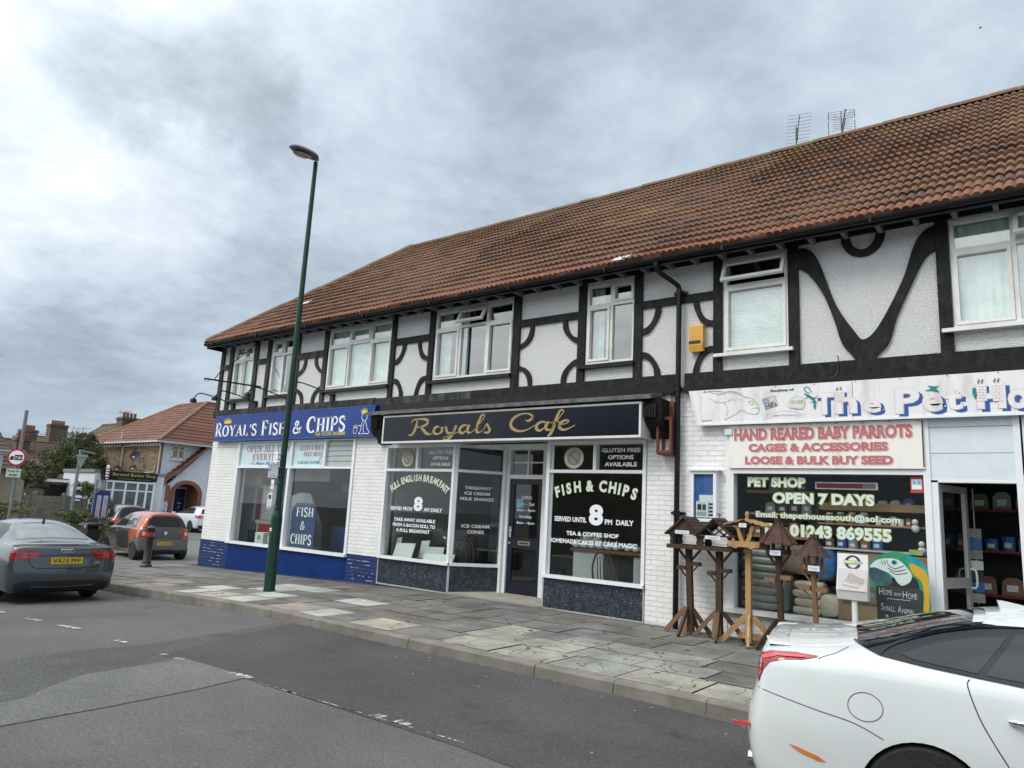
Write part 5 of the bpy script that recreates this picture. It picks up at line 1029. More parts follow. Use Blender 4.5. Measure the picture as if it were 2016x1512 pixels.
for k in range(46):
    a = random.uniform(-2.6, -.4); z = abs(random.gauss(0, .22))+.03; r = .0955; w = random.uniform(.02, .12); h = random.uniform(.004, .02); pts = []
    mb.add([(LX+r*cos(a+b), LY+r*sin(a+b), zb+z+c) for b, c in ((0, 0), (w, .3*h), (w, h), (0, h*.7))], [(0, 1, 2, 3)])
mb.build('scratches', M('worn_primer', (.22, .26, .24), (.10, .14, .12), 50, .8), t)
# lantern: flattened shell, lens below; arm direction towards the road, left
la = top; tip = onY(573, 291, LY-.85); ax = (tip-la); L = ax.length*.97; ax.normalize(); sd_ = ax.cross(Vector((0, 0, 1))).normalized(); up_ = sd_.cross(ax)
mb = MB(); n = 14; m = 12; vs = []
for i in range(n+1):
    u = i/n; x = L*(u*1.06-.05); wdt = .17*(sin(pi*min(1, (u*.86+.10)))**.55)*(1 if u > .25 else .50+2*u); h = .075*(sin(pi*min(1, u*.84+.12))**.6)
    for j in range(m): a = 2*pi*j/m; vs.append(la+ax*x+sd_*wdt*cos(a)*(1 if i < n else .2)+up_*(h*sin(a)*(1.15 if sin(a) > 0 else .55)+.05)*(1 if i < n else .8))
mb.add(vs, [(i*m+j, i*m+(j+1) % m, (i+1)*m+(j+1) % m, (i+1)*m+j) for i in range(n) for j in range(m)]+[tuple(range(m)), tuple(n*m+j for j in range(m))])
lan = mb.build('lantern', M('lantern_grey', (.10, .10, .115), (.15, .15, .165), 5, .45, .1, 20), t, smooth=True)
mb = MB(); c = la+ax*L*.60-up_*.012; vs = []
for k in range(5):
    r = cos(k/4*pi/2); d = sin(k/4*pi/2)*.05
    for j in range(16): a = 2*pi*j/16; vs.append(c+ax*.26*r*cos(a)+sd_*.12*r*sin(a)-up_*(d+.0))
mb.add(vs, [(i*16+j, i*16+(j+1) % 16, (i+1)*16+(j+1) % 16, (i+1)*16+j) for i in range(4) for j in range(16)]); mb.build('lens', M('lamp_lens', (.20, .22, .22), (.36, .36, .34), 9, .12, coat=1), lan, smooth=True)
mb = MB(); mb.tube([la+ax*L*.45+up_*.12, la+ax*L*.45+up_*.155], .03, 8); mb.build('photocell', m_aer, lan)
# plates strapped to the column
def plate(name, lbl, x0, x1, z0, z1, mat, yo=-.075, group=None):
    t_ = thing(name, lbl, 'sign', (LX, LY+yo, z0)); mb = MB(); mb.box(x0, x1, LY+yo-.006, LY+yo, z0, z1); mb.build('plate', mat, t_); mb = MB(); mb.box(LX-.06, LX+.06, LY+yo, LY, z0+.04, z0+.06); mb.box(LX-.06, LX+.06, LY+yo, LY, z1-.06, z1-.04); mb.build('strap', m_aer, t_); return t_, LY+yo-.008
t, y = plate('parking_sign', 'grey parking plate with blue P, two hours no return, on the green lamp column', -11.19, -10.90, 1.98, 2.215, M('plate_grey', (.42, .45, .50), (.46, .49, .53), 6, .4))
mb = MB(); mb.box(-11.175, -11.105, y-.001, y, 2.10, 2.20); mb.build('blue_square', m_mblue, t)
mb = MB(); text_line(mb, 'P', -11.157, -11.122, 2.115, 2.185, y-.003, bold=.02, mi=1)
for s, a, b, z in (('Mon - Sat', -11.06, -10.93, 2.175), ('8 am - 6 pm', -11.08, -10.92, 2.138), ('2 hours', -11.06, -10.95, 2.10), ('No return', -11.12, -10.97, 2.045), ('within 2 hours', -11.15, -10.93, 2.005)): text_line(mb, s, a, b, z, z+.022, y-.002, bold=.01)
bars(mb, -11.187, -10.903, 1.983, 2.212, .003, y-.003, y-.001)
mb.build('lettering', [m_ink, m_letter_w], t)
t, y = plate('paper_notice', 'small white notice tied above the parking plate on the green lamp column', -11.075, -10.955, 2.25, 2.44, m_letter_w)
mb = MB()
for k in range(3): mb.box(-11.05, -10.98, y-.001, y, 2.38+k*.014, 2.384+k*.014)
ribbon(mb, arcp(-11.015, 2.32, .022, .022, 0, 360, 12), .006, lambda u, v: (u, y-.001, v), smooth=False); mb.build('print', M('print_grey', (.4, .42, .44)), t)
t, y = plate('paper_notice', 'tall white poster in a plastic sleeve taped to the lamp column below the parking plate', -11.085, -11.0, 1.44, 1.955, m_letter_w, -.062)
mb = MB(); mb.prism([(-11.13, 1.70), (-11.0, 1.78), (-11.0, 1.45), (-11.125, 1.45)], y-.004, y-.002); mb.build('folded_sheet', M('sheet_white', (.66, .68, .74)), t)
mb = MB(); mb.box(-11.10, -11.03, y-.008, y-.005, 1.62, 1.69); mb.box(-11.085, -11.005, y-.008, y-.005, 1.74, 1.79, 1); text_line(mb, 'b', -11.06, -11.03, 1.84, 1.90, y-.004); mb.box(-11.11, -11.0, y-.008, y-.005, 1.44, 1.49, 1)
for k in range(5): mb.box(-11.11, -11.03, y-.006, y-.005, 1.51+k*.018, 1.514+k*.018, 1)
mb.build('print', [m_ink, M('print_mid', (.30, .30, .36))], t)
# ------------------------------------------------------------------ bird tables
m_bt = M('dark_stained_wood', (.036, .019, .011), (.068, .037, .021), 5, .75, .7, 40, stretch=(1, 1, .25), c3=(.12, .072, .042), s3=3)
m_bt2 = M('mid_stained_wood', (.16, .09, .05), (.24, .145, .08), 5, .75, .6, 40, stretch=(1, 1, .25))
m_pine = M('golden_pine', (.36, .215, .085), (.48, .30, .13), 4, .65, .5, 40, stretch=(1, 1, .2), c3=(.28, .15, .06), s3=9)
m_felt = M('brown_roof_slats', (.045, .020, .016), (.080, .036, .028), 9, .8, .5, 40)
m_tag = M('price_tag', (.72, .74, .80), (.78, .79, .84), 30, .5)
def legs(t, c, zt, R, mat, mf, turn=0, w=.075, drop=.33):
    for k in range(4):
        a = turn+k*pi/2; d = Vector((cos(a), sin(a), 0)); c0 = Vector((c[0], c[1], 0)); foot = c0+d*R; foot.z = pz(foot.x, foot.y)+.012; tp = c0+d*.045; tp.z = zt
        mb = MB(); mb.bar(foot, tp, .028, w*.75, (0, 0, 1)); mb.build('leg', mf if k in (3,) else mat, t)
def tag_on(t, x0, x1, z0, z1, y):
    mb = MB(); mb.box(x0, x1, y-.003, y, z0, z1); o = mb.build('price_tag', m_tag, t); mb = MB(); mb.box(x0+.015, x1-.015, y-.0045, y-.0035, (z0+z1)/2+.002, (z0+z1)/2+.008); mb.box(x0+.03, x1-.03, y-.0045, y-.0035, (z0+z1)/2-.01, (z0+z1)/2-.005); mb.build('print', M('tag_print', (.35, .37, .42)), o)
def bird_table(c, lbl, kind, lean=0, z=.14, tall=1.67, mat=m_bt):
    x, y = c; t = thing('bird_table', lbl, 'bird table', (x, y, z), 0, 'wooden bird tables for sale outside the pet shop'); G = z
    mb = MB(); mb.bar((x+lean, y, G+.02), (x-lean*.2, y, 1.27), .075, .075, (0, 1, 0)); mb.build('post', mat, t)
    legs(t, c, G+.34, .33, mat, m_bt2, turn=-pi/2 if lean else -pi/2+.25)
    mb = MB(); mb.bar((x-.04, y-.06, G+.02), (x-.02, y-.055, G+.33), .07, .02, (0, 1, 0)); mb.build('foot_board', m_bt2, t)
    W2, D2 = .235, .17; zt = 1.27
    mb = MB(); mb.box(x-W2, x+W2, y-D2, y+D2, zt-.012, zt+.006); mb.box(x-W2-.012, x+W2+.012, y-D2-.016, y-D2, zt-.02, zt+.035); mb.box(x-W2-.012, x+W2+.012, y+D2, y+D2+.016, zt-.02, zt+.035); mb.box(x-W2-.012, x-W2, y-D2, y+D2, zt-.02, zt+.035); mb.box(x+W2, x+W2+.012, y-D2, y+D2, zt-.02, zt+.035); mb.build('tray', m_bt, t)
    for sx in (-1, 1):
        for sy in (-1, 1):
            mb = MB(); q = [(.030, 0), (.018, .03), (.030, .065), (.016, .10), (.026, .13), (.030, .155)]; P = [(x+sx*.19+w_*1.0, zt+.006+h) for w_, h in q]+[(x+sx*.19-w_*1.0, zt+.006+h) for w_, h in reversed(q)]
            mb.prism(P, y+sy*.135-.016, y+sy*.135+.016); mb.build('turned_post', m_bt, t)
    for sx in (-1, 1):
        mb = MB(); mb.bar((x+sx*.035, y, 1.10), (x+sx*.17, y, zt-.015), .024, .035, (0, 1, 0)); mb.build('strut', m_bt, t)
    zr, zp = 1.435, 1.655
    for sx in (-1, 1):
        mb = MB(); mb.add([(x+sx*.265, y-.20, zr-.01), (x, y-.20, zp), (x, y+.20, zp), (x+sx*.265, y+.20, zr-.01), (x+sx*.278, y-.20, zr+.008), (x, y-.20, zp+.022), (x, y+.20, zp+.022), (x+sx*.278, y+.20, zr+.008)], [(0, 3, 2, 1), (4, 5, 6, 7), (0, 1, 5, 4), (1, 2, 6, 5), (2, 3, 7, 6), (3, 0, 4, 7)])
        for k in range(1, 6): f = k/6; X_ = x+sx*.278*f; Z_ = zp+.022+(zr+.008-zp-.022)*f; mb.bar((X_, y-.205, Z_), (X_, y+.205, Z_), .010, .012)
        mb.build('roof_half', m_bt, t)
    mb = MB()
    if kind == 'solid':
        for yy in (-.165, .150): mb.prism([(x-.235, zr+.005), (x+.235, zr+.005), (x, zp-.008)], y+yy, y+yy+.015)
    else:
        for yy in (-.17, .155):
            mb.bar((x-.23, y+yy, zr+.005), (x+.23, y+yy, zr+.005), .016, .022, (0, 1, 0)); mb.bar((x-.24, y+yy, zr+.0), (x, y+yy, zp-.01), .016, .03, (0, 1, 0)); mb.bar((x+.24, y+yy, zr+.0), (x, y+yy, zp-.01), .016, .03, (0, 1, 0))
            mb.bar((x-.12, y+yy, zp-.11), (x+.03, y+yy, zr), .016, .02, (0, 1, 0)); mb.bar((x+.12, y+yy, zp-.11), (x-.03, y+yy, zr), .016, .02, (0, 1, 0))
    mb.build('gable', m_bt, t)
    sh = (.99, 1.05) if kind == 'solid' else (.955, 1.0)
    mb = MB(); mb.box(x-.155, x-.035, y-.055, y+.055, sh[0]-.02, sh[0]+.03); mb.build('side_shelf', m_bt, t); mb = MB(); mb.box(x+.035, x+.155, y-.055, y+.055, sh[1]-.02, sh[1]+.03); mb.build('side_shelf', m_bt, t)
    mb = MB(); mb.bar((x-.04, y, sh[0]-.11), (x-.12, y, sh[0]-.02), .016, .02, (0, 1, 0)); mb.bar((x+.04, y, sh[1]-.11), (x+.12, y, sh[1]-.02), .016, .02, (0, 1, 0)); mb.build('shelf_bracket', m_bt, t)
    tag_on(t, x-.11, x+.09, 1.445 if kind == 'solid' else 1.40, 1.49 if kind == 'solid' else 1.445, y-.21)
    if kind != 'solid': mb = MB(); mb.tube([(x, y, zp+.02), (x, y, zp+.06)], .006, 6); mb.tube([(x-.03, y, zp+.075), (x+.02, y, zp+.065)], .014, 6); mb.build('finial', m_aer, t)
    return t
bird_table((-4.18, -.42), 'dark brown gabled bird table nearest the downpipe with a solid gable end', 'solid', .035)
bird_table((-3.745, -.45), 'dark brown gabled bird table with open lattice gable and grey finial', 'lattice', 0)
# golden pine table with Y brace
x, y, G = -3.34, -.50, .14; t = thing('bird_table', 'pale golden pine bird table with Y-shaped brace and knob on top', 'bird table', (x, y, G), 0, 'wooden bird tables for sale outside the pet shop')
mb = MB(); mb.bar((x, y, G+.02), (x, y, 1.36), .068, .068, (0, 1, 0)); mb.build('post', m_pine, t); legs(t, (x, y), G+.34, .34, m_pine, m_pine, turn=-pi/2+.3, w=.085)
mb = MB(); mb.bar((x-.14, y+.02, G+.10), (x+.21, y+.02, G+.10), .03, .075, (0, 0, 1)); mb.build('stretcher', m_pine, t)
mb = MB(); P = [(x-.205, 1.40), (x+.205, 1.40), (x+.195, 1.33), (x+.13, 1.33), (x+.10, 1.305), (x+.06, 1.33), (x-.06, 1.33), (x-.10, 1.305), (x-.13, 1.33), (x-.195, 1.33)]
mb.prism(P, y-.19, y-.172); mb.prism(P, y+.172, y+.19); mb.box(x-.2, x-.182, y-.172, y+.172, 1.33, 1.40); mb.box(x+.182, x+.2, y-.172, y+.172, 1.33, 1.40); mb.box(x-.182, x+.182, y-.172, y+.172, 1.345, 1.36); mb.build('tray', m_pine, t)
for sx in (-1, 1):
    mb = MB(); mb.prism([(x+sx*.005, 1.40), (x+sx*.065, 1.40), (x+sx*.085, 1.46), (x+sx*.10, 1.53), (x+sx*.13, 1.60), (x+sx*.075, 1.60), (x+sx*.055, 1.52), (x+sx*.03, 1.45)], y-.14, y-.115); mb.build('brace', m_pine, t)
    mb = MB(); mb.bar((x+sx*.12, y+.13, 1.36), (x+sx*.12, y+.13, 1.60), .03, .03); mb.build('brace', m_pine, t)
for sx in (-1, 1):
    mb = MB()
    for k in range(3): f = k/3; mb.add([(x+sx*(.02+.075*k), y-.20, 1.665-.018*k), (x+sx*(.11+.075*k), y-.20, 1.625-.018*k), (x+sx*(.11+.075*k), y+.2, 1.625-.018*k), (x+sx*(.02+.075*k), y+.2, 1.665-.018*k), (x+sx*(.02+.075*k), y-.20, 1.680-.018*k), (x+sx*(.11+.075*k), y-.20, 1.64-.018*k), (x+sx*(.11+.075*k), y+.2, 1.64-.018*k), (x+sx*(.02+.075*k), y+.2, 1.68-.018*k)], [(0, 3, 2, 1), (4, 5, 6, 7), (0, 1, 5, 4), (1, 2, 6, 5), (2, 3, 7, 6), (3, 0, 4, 7)])
    mb.build('roof_half', m_pine, t)
mb = MB(); mb.prism([(x-.17, 1.60), (x+.17, 1.60), (x, 1.655)], y-.15, y-.13); mb.build('gable', m_felt, t)
mb = MB(); mb.lathe([(.022, 0), (.03, .01), (.018, .03), (.026, .06), (.024, .085), (.012, .11), (.004, .115)], (x, y-.05, 1.665), 12); mb.build('finial', m_pine, t, smooth=True)
tag_on(t, x-.045, x+.05, 1.575, 1.625, y-.215)
def round_table(c, lbl, R, zt, zr, zp, shelves, mat, pr=.042, tg=0, bot=True):
    x, y = c; G = .14; t = thing('bird_table', lbl, 'bird table', (x, y, G), 0, 'wooden bird tables for sale outside the pet shop')
    mb = MB(); mb.tube([(x+.03, y, G), (x, y, zt)], pr, 8); mb.build('post', mat, t); legs(t, c, G+.34, .33, mat, mat, turn=-pi/2-.6)
    N = 8; mb = MB(); r = R*.62
    mb.add([(x+r*cos(2*pi*k/N), y+r*sin(2*pi*k/N), zt) for k in range(N)]+[(x+r*cos(2*pi*k/N), y+r*sin(2*pi*k/N), zt+.02) for k in range(N)], [tuple(range(N)), tuple(range(N, 2*N))]+[(k, (k+1) % N, N+(k+1) % N, N+k) for k in range(N)])
    for k in range(N):
        a, b = 2*pi*k/N, 2*pi*(k+1)/N; p, q = Vector((x+r*1.04*cos(a), y+r*1.04*sin(a), zt+.02)), Vector((x+r*1.04*cos(b), y+r*1.04*sin(b), zt+.02)); mb.bar(p, p.lerp(q, .42), .014, .06); mb.bar(p.lerp(q, .58), q, .014, .06)
    mb.build('tray', mat, t)
    for k in range(6):
        a = 2*pi*k/6+.3; mb = MB(); p = (x+r*.8*cos(a), y+r*.8*sin(a)); mb.lathe([(.022, zt+.02), (.014, zt+.05), (.022, zt+.085), (.014, zt+.12), (.022, zr+.03)], (p[0], p[1], 0), 8); mb.build('turned_post', mat, t)
    N = 12; mb = MB()
    for k in range(N):
        a, b = 2*pi*(k+.03)/N, 2*pi*(k+.97)/N; am, ov = (a+b)/2, .014*(k % 2); f = lambda rr, an, z: (x+rr*cos(an), y+rr*sin(an), z)
        v = [f(R, a, zr+ov), f(R*1.03, am, zr+ov-.012), f(R, b, zr+ov), f(.03, b, zp+ov), f(.03, a, zp+ov)]; v2 = [(p[0], p[1], p[2]-.012) for p in v]
        mb.add(v+v2, [(0, 1, 2, 3, 4), (9, 8, 7, 6, 5), (0, 5, 6, 1), (1, 6, 7, 2), (2, 7, 8, 3), (3, 8, 9, 4), (4, 9, 5, 0)])
    mb.build('cone_roof', m_felt, t)
    mb = MB(); mb.lathe([(.035, zp-.015), (.048, zp+.0), (.048, zp+.018), (.036, zp+.02), (.04, zp+.045), (.02, zp+.05)], (x, y, 0), 10); mb.build('roof_cap', m_felt, t)
    for sx in (-1, 1): mb = MB(); mb.bar((x+sx*.035, y, zt-.15), (x+sx*.14, y, zt-.0), .02, .035, (0, 1, 0)); mb.build('strut', mat, t)
    for sx, z in zip((-1, 1), shelves):
        mb = MB(); mb.box(x+min(sx*.03, sx*.16), x+max(sx*.03, sx*.16), y-.05, y+.05, z-.02, z+.03); mb.bar((x+sx*.04, y, z-.10), (x+sx*.12, y, z-.02), .014, .02, (0, 1, 0)); mb.build('side_shelf', mat if mat is m_bt2 else m_bt2, t)
    tag_on(t, x-.05+tg, x+.08+tg, zt-.02, zt+.04, y-r*1.15)
    return t
round_table((-2.96, -.52), 'larger round bird table with dark conical slatted roof, second from the right', .235, 1.28, 1.40, 1.655, (.95, .99), m_bt)
round_table((-2.555, -.50), 'smaller round bird table with conical slatted roof at the right end of the row', .20, 1.13, 1.28, 1.485, (.895, .885), m_bt2, .034, .03)
# ------------------------------------------------------------------ free newspaper box on a pole
t = thing('newspaper_box', 'white plastic free-newspaper box on a white pole, Friday Ad logo on top', 'newspaper box', (-2.07, -.70, .14))
y = -.70; mb = MB(); mb.prism([(y, .83), (y+.10, .83), (y+.10, 1.32), (y+.075, 1.34), (y+.05, 1.18), (y-.03, .93)], -2.245, -1.92, axis='X'); mb.build('box', M('box_white', (.66, .64, .66), (.72, .70, .71), 5, .4), t)
mb = MB(); mb.tube([(-2.07, y+.05, .14), (-2.07, y+.05, .84)], .032, 12); mb.lathe([(.16, 0), (.16, .02), (.05, .05)], (-2.07, y+.05, .14), 16); mb.build('pole', M('pole_white', (.72, .73, .75), rough=.35), t)
fw = lambda u, v: (-2.235+.30*u, y+.075-.025*(1-v)-.006, 1.18+.16*v)
mb = MB(); 
def ringlet(cx, cy, r, a0, a1, w, mi): ribbon(mb, [(cx+r*.62*cos(radians(a0+(a1-a0)*i/16)), cy+r*1.15*sin(radians(a0+(a1-a0)*i/16))) for i in range(17)], w, fw, mi, smooth=False)
ringlet(.52, .42, .38, 15, 165, .10, 1); ringlet(.52, .42, .38, 195, 345, .10, 1)
mb.add([fw(*p) for p in [(.2, .30), (.64, .30), (.69, .43), (.64, .56), (.2, .56)]], [(0, 1, 2, 3, 4)], 2)
put_text(mb, 'FRIDAY', lambda u, v: (lambda p: (p[0], p[1]-.002, p[2]))(fw(.23+.38*u, .36+.14*v)), bold=.02, mi=0); put_text(mb, 'AD', lambda u, v: (lambda p: (p[0], p[1]-.002, p[2]))(fw(.72+.16*u, .36+.14*v)), mi=1)
mb.build('lettering', [m_letter_w, m_ink, M('lime_label', (.36, .48, .10))], t)
mb = MB(); fl = lambda u, v: (-2.232+.30*u, y+.047-.08*(1-v)-.007, .935+.24*v)
mb.add([fl(0, 0), fl(1, 0), fl(1, 1), fl(0, 1)], [(0, 1, 2, 3)], 0)
for P, c in (([(.15, .2), (.75, .12), (.8, .35), (.25, .5)], 1), ([(.3, .5), (.9, .3), (.95, .55), (.4, .8)], 2), ([(.42, .25), (.5, .22), (.55, .78), (.46, .8)], 3), ([(.2, .28), (.7, .2), (.72, .26), (.22, .35)], 4)): mb.add([(lambda p: (p[0], p[1]-.002-.001*c, p[2]))(fl(*q)) for q in P], [(0, 1, 2, 3)], c)
mb.build('faded_poster', [M('poster_grey', (.50, .49, .48)), M('p1', (.40, .38, .37)), M('p2', (.33, .31, .31)), M('p3', (.45, .30, .28)), M('p4', (.60, .58, .56))], t)
# ------------------------------------------------------------------ parrot board with blackboard
t = thing('parrot_board', 'cut-out macaw head board with a blackboard reading Home from Home Small Animal Boarding', 'sign board', (-1.68, -.25, .14))
y = -.25; mb = MB(); Z = lambda *ps: [(lambda p: (p.x, p.z))(onY(1300+a/2.816, 980+b/2.816, y)) for a, b in ps]
mP = [M('macaw_green', (.03, .20, .06), (.02, .30, .20), 14, .5), M('macaw_white', (.52, .62, .60), (.60, .68, .66), 9, .5), M('macaw_beak', (.02, .04, .055), (.07, .14, .17), 5, .35), M('macaw_yellow', (.50, .37, .015), (.60, .33, .03), 8, .5), M('macaw_blue', (.0, .22, .30), (.01, .36, .42), 8, .5), M('macaw_black', (.015, .02, .02), rough=.5)]
def shape(pts, mi, off, thick=.0):
    P = catmull([(a, 0, b) for a, b in pts], 4, closed=True); p2 = [(p.x, p.z) for p in P]
    if thick: mb.prism(p2, y, y+thick, mi)
    else: mb.add([(a, y-off, b) for a, b in p2], [tuple(range(len(p2)))], mi)
shape(Z((1160, 375), (1185, 335), (1250, 305), (1330, 303), (1400, 330), (1450, 370), (1482, 410), (1488, 520), (1490, 660), (1330, 665), (1250, 560), (1190, 510), (1160, 450)), 0, 0, .018)
shape(Z((1385, 320), (1440, 350), (1482, 400), (1484, 450), (1440, 420), (1400, 370), (1360, 330)), 4, .002)
shape(Z((1380, 365), (1430, 380), (1484, 440), (1488, 655), (1450, 660), (1462, 560), (1450, 470), (1400, 420)), 3, .003)
shape(Z((1165, 375), (1200, 345), (1260, 335), (1320, 345), (1365, 385), (1395, 430), (1385, 465), (1340, 488), (1310, 465), (1270, 420), (1210, 395), (1165, 385)), 1, .003)
shape(Z((1160, 400), (1180, 385), (1215, 395), (1262, 425), (1285, 470), (1262, 500), (1235, 488), (1225, 455), (1205, 500), (1185, 470), (1163, 440)), 2, .004)
shape(Z((1290, 440), (1315, 470), (1345, 490), (1385, 470), (1398, 440), (1430, 470), (1440, 560), (1400, 580), (1300, 560), (1262, 505)), 5, .0035)
mb.add([(p[0], y-.006, p[1]) for p in [(lambda c: (c[0]+.030*cos(k*pi/8), c[1]+.026*sin(k*pi/8)))(Z((1297, 358))[0]) for k in range(16)]], [tuple(range(16))], 4)
mb.add([(p[0], y-.007, p[1]) for p in [(lambda c: (c[0]+.016*cos(k*pi/8), c[1]+.014*sin(k*pi/8)))(Z((1297, 358))[0]) for k in range(16)]], [tuple(range(16))], 5)
for P in (((1262, 372), (1300, 392), (1350, 378)), ((1262, 388), (1305, 408), (1360, 398)), ((1270, 404), (1310, 424), (1370, 416)), ((1225, 350), (1235, 370)), ((1240, 347), (1250, 372)), ((1255, 345), (1262, 365))): ribbon(mb, Z(*P), .007, lambda u, v: (u, y-.006, v), 5)
mb.build('macaw_cutout', mP, t)
yb2 = y-.03; Z2 = lambda *ps: [(lambda p: (p.x, p.z))(onY(1300+a/2.816, 980+b/2.816, yb2)) for a, b in ps]
mb = MB(); b4 = Z2((1197, 492), (1215, 487), (1430, 494), (1447, 502)); xl, xr = b4[0][0], b4[3][0]; zt = b4[1][1]
mb.prism([(xl, zt-.012), (xl+.03, zt), (xr-.03, zt), (xr, zt-.012), (xr, .20), (xl, .20)], yb2, yb2+.025); mb.build('blackboard', M('blackboard', (.018, .024, .03), (.035, .042, .048), 7, .7), t)
mb = MB(); 
for sx in (xl+.02, xr-.05): mb.bar((sx+.015, yb2+.012, .20), (sx+.015, yb2-.02, .14), .03, .025)
mb.bar((-1.68, y+.22, .14), (-1.68, y+.02, .9), .03, .02); mb.build('stand', m_timber, t)
mb = MB(); yy = yb2-.003; lab = lambda s, x0, x1, z0, z1: text_line(mb, s, x0, x1, z0, z1, yy)
zz = lambda b: Z2((1320, b))[0][1]; W_ = xr-xl
lab('H', xl+.03, xl+.075, zz(545), zz(508)); lab('OME', xl+.085, xl+.165, zz(545), zz(516)); lab('FROM', xl+.185, xl+.255, zz(545), zz(528)); lab('H', xl+.275, xl+.32, zz(552), zz(516)); lab('OME', xl+.33, xl+.42, zz(556), zz(524))
ribbon(mb, [(xl+.11+.03*i, zz(565)+.004*(i % 2)) for i in range(9)], .006, lambda u, v: (u, yy, v))
lab('S', xl+.045, xl+.075, zz(632), zz(592)); lab('MALL', xl+.085, xl+.19, zz(634), zz(606)); lab('A', xl+.22, xl+.255, zz(636), zz(600)); lab('NIMAL', xl+.265, xl+.39, zz(638), zz(612))
lab('B', xl+.09, xl+.12, zz(696), zz(655)); lab('OARDING', xl+.13, xl+.33, zz(698), zz(668)); mb.build('chalk_lettering', M('chalk', (.58, .60, .60), (.35, .37, .37), 60), t)

# ------------------------------------------------------------------ seen through the fish shop window
def simple(name, lbl, cat, mbs, base, group=None):      # thing with several one-material parts
    t = thing(name, lbl, cat, base, 0, group)
    k = (9.8+min(v.y for _, _, b_ in mbs for v in b_.v))/9.8
    for nm, m_, b_ in mbs:
        for v in b_.v: v.x *= k; v.z = max(.10, 1.6+(v.z-1.6)*k)
        b_.build(nm, m_, t)
    return t
B = lambda *a: MB().box(*a)
m_ss = M('stainless', (.25, .26, .26), (.33, .34, .34), 4, .35, metal=.5)
t = thing('window_sign', 'navy board with clipped corners reading Fish & Chips standing in the shop window', 'sign', (-13.4, .12, .6))
mb = MB(); mb.prism([(-13.82, .62), (-12.98, .62), (-12.97, 1.36), (-13.12, 1.575), (-13.70, 1.575), (-13.84, 1.38)], .10, .125); mb.build('board', M('navy_board', (.010, .035, .12), (.014, .05, .15), 2, .5), t)
mb = MB(); serif(mb, 'FISH', frame_front(-13.66, -13.05, 1.28, 1.48, .094), fat=1.2); serif(mb, '&', frame_front(-13.48, -13.30, 1.0, 1.18, .094), fat=1.2); serif(mb, 'CHIPS', frame_front(-13.78, -13.04, .69, .90, .094), fat=1.2); mb.build('lettering', m_letter_w, t)
simple('drinks_fridge', 'tall blue-green cabinet behind the left pane of the fish shop', 'fridge', [('body', M('teal_cab', (.04, .15, .20), (.06, .20, .25), 3, .4), B(-15.75, -15.2, .6, 1.1, .06, 1.80)), ('door_edge', M('pale_blue', (.30, .38, .48)), B(-15.19, -15.14, .58, .62, 1.1, 1.85))], (-15.5, .8, .06))
simple('vending_unit', 'red cabinet standing beside the blue-green fridge in the fish shop', 'cabinet', [('body', M('cab_red', (.50, .015, .015), (.60, .03, .03), 3, .4), B(-15.12, -14.55, .75, 1.1, .06, 1.85)), ('top_dome', M('dome_red', (.50, .015, .02), rough=.3), MB().lathe([(.02, 2.35), (.16, 2.33), (.22, 2.2), (.2, 2.02), (.12, 1.86), (.1, 1.85)], (-14.6, .9, 0), 14))], (-14.8, .9, .06))
simple('steel_trolley', 'grey steel cupboard on a green metal trolley inside the fish shop window', 'trolley', [('cupboard', m_ss, B(-14.93, -14.35, .42, .72, 1.15, 1.93)), ('trolley_frame', M('trolley_green', (.16, .20, .17), rough=.5), B(-15.05, -14.28, .38, .76, 1.06, 1.14).box(-14.98, -14.93, .38, .42, .1, 1.06).box(-14.4, -14.35, .38, .42, .1, 1.06)), ('label', M('label_yellow', (.62, .52, .08), (.5, .6, .6), 30), B(-14.73, -14.6, .412, .418, 1.42, 1.60))], (-14.65, .6, .1))
simple('storage_drum', 'cream drum lying on cabinets at the left of the fish shop window', 'drum', [('drum', M('drum_cream', (.46, .46, .30), (.54, .53, .36), 3, .5), MB().lathe([(.02, -15.72), (.27, -15.70), (.27, -15.1), (.25, -15.08)], (0, .8, 2.10), 18, axis='X'))], (-15.4, .8, 1.83))
simple('cardboard_box', 'white box on the window floor below the green trolley', 'box', [('box', M('box_w', (.50, .53, .48), rough=.8), B(-15.0, -14.68, .2, .5, .61, .86).box(-14.66, -14.1, .3, .6, .61, .80)), ('print', M('box_print', (.1, .3, .2)), B(-14.9, -14.78, .195, .199, .70, .80))], (-14.85, .35, .6))
simple('frying_range', 'sloping glass-fronted frying range behind the navy board in the fish shop', 'frying range', [('body', M('range_blue', (.03, .07, .25), (.04, .09, .30), 2, .3), B(-13.0, -11.9, 1.0, 1.8, .06, 1.1)), ('canopy', m_dark, B(-13.1, -11.85, .9, 1.8, 1.68, 1.80)), ('end_panel', m_ss, MB().prism([(-13.75, .3), (-12.62, .3), (-12.62, 1.12), (-13.1, 1.78), (-13.45, 1.80), (-13.75, 1.72)], .40, .43))], (-12.5, 1.3, .06))
simple('menu_board', 'dark hanging board with menu inside the top right of the fish shop window', 'menu board', [('board', M('menu_black', (.012, .015, .02), rough=.3), B(-12.55, -11.95, .9, .95, 1.85, 2.34)), ('banner', M('banner_grey', (.30, .31, .30), (.38, .38, .37), 3, .7), B(-13.85, -12.5, .5, .51, 2.05, 2.33))], (-12.6, .9, 1.9))
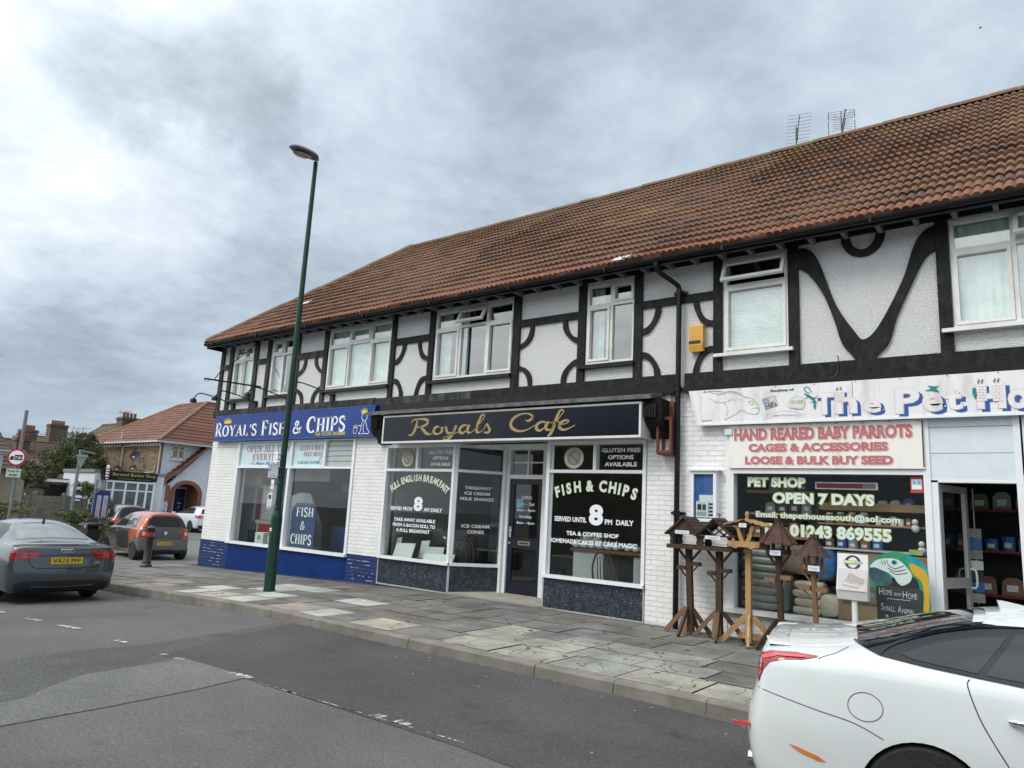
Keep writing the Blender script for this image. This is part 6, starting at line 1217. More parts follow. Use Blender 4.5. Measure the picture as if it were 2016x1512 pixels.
# in the cafe
m_boardw = M('melamine', (.50, .56, .53), (.58, .64, .61), 3, .5)
for i, (x0, x1, z1, yy, tilt, lb) in enumerate([(-10.66, -10.52, 1.02, .34, .0, 'narrow cream board leaning at the left of the cafe window'), (-10.56, -10.05, .93, .22, .03, 'broad pale square board leaning in the left cafe window'), (-10.05, -9.84, 1.0, .40, .02, 'tall thin pale board in the middle of the left cafe window'), (-9.84, -9.38, .90, .36, -.02, 'cream cupboard door leaning behind the low one in the cafe window'), (-9.72, -9.12, .79, .20, .0, 'low pale cupboard door at the front of the left cafe window'), (-9.12, -9.02, .80, .25, 0, 'small green-grey offcut at the right end of the left cafe window')]):
    mb = MB(); mb.add([(x0, yy-.06, .66), (x1, yy-.06, .66), (x1+tilt, yy, z1), (x0+tilt, yy, z1-.02), (x0, yy-.04, .66), (x1, yy-.04, .66), (x1+tilt, yy+.02, z1), (x0+tilt, yy+.02, z1-.02)], [(0, 3, 2, 1), (4, 5, 6, 7), (0, 1, 5, 4), (1, 2, 6, 5), (2, 3, 7, 6), (3, 0, 4, 7)])
    tag(settle(mb.build('board', m_boardw if i != 0 else M('cream_board', (.52, .55, .36), rough=.6)), ((x0+x1)/2, yy, .66)), lb, 'board', 'boards leaning inside the cafe window')
def chair(x, y, lbl, rz_=0):
    t = thing('spindle_chair', lbl, 'chair', (x, y, .1), rz_, 'dark wooden cafe chairs'); R = WM[t.name]; q = lambda a, b, c: R @ Vector((a, b, c)); mt = M('chair_wood', (.03, .02, .014), (.05, .035, .022), 5, .5)
    mb = MB(); mb.add([q(-.2, -.2, .42), q(.2, -.2, .42), q(.18, .2, .42), q(-.18, .2, .42), q(-.2, -.2, .45), q(.2, -.2, .45), q(.18, .2, .45), q(-.18, .2, .45)], [(0, 3, 2, 1), (4, 5, 6, 7), (0, 1, 5, 4), (1, 2, 6, 5), (2, 3, 7, 6), (3, 0, 4, 7)]); mb.build('seat', mt, t)
    for a, b in ((-.16, -.16), (.16, -.16), (-.15, .16), (.15, .16)): mb = MB(); mb.tube([q(a*1.2, b*1.2, 0), q(a, b, .43)], .016, 6); mb.build('leg', mt, t)
    mb = MB(); mb.tube(catmull([q(-.18, .18, .44), q(-.2, .22, .7), q(-.12, .25, .92), q(0, .26, .97), q(.12, .25, .92), q(.2, .22, .7), q(.18, .18, .44)], 4), .015, 6)
    for k in (-2, -1, 0, 1, 2): mb.tube([q(k*.055, .18, .44), q(k*.05, .25, .93-abs(k)*.02)], .008, 5)
    mb.build('backrest', mt, t)
chair(-9.35, .75, 'dark spindle-back chair behind the leaning boards in the left cafe window', .3)
t = thing('display_counter', 'white counter with a dark wooden top carrying teapots behind the right cafe window', 'counter', (-6.1, 1.0, .1))
mb = MB(); mb.box(-6.95, -5.2, .9, 1.5, 1.02, 1.07); mb.build('top', M('counter_top', (.14, .07, .04), (.20, .11, .07), 4, .4), t); mb = MB(); mb.box(-6.9, -6.30, .93, 1.45, .1, 1.02); mb.box(-5.75, -5.35, .95, 1.45, .1, 1.0); mb.build('panel', M('counter_white', (.40, .44, .44), (.46, .5, .5), 2, .5), t)
m_pot = M('teapot_white', (.62, .66, .68), rough=.2)
def teapot(x, y, z, s, lbl):
    t = thing('teapot', lbl, 'teapot', (x, y, z), 0, 'white teapots lined up on the cafe counter'); mb = MB(); mb.lathe([(.03*s, 0), (.07*s, .02*s), (.085*s, .06*s), (.07*s, .10*s), (.04*s, .125*s)], (x, y, z), 12); mb.build('body', m_pot, t, smooth=True)
    mb = MB(); mb.lathe([(.042*s, .125*s), (.03*s, .14*s), (.01*s, .145*s), (.014*s, .165*s), (.004*s, .17*s)], (x, y, z), 10); mb.build('lid', m_pot, t, smooth=True)
    mb = MB(); mb.tube(catmull([(x+.07*s, y, z+.04*s), (x+.11*s, y, z+.06*s), (x+.13*s, y, z+.11*s)], 3), .011*s, 6); mb.build('spout', m_pot, t); mb = MB(); mb.tube(catmull([(x-.07*s, y, z+.03*s), (x-.12*s, y, z+.05*s), (x-.11*s, y, z+.10*s), (x-.06*s, y, z+.10*s)], 3), .007*s, 5); mb.build('handle', m_pot, t)
for i in range(6): teapot(-6.86+i*.155, .98, 1.07, .95, ['leftmost white teapot', 'second white teapot from the left', 'third white teapot from the left', 'fourth white teapot from the left', 'fifth white teapot from the left', 'sixth white teapot from the left'][i]+' in the front row on the cafe counter')
teapot(-6.80, 1.2, 1.16, 1.15, 'larger white teapot raised behind the left end of the teapot row'); teapot(-6.58, 1.2, 1.12, 1.1, 'second raised white teapot behind the teapot row')
for i in range(4): teapot(-5.88+i*.15, 1.0, 1.07, .8, ['small white teapot first', 'small white teapot second', 'small white teapot third', 'small white teapot fourth'][i]+' in the group right of the big 8 in the window')
chair(-5.95, .55, 'dark round-backed chair in front of the white cafe counter', pi)
for i, (x, y, lb) in enumerate([(-10.6, 1.5, 'left, behind the leaning boards'), (-9.6, 2.3, 'middle, deep inside the cafe'), (-7.9, 2.6, 'behind the glazed door of the cafe')]):
    t = thing('cafe_table', 'small pale cafe table at the '+lb, 'table', (x, y, .1), 0, 'tables inside the cafe'); mb = MB(); mb.box(x-.38, x+.38, y-.3, y+.3, .80, .83); mb.build('top', M('table_top', (.42, .36, .27), rough=.4), t); mb = MB(); mb.tube([(x, y, .1), (x, y, .8)], .03, 8); mb.lathe([(.2, 0), (.2, .02), (.04, .04)], (x, y, .1), 12); mb.build('pedestal', m_black, t)
    chair(x-.55, y, 'dark spindle chair beside the pale table, '+lb, pi/2)
t = thing('pale_curtain_screen', 'pale blue curtain hanging in the back left of the cafe', 'curtain', (-10.5, 3.2, .1)); mb = MB(); n = 40; mb.add([(-11.0+.02*i+.01, 3.2+.03*sin(i*.9), z) for i in range(n) for z in (.1, 2.4)], [(2*i, 2*i+2, 2*i+3, 2*i+1) for i in range(n-1)]); mb.build('cloth', M('curtain_blue', (.22, .30, .38), (.3, .38, .45), 9), t, smooth='all')
# in the pet shop
m_shelf = M('pine_shelf', (.30, .18, .08), (.38, .24, .11), 3, .6, stretch=(.3, 1, 1)); m_cardb = M('cardboard', (.27, .19, .11), (.33, .24, .15), 2, .8)
t = thing('window_shelving', 'pine shelves standing behind the lettering of the pet shop window', 'shelving', (-2.6, .5, .1))
for x0, x1, z in ((-3.68, -2.78, 2.06), (-3.68, -2.72, 1.755), (-3.68, -2.72, 1.45)): mb = MB(); mb.box(x0, x1, .35, .75, z, z+.035); mb.build('shelf', m_shelf, t)
mb = MB(); mb.box(-2.70, -1.42, .34, .36, 1.86, 1.955); mb.box(-2.70, -1.42, .36, .75, 1.86, 1.88); mb.build('shelf', m_shelf, t)
for z in (1.67, 1.355): mb = MB(); mb.box(-2.70, -1.42, .30, .75, z, z+.022); mb.build('shelf', m_white if z < 1.5 else m_shelf, t)
mb = MB(); mb.box(-2.73, -2.70, .30, .75, .5, 1.95); mb.box(-3.7, -1.42, .75, .78, .5, 2.3); mb.build('upright', m_dark, t)
random.seed(21); cm = [M('tub_%s' % n, tuple(v*1.5 for v in c), tuple(v*2 for v in c), 22, .45) for n, c in (('grey', (.16, .18, .18)), ('blue', (.02, .09, .24)), ('brown', (.15, .08, .045)), ('green', (.05, .14, .07)), ('white', (.45, .47, .46)), ('dark', (.02, .025, .03)))]
def goods(n, x0, x1, y_, z, hs, kind, lbls, grp, cols, w=None, g=.02):
    st = (x1-x0)/n
    for i in range(n):
        x = x0+st*(i+.5); h = random.uniform(*hs); r = (w or st*.42); mb = MB(); mt = cm[random.choice(cols)]
        if kind == 'jar': mb.lathe([(r*.9, 0), (r, .02), (r, h*.75), (r*.7, h*.85)], (x, y_, z), 10)
        elif kind == 'tin': mb.lathe([(r, 0), (r, h), (r*.9, h+.004)], (x, y_, z), 10)
        else: P = [(x-r, z), (x+r, z), (x+r*.92, z+h*.8), (x+r*.5, z+h), (x-r*.5, z+h*.97), (x-r*.92, z+h*.75)]; mb.prism(P, y_-.07, y_+.07)
        t_ = thing({'jar': 'storage_jar', 'tin': 'food_tin', 'bag': 'seed_bag'}[kind], lbls % ORD[i], {'jar': 'jar', 'tin': 'tin', 'bag': 'bag'}[kind], (x, y_, z), 0, grp)
        mb.build('body', mt, t_); mb = MB()
        if kind == 'jar': mb.lathe([(r*.75, h*.85), (r*.75, h), (r*.6, h+.005)], (x, y_, z), 10); mb.build('lid', cm[4], t_)
        else: mb.box(x-r*.5, x+r*.5, y_-(r if kind == 'tin' else .07)-.004, y_-(r if kind == 'tin' else .07)-.001, z+h*.25, z+h*.6); mb.build('label', cm[4], t_)
ORD = ['first', 'second', 'third', 'fourth', 'fifth', 'sixth', 'seventh', 'eighth', 'ninth', 'tenth', 'eleventh', 'twelfth']
goods(4, -2.66, -2.10, .42, 1.692, (.13, .15), 'jar', 'grey lidded jar, %s from the left on the upper white-edged window shelf', 'jars on the pet shop window shelf', (0, 2))
goods(5, -2.66, -1.95, .42, 1.377, (.10, .13), 'tin', 'small tub, %s from the left on the lower window shelf behind the telephone number', 'tubs on the lower window shelf', (1, 2, 3, 0))
goods(7, -2.64, -1.60, .6, 1.885, (.12, .2), 'bag', 'pale packet, %s from the left on the pine shelf behind the word DAYS', 'packets on the pine window shelf', (4, 0, 1, 2))
goods(5, -2.05, -1.62, .45, 1.692, (.08, .14), 'tin', 'tub, %s from the left behind the email address on the upper window shelf', 'tubs behind the email address', (2, 4, 0, 3))
goods(5, -3.6, -2.80, .45, 1.485, (.10, .2), 'bag', 'packet, %s from the left on the lowest left window shelf', 'packets on the lowest left window shelf', (0, 4, 3, 2))
goods(3, -3.40, -2.85, .5, 2.095, (.10, .14), 'bag', 'dark packet, %s from the left on the top left window shelf', 'packets on the top left window shelf', (5, 0))
goods(4, -3.45, -2.80, .5, 1.79, (.14, .2), 'bag', 'dark bag, %s from the left on the middle left window shelf', 'bags on the middle left window shelf', (5, 0))
t = thing('led_display', 'red scrolling message display hanging inside the top of the pet shop window', 'display', (-2.3, .1, 2.12))
mb = MB(); mb.box(-2.67, -1.93, .09, .13, 2.115, 2.205); mb.build('case', m_alu, t); mb = MB(); mb.box(-2.655, -2.10, .084, .09, 2.13, 2.19); mb.build('screen', M('display_red', (.12, .006, .012), (.16, .01, .02), 20, .2), t); mb = MB(); mb.box(-2.10, -1.955, .084, .09, 2.13, 2.19); mb.build('screen_blank', M('display_grey', (.16, .10, .11)), t)
def sack(x, y, z, w, h, mt, lbl, grp):
    mb = MB(); vs = []; n = 14
    for sy, ins in ((-.16, .85), (-.13, 1), (.13, 1), (.16, .85)):
        for k in range(n):
            a = 2*pi*k/n; e = .45; cx_, cz_ = abs(cos(a))**e*(1 if cos(a) > 0 else -1), abs(sin(a))**.7*(1 if sin(a) > 0 else -1); vs.append((x+w/2*cx_*ins, y+sy, z+h/2+h/2*cz_*ins*(1+.08*sin(3*a+x*9))))
    mb.add(vs, [(i*n+k, i*n+(k+1) % n, (i+1)*n+(k+1) % n, (i+1)*n+k) for i in range(3) for k in range(n)]+[tuple(range(n)), tuple(3*n+k for k in range(n))])
    return tag(settle(mb.build('feed_sack', mt, smooth='all'), (x, y, z)), lbl, 'sack', grp)
m_sk = M('clear_sack', (.20, .21, .19), (.30, .31, .28), 14, .35, .5, 30); m_sk2 = M('pale_sack', (.46, .42, .31), (.56, .52, .40), 12, .4, .5, 30)
for i in range(9): sack(-3.42+.015*(i % 2), .32, .51+i*.098, .54, .10, m_sk, 'grey-green feed sack, %s from the bottom of the tall stack in the pet shop' % ORD[i], 'grey feed sacks stacked in the window')
for i in range(4): sack(-2.83+.02*(i % 2), .30, .51+i*.105, .36, .105, m_sk2, 'pale straw-coloured sack, %s from the bottom of its short stack in the window' % ORD[i], 'pale sacks stacked in the window')
sack(-2.55, .30, .51, .24, .27, m_sk2, 'single upright pale sack standing right of the short sack stack', 'pale sacks stacked in the window'); sack(-3.10, .26, .51, .12, .42, M('green_sack', (.07, .11, .09), (.12, .15, .12), 10, .4), 'narrow dark green sack upright between the two sack stacks', 'pale sacks stacked in the window')
sack(-2.98, .42, 1.0, .48, .38, M('brown_sack', (.17, .13, .08), (.23, .18, .12), 16, .5), 'big brown sack on top of the stack behind the round bird table', 'pale sacks stacked in the window'); sack(-2.62, .45, .96, .26, .40, cm[1], 'blue feed sack behind the smaller round bird table', 'pale sacks stacked in the window')
t = thing('cardboard_screen', 'brown cardboard sheet closing the lower right of the pet shop window', 'cardboard', (-2.0, .2, .5))
mb = MB(); mb.box(-2.45, -1.43, .16, .175, .51, .86); mb.box(-2.45, -1.43, .18, .195, .86, 1.335); mb.build('sheet', m_cardb, t)
t = thing('welcome_plaque', 'grey-brown plaque reading Dogs welcome people tolerated, in front of the cardboard', 'plaque', (-2.17, .12, .76)); mb = MB(); mb.box(-2.40, -2.0, .13, .145, .74, .94); mb.build('board', M('plaque_brown', (.12, .10, .08), (.17, .15, .12), 9, .7), t)
mb = MB(); mb.box(-2.385, -2.015, .125, .129, .81, .87, 1); text_line(mb, 'Dogs', -2.30, -2.10, .88, .93, .123, shear=.2); text_line(mb, 'welcome', -2.32, -2.08, .818, .86, .122, mi=2); text_line(mb, 'people tolerated.', -2.35, -2.05, .76, .795, .124); mb.build('lettering', [M('plaque_pale', (.42, .40, .36)), M('plaque_green', (.20, .26, .24)), m_ink], t)
def cuddly(x, y, z, lbl):
    t = thing('soft_toy', lbl, 'soft toy', (x, y, z), 0, 'white fluffy toys in the pet shop window'); mt = M('fluffy_white', (.60, .62, .58), (.72, .73, .70), 40, .95, 1, 60)
    for nm, c, r in (('body', (x, y, z+.05), .05), ('head', (x, y-.02, z+.125), .038)): mb = MB(); mb.lathe([(.005, -r), (r*.7, -r*.7), (r, 0), (r*.7, r*.7), (.005, r)], c, 10); mb.build(nm, mt, t, smooth='all')
cuddly(-1.56, .25, 1.62, 'small white fluffy toy at the top right of the pet shop window'); cuddly(-1.50, .25, 1.36, 'white fluffy toy above the green label in the pet shop window')
simple('treat_box', 'bright green treat box below the fluffy toys at the right of the window', 'box', [('box', M('lime_box', (.22, .42, .06), (.4, .5, .3), 20, .5), B(-1.60, -1.46, .2, .26, 1.36, 1.42))], (-1.53, .23, 1.36))
t = thing('artificial_vine', 'green trailing plastic plant hanging behind the smallest bird table', 'plant', (-2.36, .13, .9)); mb = MB(); random.seed(2)
for k in range(260): z = random.uniform(.86, 1.30); x = -2.37+.04*sin(z*9)+random.gauss(0, .025); yy = .11+random.uniform(-.02, .02); s = .012; mb.add([(x, yy, z), (x+s, yy-s*.5, z+s*random.uniform(-1, 1)), (x+s*.4, yy, z+s*1.6)], [(0, 1, 2)])
mb.build('foliage', M('vine_green', (.02, .10, .05), (.04, .16, .08), 30), t); mb = MB(); mb.tube([(-2.37, .12, .86), (-2.37, .12, 1.33)], .005, 5); mb.build('stem', M('stem_green', (.03, .08, .03)), t)
t = thing('aisle_shelving', 'dark shelving with red-edged shelves inside the open pet shop doorway', 'shelving', (-.6, 1.8, .1)); m_rs = M('red_shelf_edge', (.20, .012, .015), rough=.5)
mb = MB(); mb.box(-1.35, .9, 2.1, 2.14, .1, 2.4); mb.build('back_panel', m_dark, t)
for z in (.86, 1.42, 1.95): mb = MB(); mb.box(-1.3, .85, 1.7, 2.1, z, z+.02); mb.build('shelf', m_dark, t); mb = MB(); mb.box(-1.3, .85, 1.69, 1.70, z-.005, z+.03); mb.build('shelf_edge', m_rs, t)
goods(7, -1.20, .1, 1.85, 1.44, (.14, .2), 'tin', 'pet food tin, %s from the left on the middle red-edged shelf in the doorway', 'tins on the middle shelf inside the doorway', (1, 1, 1, 4, 0)); goods(4, -1.15, .0, 1.85, .88, (.22, .3), 'bag', 'brown seed bag with white label, %s from the left on the lower red-edged shelf', 'seed bags on the lower shelf inside the doorway', (2, 2)); goods(5, -1.15, .1, 1.85, 1.97, (.2, .28), 'bag', 'packet, %s from the left on the top red-edged shelf in the doorway', 'packets on the top shelf inside the doorway', (3, 3, 0, 2))
t = thing('display_spinner', 'hanging strip of blue blister packs just inside the pet shop door', 'display strip', (-1.02, .95, .8)); 
for k in range(7): mb = MB(); mb.box(-1.09, -.95, .93, .95, .82+k*.13, .93+k*.13); mb.build('blister_pack', cm[(0, 1, 5, 4, 0, 1, 0)[k]], t)
mb = MB(); mb.tube([(-1.02, .96, .8), (-1.02, .96, 2.2)], .008, 5); mb.build('strip', m_alu, t)
# ------------------------------------------------------------------ cars
# car space: a = metres forward from the rear bumper, b = to the car's left, c = up
def paint(name, c, metal=.0, rough=.28, fl=1.0): return M(name, c, tuple(min(1, v*1.06) for v in c), 1.2, rough, metal=metal, coat=1.0, spec=.5)
m_cglass = M('car_glass', (.010, .013, .015), rough=.03, spec=.45)
m_cglass_sky = M('car_glass_painted_sky', (.13, .15, .155), (.05, .06, .062), 3, .05, spec=1.0, coat=1.0)  # pale patches paint the sky's reflection into the glass colour
m_tyre = M('tyre_rubber', (.012, .012, .013), (.02, .02, .02), 20, .8, .3, 40); m_rim = M('alloy_rim', (.30, .30, .31), (.38, .38, .39), 8, .35, metal=.7)
m_trim = M('black_plastic', (.014, .015, .017), (.02, .021, .023), 12, .55, .2, 80); m_chrome = M('chrome', (.7, .7, .72), rough=.08, metal=1)
m_seam = M('shut_line', (.006, .006, .007), rough=.7); m_lred = M('tail_red', (.36, .006, .010), (.22, .004, .008), 10, .12, coat=1); m_lred2 = M('tail_bright', (.70, .06, .06), (.5, .02, .03), 18, .12, coat=1)
m_lwht = M('lamp_clear', (.62, .60, .60), (.5, .35, .35), 20, .15, coat=1); m_plate = M('number_plate_yellow', (.62, .42, .03), (.68, .47, .04), 10, .4); m_amb = M('amber_reflector', (.62, .16, .02), (.70, .22, .03), 15, .2, coat=1)
ARCH = 1.12
def car_mesh(st, wh, axles, wr, wcol, w):
    K = 10; V = []; F = []
    def full(s): return [Vector(p) for p in s]+[Vector((s[i][0], -s[i][1], s[i][2])) for i in range(K-2, 0, -1)]
    N = 2*K-2
    for s in st: V += full(s)
    for i in range(len(st)-1):
        for j in range(N): F.append((i*N+j, (i+1)*N+j, (i+1)*N+(j+1) % N, i*N+(j+1) % N))
    for base, flip in ((0, False), ((len(st)-1)*N, True)):
        r = lambda i: base+i; l = lambda i: base+(N-i)
        fs = [(r(0), r(1), l(1))]+[(r(i), r(i+1), l(i+1), l(i)) for i in range(1, K-2)]+[(r(K-2), r(K-1), l(K-2))]
        F += [f[::-1] if flip else f for f in fs]
    me = bpy.data.meshes.new('cage'); me.from_pydata([tuple(v) for v in V], [], F); bm = bmesh.new(); bm.from_mesh(me); bmesh.ops.recalc_face_normals(bm, faces=bm.faces); bm.to_mesh(me); bm.free()
    for m_ in wcol: me.materials.append(m_)
    o = bpy.data.objects.new('cage', me); COL.objects.link(o); sm = o.modifiers.new('s', 'SUBSURF'); sm.levels = sm.render_levels = 3
    dg = bpy.context.evaluated_depsgraph_get(); sub = bpy.data.meshes.new_from_object(o.evaluated_get(dg)); bv = BVHTree.FromPolygons([v.co.copy() for v in sub.vertices], [tuple(p.vertices) for p in sub.polygons])
    cm_ = MB()
    for ax in axles:
        for s in (-1, 1): cm_.tube([(ax, s*(w-.30), wr*.98), (ax, s*(w+.3), wr*.98)], wr*ARCH, 40)
    cut = cm_.build('cut', wcol[1]); b = o.modifiers.new('b', 'BOOLEAN'); b.operation = 'DIFFERENCE'; b.object = cut; b.solver = 'EXACT'
    try: b.material_mode = 'TRANSFER'
    except Exception: pass
    dg = bpy.context.evaluated_depsgraph_get(); out = bpy.data.meshes.new_from_object(o.evaluated_get(dg))
    bpy.data.objects.remove(o); bpy.data.objects.remove(cut); bpy.data.meshes.remove(sub)
    out.polygons.foreach_set('use_smooth', [True]*len(out.polygons)); out.set_sharp_from_angle(angle=radians(40)); return out, bv
DIRS = {'R': (lambda u, v: Vector((u, -3, v)), Vector((0, 1, 0))), 'L': (lambda u, v: Vector((u, 3, v)), Vector((0, -1, 0))), 'B': (lambda u, v: Vector((-3, u, v)), Vector((1, 0, 0))), 'T': (lambda u, v: Vector((u, v, 4)), Vector((0, 0, -1)))}
class Car:
    def __init__(s, name, label, cat, loc, head, sc, stations, w, axles, wr, body_mat, group=None):
        s.t = thing(name, label, cat, loc, head, group); s.t.scale = (sc, sc, sc); WM[s.t.name] = Matrix.Identity(4); s.w = w; s.wr = wr
        me, s.bv = car_mesh(stations, None, axles, wr, [body_mat, m_trim], w); me.name = 'body'; o = bpy.data.objects.new('body', me); COL.objects.link(o); o.parent = s.t; WM[o.name] = Matrix.Identity(4); s.body = o; s.axles = axles
    def hit(s, view, u, v, off):
        f, d = DIRS[view]; loc, n, *_ = s.bv.ray_cast(f(u, v), d)
        if loc is None: return None
        if n.dot(d) > 0: n = -n
        return loc+n*off
    def patch(s, name, view, poly, mat, off=.004, step=.045, parent=None, smooth_poly=0, thick=0):
        if smooth_poly: poly = [(p.x, p.y) for p in catmull([(a, b, 0) for a, b in poly], smooth_poly, closed=True)]
        ne = len(poly); dense = []
        for i in range(ne):
            a, b = Vector(poly[i]), Vector(poly[(i+1) % ne]); n = max(1, int((b-a).length/step)); dense += [a.lerp(b, k/n) for k in range(n)]
        pts = [Vector(p) for p in dense]; m = len(pts); edges = [(i, (i+1) % m) for i in range(m)]; xs = [p[0] for p in pts]; ys = [p[1] for p in pts]
        inside = lambda x, y: sum(((pts[i][1] > y) != (pts[(i+1) % m][1] > y)) and (x < (pts[(i+1) % m][0]-pts[i][0])*(y-pts[i][1])/(pts[(i+1) % m][1]-pts[i][1])+pts[i][0]) for i in range(m)) % 2
        x = min(xs)+step/2
        while x < max(xs):
            y = min(ys)+step/2
            while y < max(ys):
                if inside(x, y): pts.append(Vector((x, y)))
                y += step
            x += step
        v, e, f, *_ = delaunay_2d_cdt(pts, edges, [], 1, 1e-5); mb = MB(); P = [s.hit(view, p.x, p.y, off) for p in v]; ok = [p is not None for p in P]
        mb.add([p or Vector((0, 0, 0)) for p in P], [q for q in f if all(ok[i] for i in q)])
        return mb.build(name, mat, parent or s.t, smooth='all')
    def seam(s, view, pts, w=.006, off=.0025, name='shut_line', mat=None, k=4, parent=None):
        P = catmull([(a, b, 0) for a, b in pts], k) if k else [Vector((a, b, 0)) for a, b in pts]; vs = []; 
        for i, p in enumerate(P):
            d = P[min(i+1, len(P)-1)]-P[max(i-1, 0)]; L = d.length or 1; nx_, ny_ = -d.y/L*w/2, d.x/L*w/2
            vs += [s.hit(view, p.x+nx_, p.y+ny_, off), s.hit(view, p.x-nx_, p.y-ny_, off)]
        mb = MB(); mb.add([v or Vector((0, 0, 0)) for v in vs], [(2*i, 2*i+1, 2*i+3, 2*i+2) for i in range(len(P)-1) if all(vs[j] for j in (2*i, 2*i+1, 2*i+3, 2*i+2))]); return mb.build(name, mat or m_seam, parent or s.body)
    def wheels(s, spokes=5, tw=.215):
        for ax in s.axles:
            for sd in (-1, 1):
                r = s.wr; y0 = sd*(s.w-.015); mb = MB(); pr = [(r*.70, 0), (r*.93, -.005), (r*.985, .02), (r, .05), (r, tw-.05), (r*.98, tw-.02), (r*.9, tw), (r*.5, tw)]
                mb.lathe([(a, -sd*b) for a, b in pr], (ax, y0, r), 32, axis='Y'); wl_ = mb.build('wheel', m_tyre, s.t, smooth=True)
                mb = MB(); mb.lathe([(r*.71, -sd*.002), (r*.69, -sd*.012), (r*.66, -sd*.03), (r*.655, -sd*.06)], (ax, y0, r), 32, axis='Y')
                for k in range(spokes):
                    a = 2*pi*k/spokes+.3; p = Vector((ax, y0-sd*.03, r)); q = p+Vector((cos(a), 0, sin(a)))*r*.67; mb.bar(p, q, .05, .03, (0, 1, 0))
                mb.lathe([(.07, -sd*.01), (.06, -sd*.002), (.02, 0)], (ax, y0, r), 16, axis='Y'); mb.build('rim', m_rim, wl_, smooth=True)
    def plate(s, a, c, txt, w=.52, h=.112, tilt=0, body_b=0):
        mb = MB(); mb.box(a-.012, a, body_b-w/2, body_b+w/2, c-h/2, c+h/2); p = mb.build('number_plate', m_plate, s.t)
        mb = MB(); put_text(mb, txt, lambda u, v: (a-.0135, body_b+w*.44-u*w*.88, c-h*.33+v*h*.66), bold=.02); mb.build('lettering', m_ink, p)
def sec(a, w, floor, belt, tb, top, da=None, k5=.985, side=(.48, .66, .82)):
    P = [(a, 0, floor), (a, .84*w, floor), (a, .965*w, floor+.045), (a, .985*w, side[0]), (a, w, side[1]), (a, k5*w, min(side[2], belt-.06)), (a, .945*w, belt-.02), (a, .875*w, belt+.012), (a, tb, top-.028), (a, 0, top)]
    if da: P = [(p[0]+d, p[1], p[2]) for p, d in zip(P, da)]
    return P
DA = [.22, .18, .05, .0, .02, .045, .055, .085, .10, .09]
JX, JY, JZ, JH, JS = -1.727, -4.874, 0.0, 12.0, .84
# --- dark grey saloon parked at the kerb, left
m_audi = paint('gunmetal_paint', (.085, .098, .105), .7, .22)
st = [sec(0, .80, .21, .985, .50, 1.045, DA), sec(.13, .885, .19, 1.0, .58, 1.07, [.08, .06, .0, -.01, 0, 0, 0, 0, 0, 0]), sec(.40, .91, .19, 1.01, .60, 1.075), sec(.66, .915, .20, 1.015, .62, 1.085), sec(.80, .915, .20, 1.015, .62, 1.13), sec(1.40, .915, .2, 1.01, .565, 1.40), sec(2.0, .91, .2, 1.0, .585, 1.445), sec(2.8, .91, .2, .99, .58, 1.42), sec(3.45, .905, .2, .975, .68, 1.06), sec(3.7, .90, .2, .95, .66, 1.0), sec(4.25, .87, .2, .86, .6, .90), sec(4.55, .80, .22, .74, .5, .78), sec(4.68, .66, .28, .64, .4, .66)]
C = Car('saloon_car', 'dark grey saloon parked by the kerb with plate VA13 PFF', 'car', (-12.42, -4.91, rz(-13.2)), radians(177.9), .862, st, .91, (1.03, 3.84), .325, m_audi)
C.patch('rear_window', 'T', [(.79, -.60), (.79, .60), (1.32, .51), (1.36, .3), (1.37, 0), (1.36, -.3), (1.32, -.51)], m_cglass_sky, .004)
for v, s_ in (('L', 1), ('R', -1)):
    C.patch('rear_side_window', v, [(1.18, 1.04), (2.05, 1.03), (2.02, 1.34), (1.62, 1.33), (1.35, 1.23)], m_cglass, .004); C.patch('front_side_window', v, [(2.1, 1.03), (3.1, 1.01), (2.55, 1.30), (2.08, 1.34)], m_cglass, .004)
    C.seam(v, [(2.07, 1.0), (2.06, .7), (2.06, .32)]); C.seam(v, [(1.2, 1.0), (1.25, .85), (1.45, .6), (1.5, .35)]); C.seam(v, [(.06, .66), (.3, .66), (.62, .62)]); C.seam(v, [(.2, .93), (1.2, .92), (2.5, .90), (3.6, .84)], .008, .002, 'crease', m_audi)
    mb = MB(); mb.box(2.95, 3.1, s_*.93, s_*1.08, .98, 1.10); mb.build('mirror', m_audi, C.t)
for s_ in (1, -1):
    P = [(s_*.40, .925), (s_*.62, .945), (s_*.84, .925), (s_*.86, .80), (s_*.60, .775), (s_*.46, .83)]
    lt = C.patch('tail_light', 'B', P, m_lred, .010, .03); C.patch('light_bar', 'B', [(s_*.46, .895), (s_*.72, .905), (s_*.72, .885), (s_*.48, .875)], m_lred2, .014, .03, lt); C.patch('light_bar', 'B', [(s_*.52, .845), (s_*.72, .825), (s_*.72, .805), (s_*.58, .82)], m_lred2, .014, .03, lt)
    C.patch('clear_lamp', 'B', [(s_*.60, .875), (s_*.71, .875), (s_*.71, .835), (s_*.62, .84)], M('lamp_smoke', (.30, .12, .11), rough=.2), .013, .03, lt); C.seam('B', [(s_*.60, .78), (s_*.61, .94)], .006, .016, 'split', m_seam, 0)
C.seam('B', [(-.60, .785), (-.52, .655), (-.46, .64), (0, .63), (.46, .64), (.52, .655), (.60, .785)], .012, .003, k=0); C.seam('B', [(-.46, .845), (0, .865), (.46, .845)], .012, .003, k=0); C.seam('B', [(-.80, 1.005), (-.6, 1.03), (0, 1.045), (.6, 1.03), (.80, 1.005)], .014, .004, 'boot_lip_shadow', m_trim)
C.patch('diffuser', 'B', [(-.78, .36), (-.62, .42), (.62, .42), (.78, .36), (.72, .22), (-.72, .22)], m_trim, .006); C.seam('B', [(-.50, .33), (0, .315), (.50, .33)], .008, .010, 'diffuser_line', m_rim)
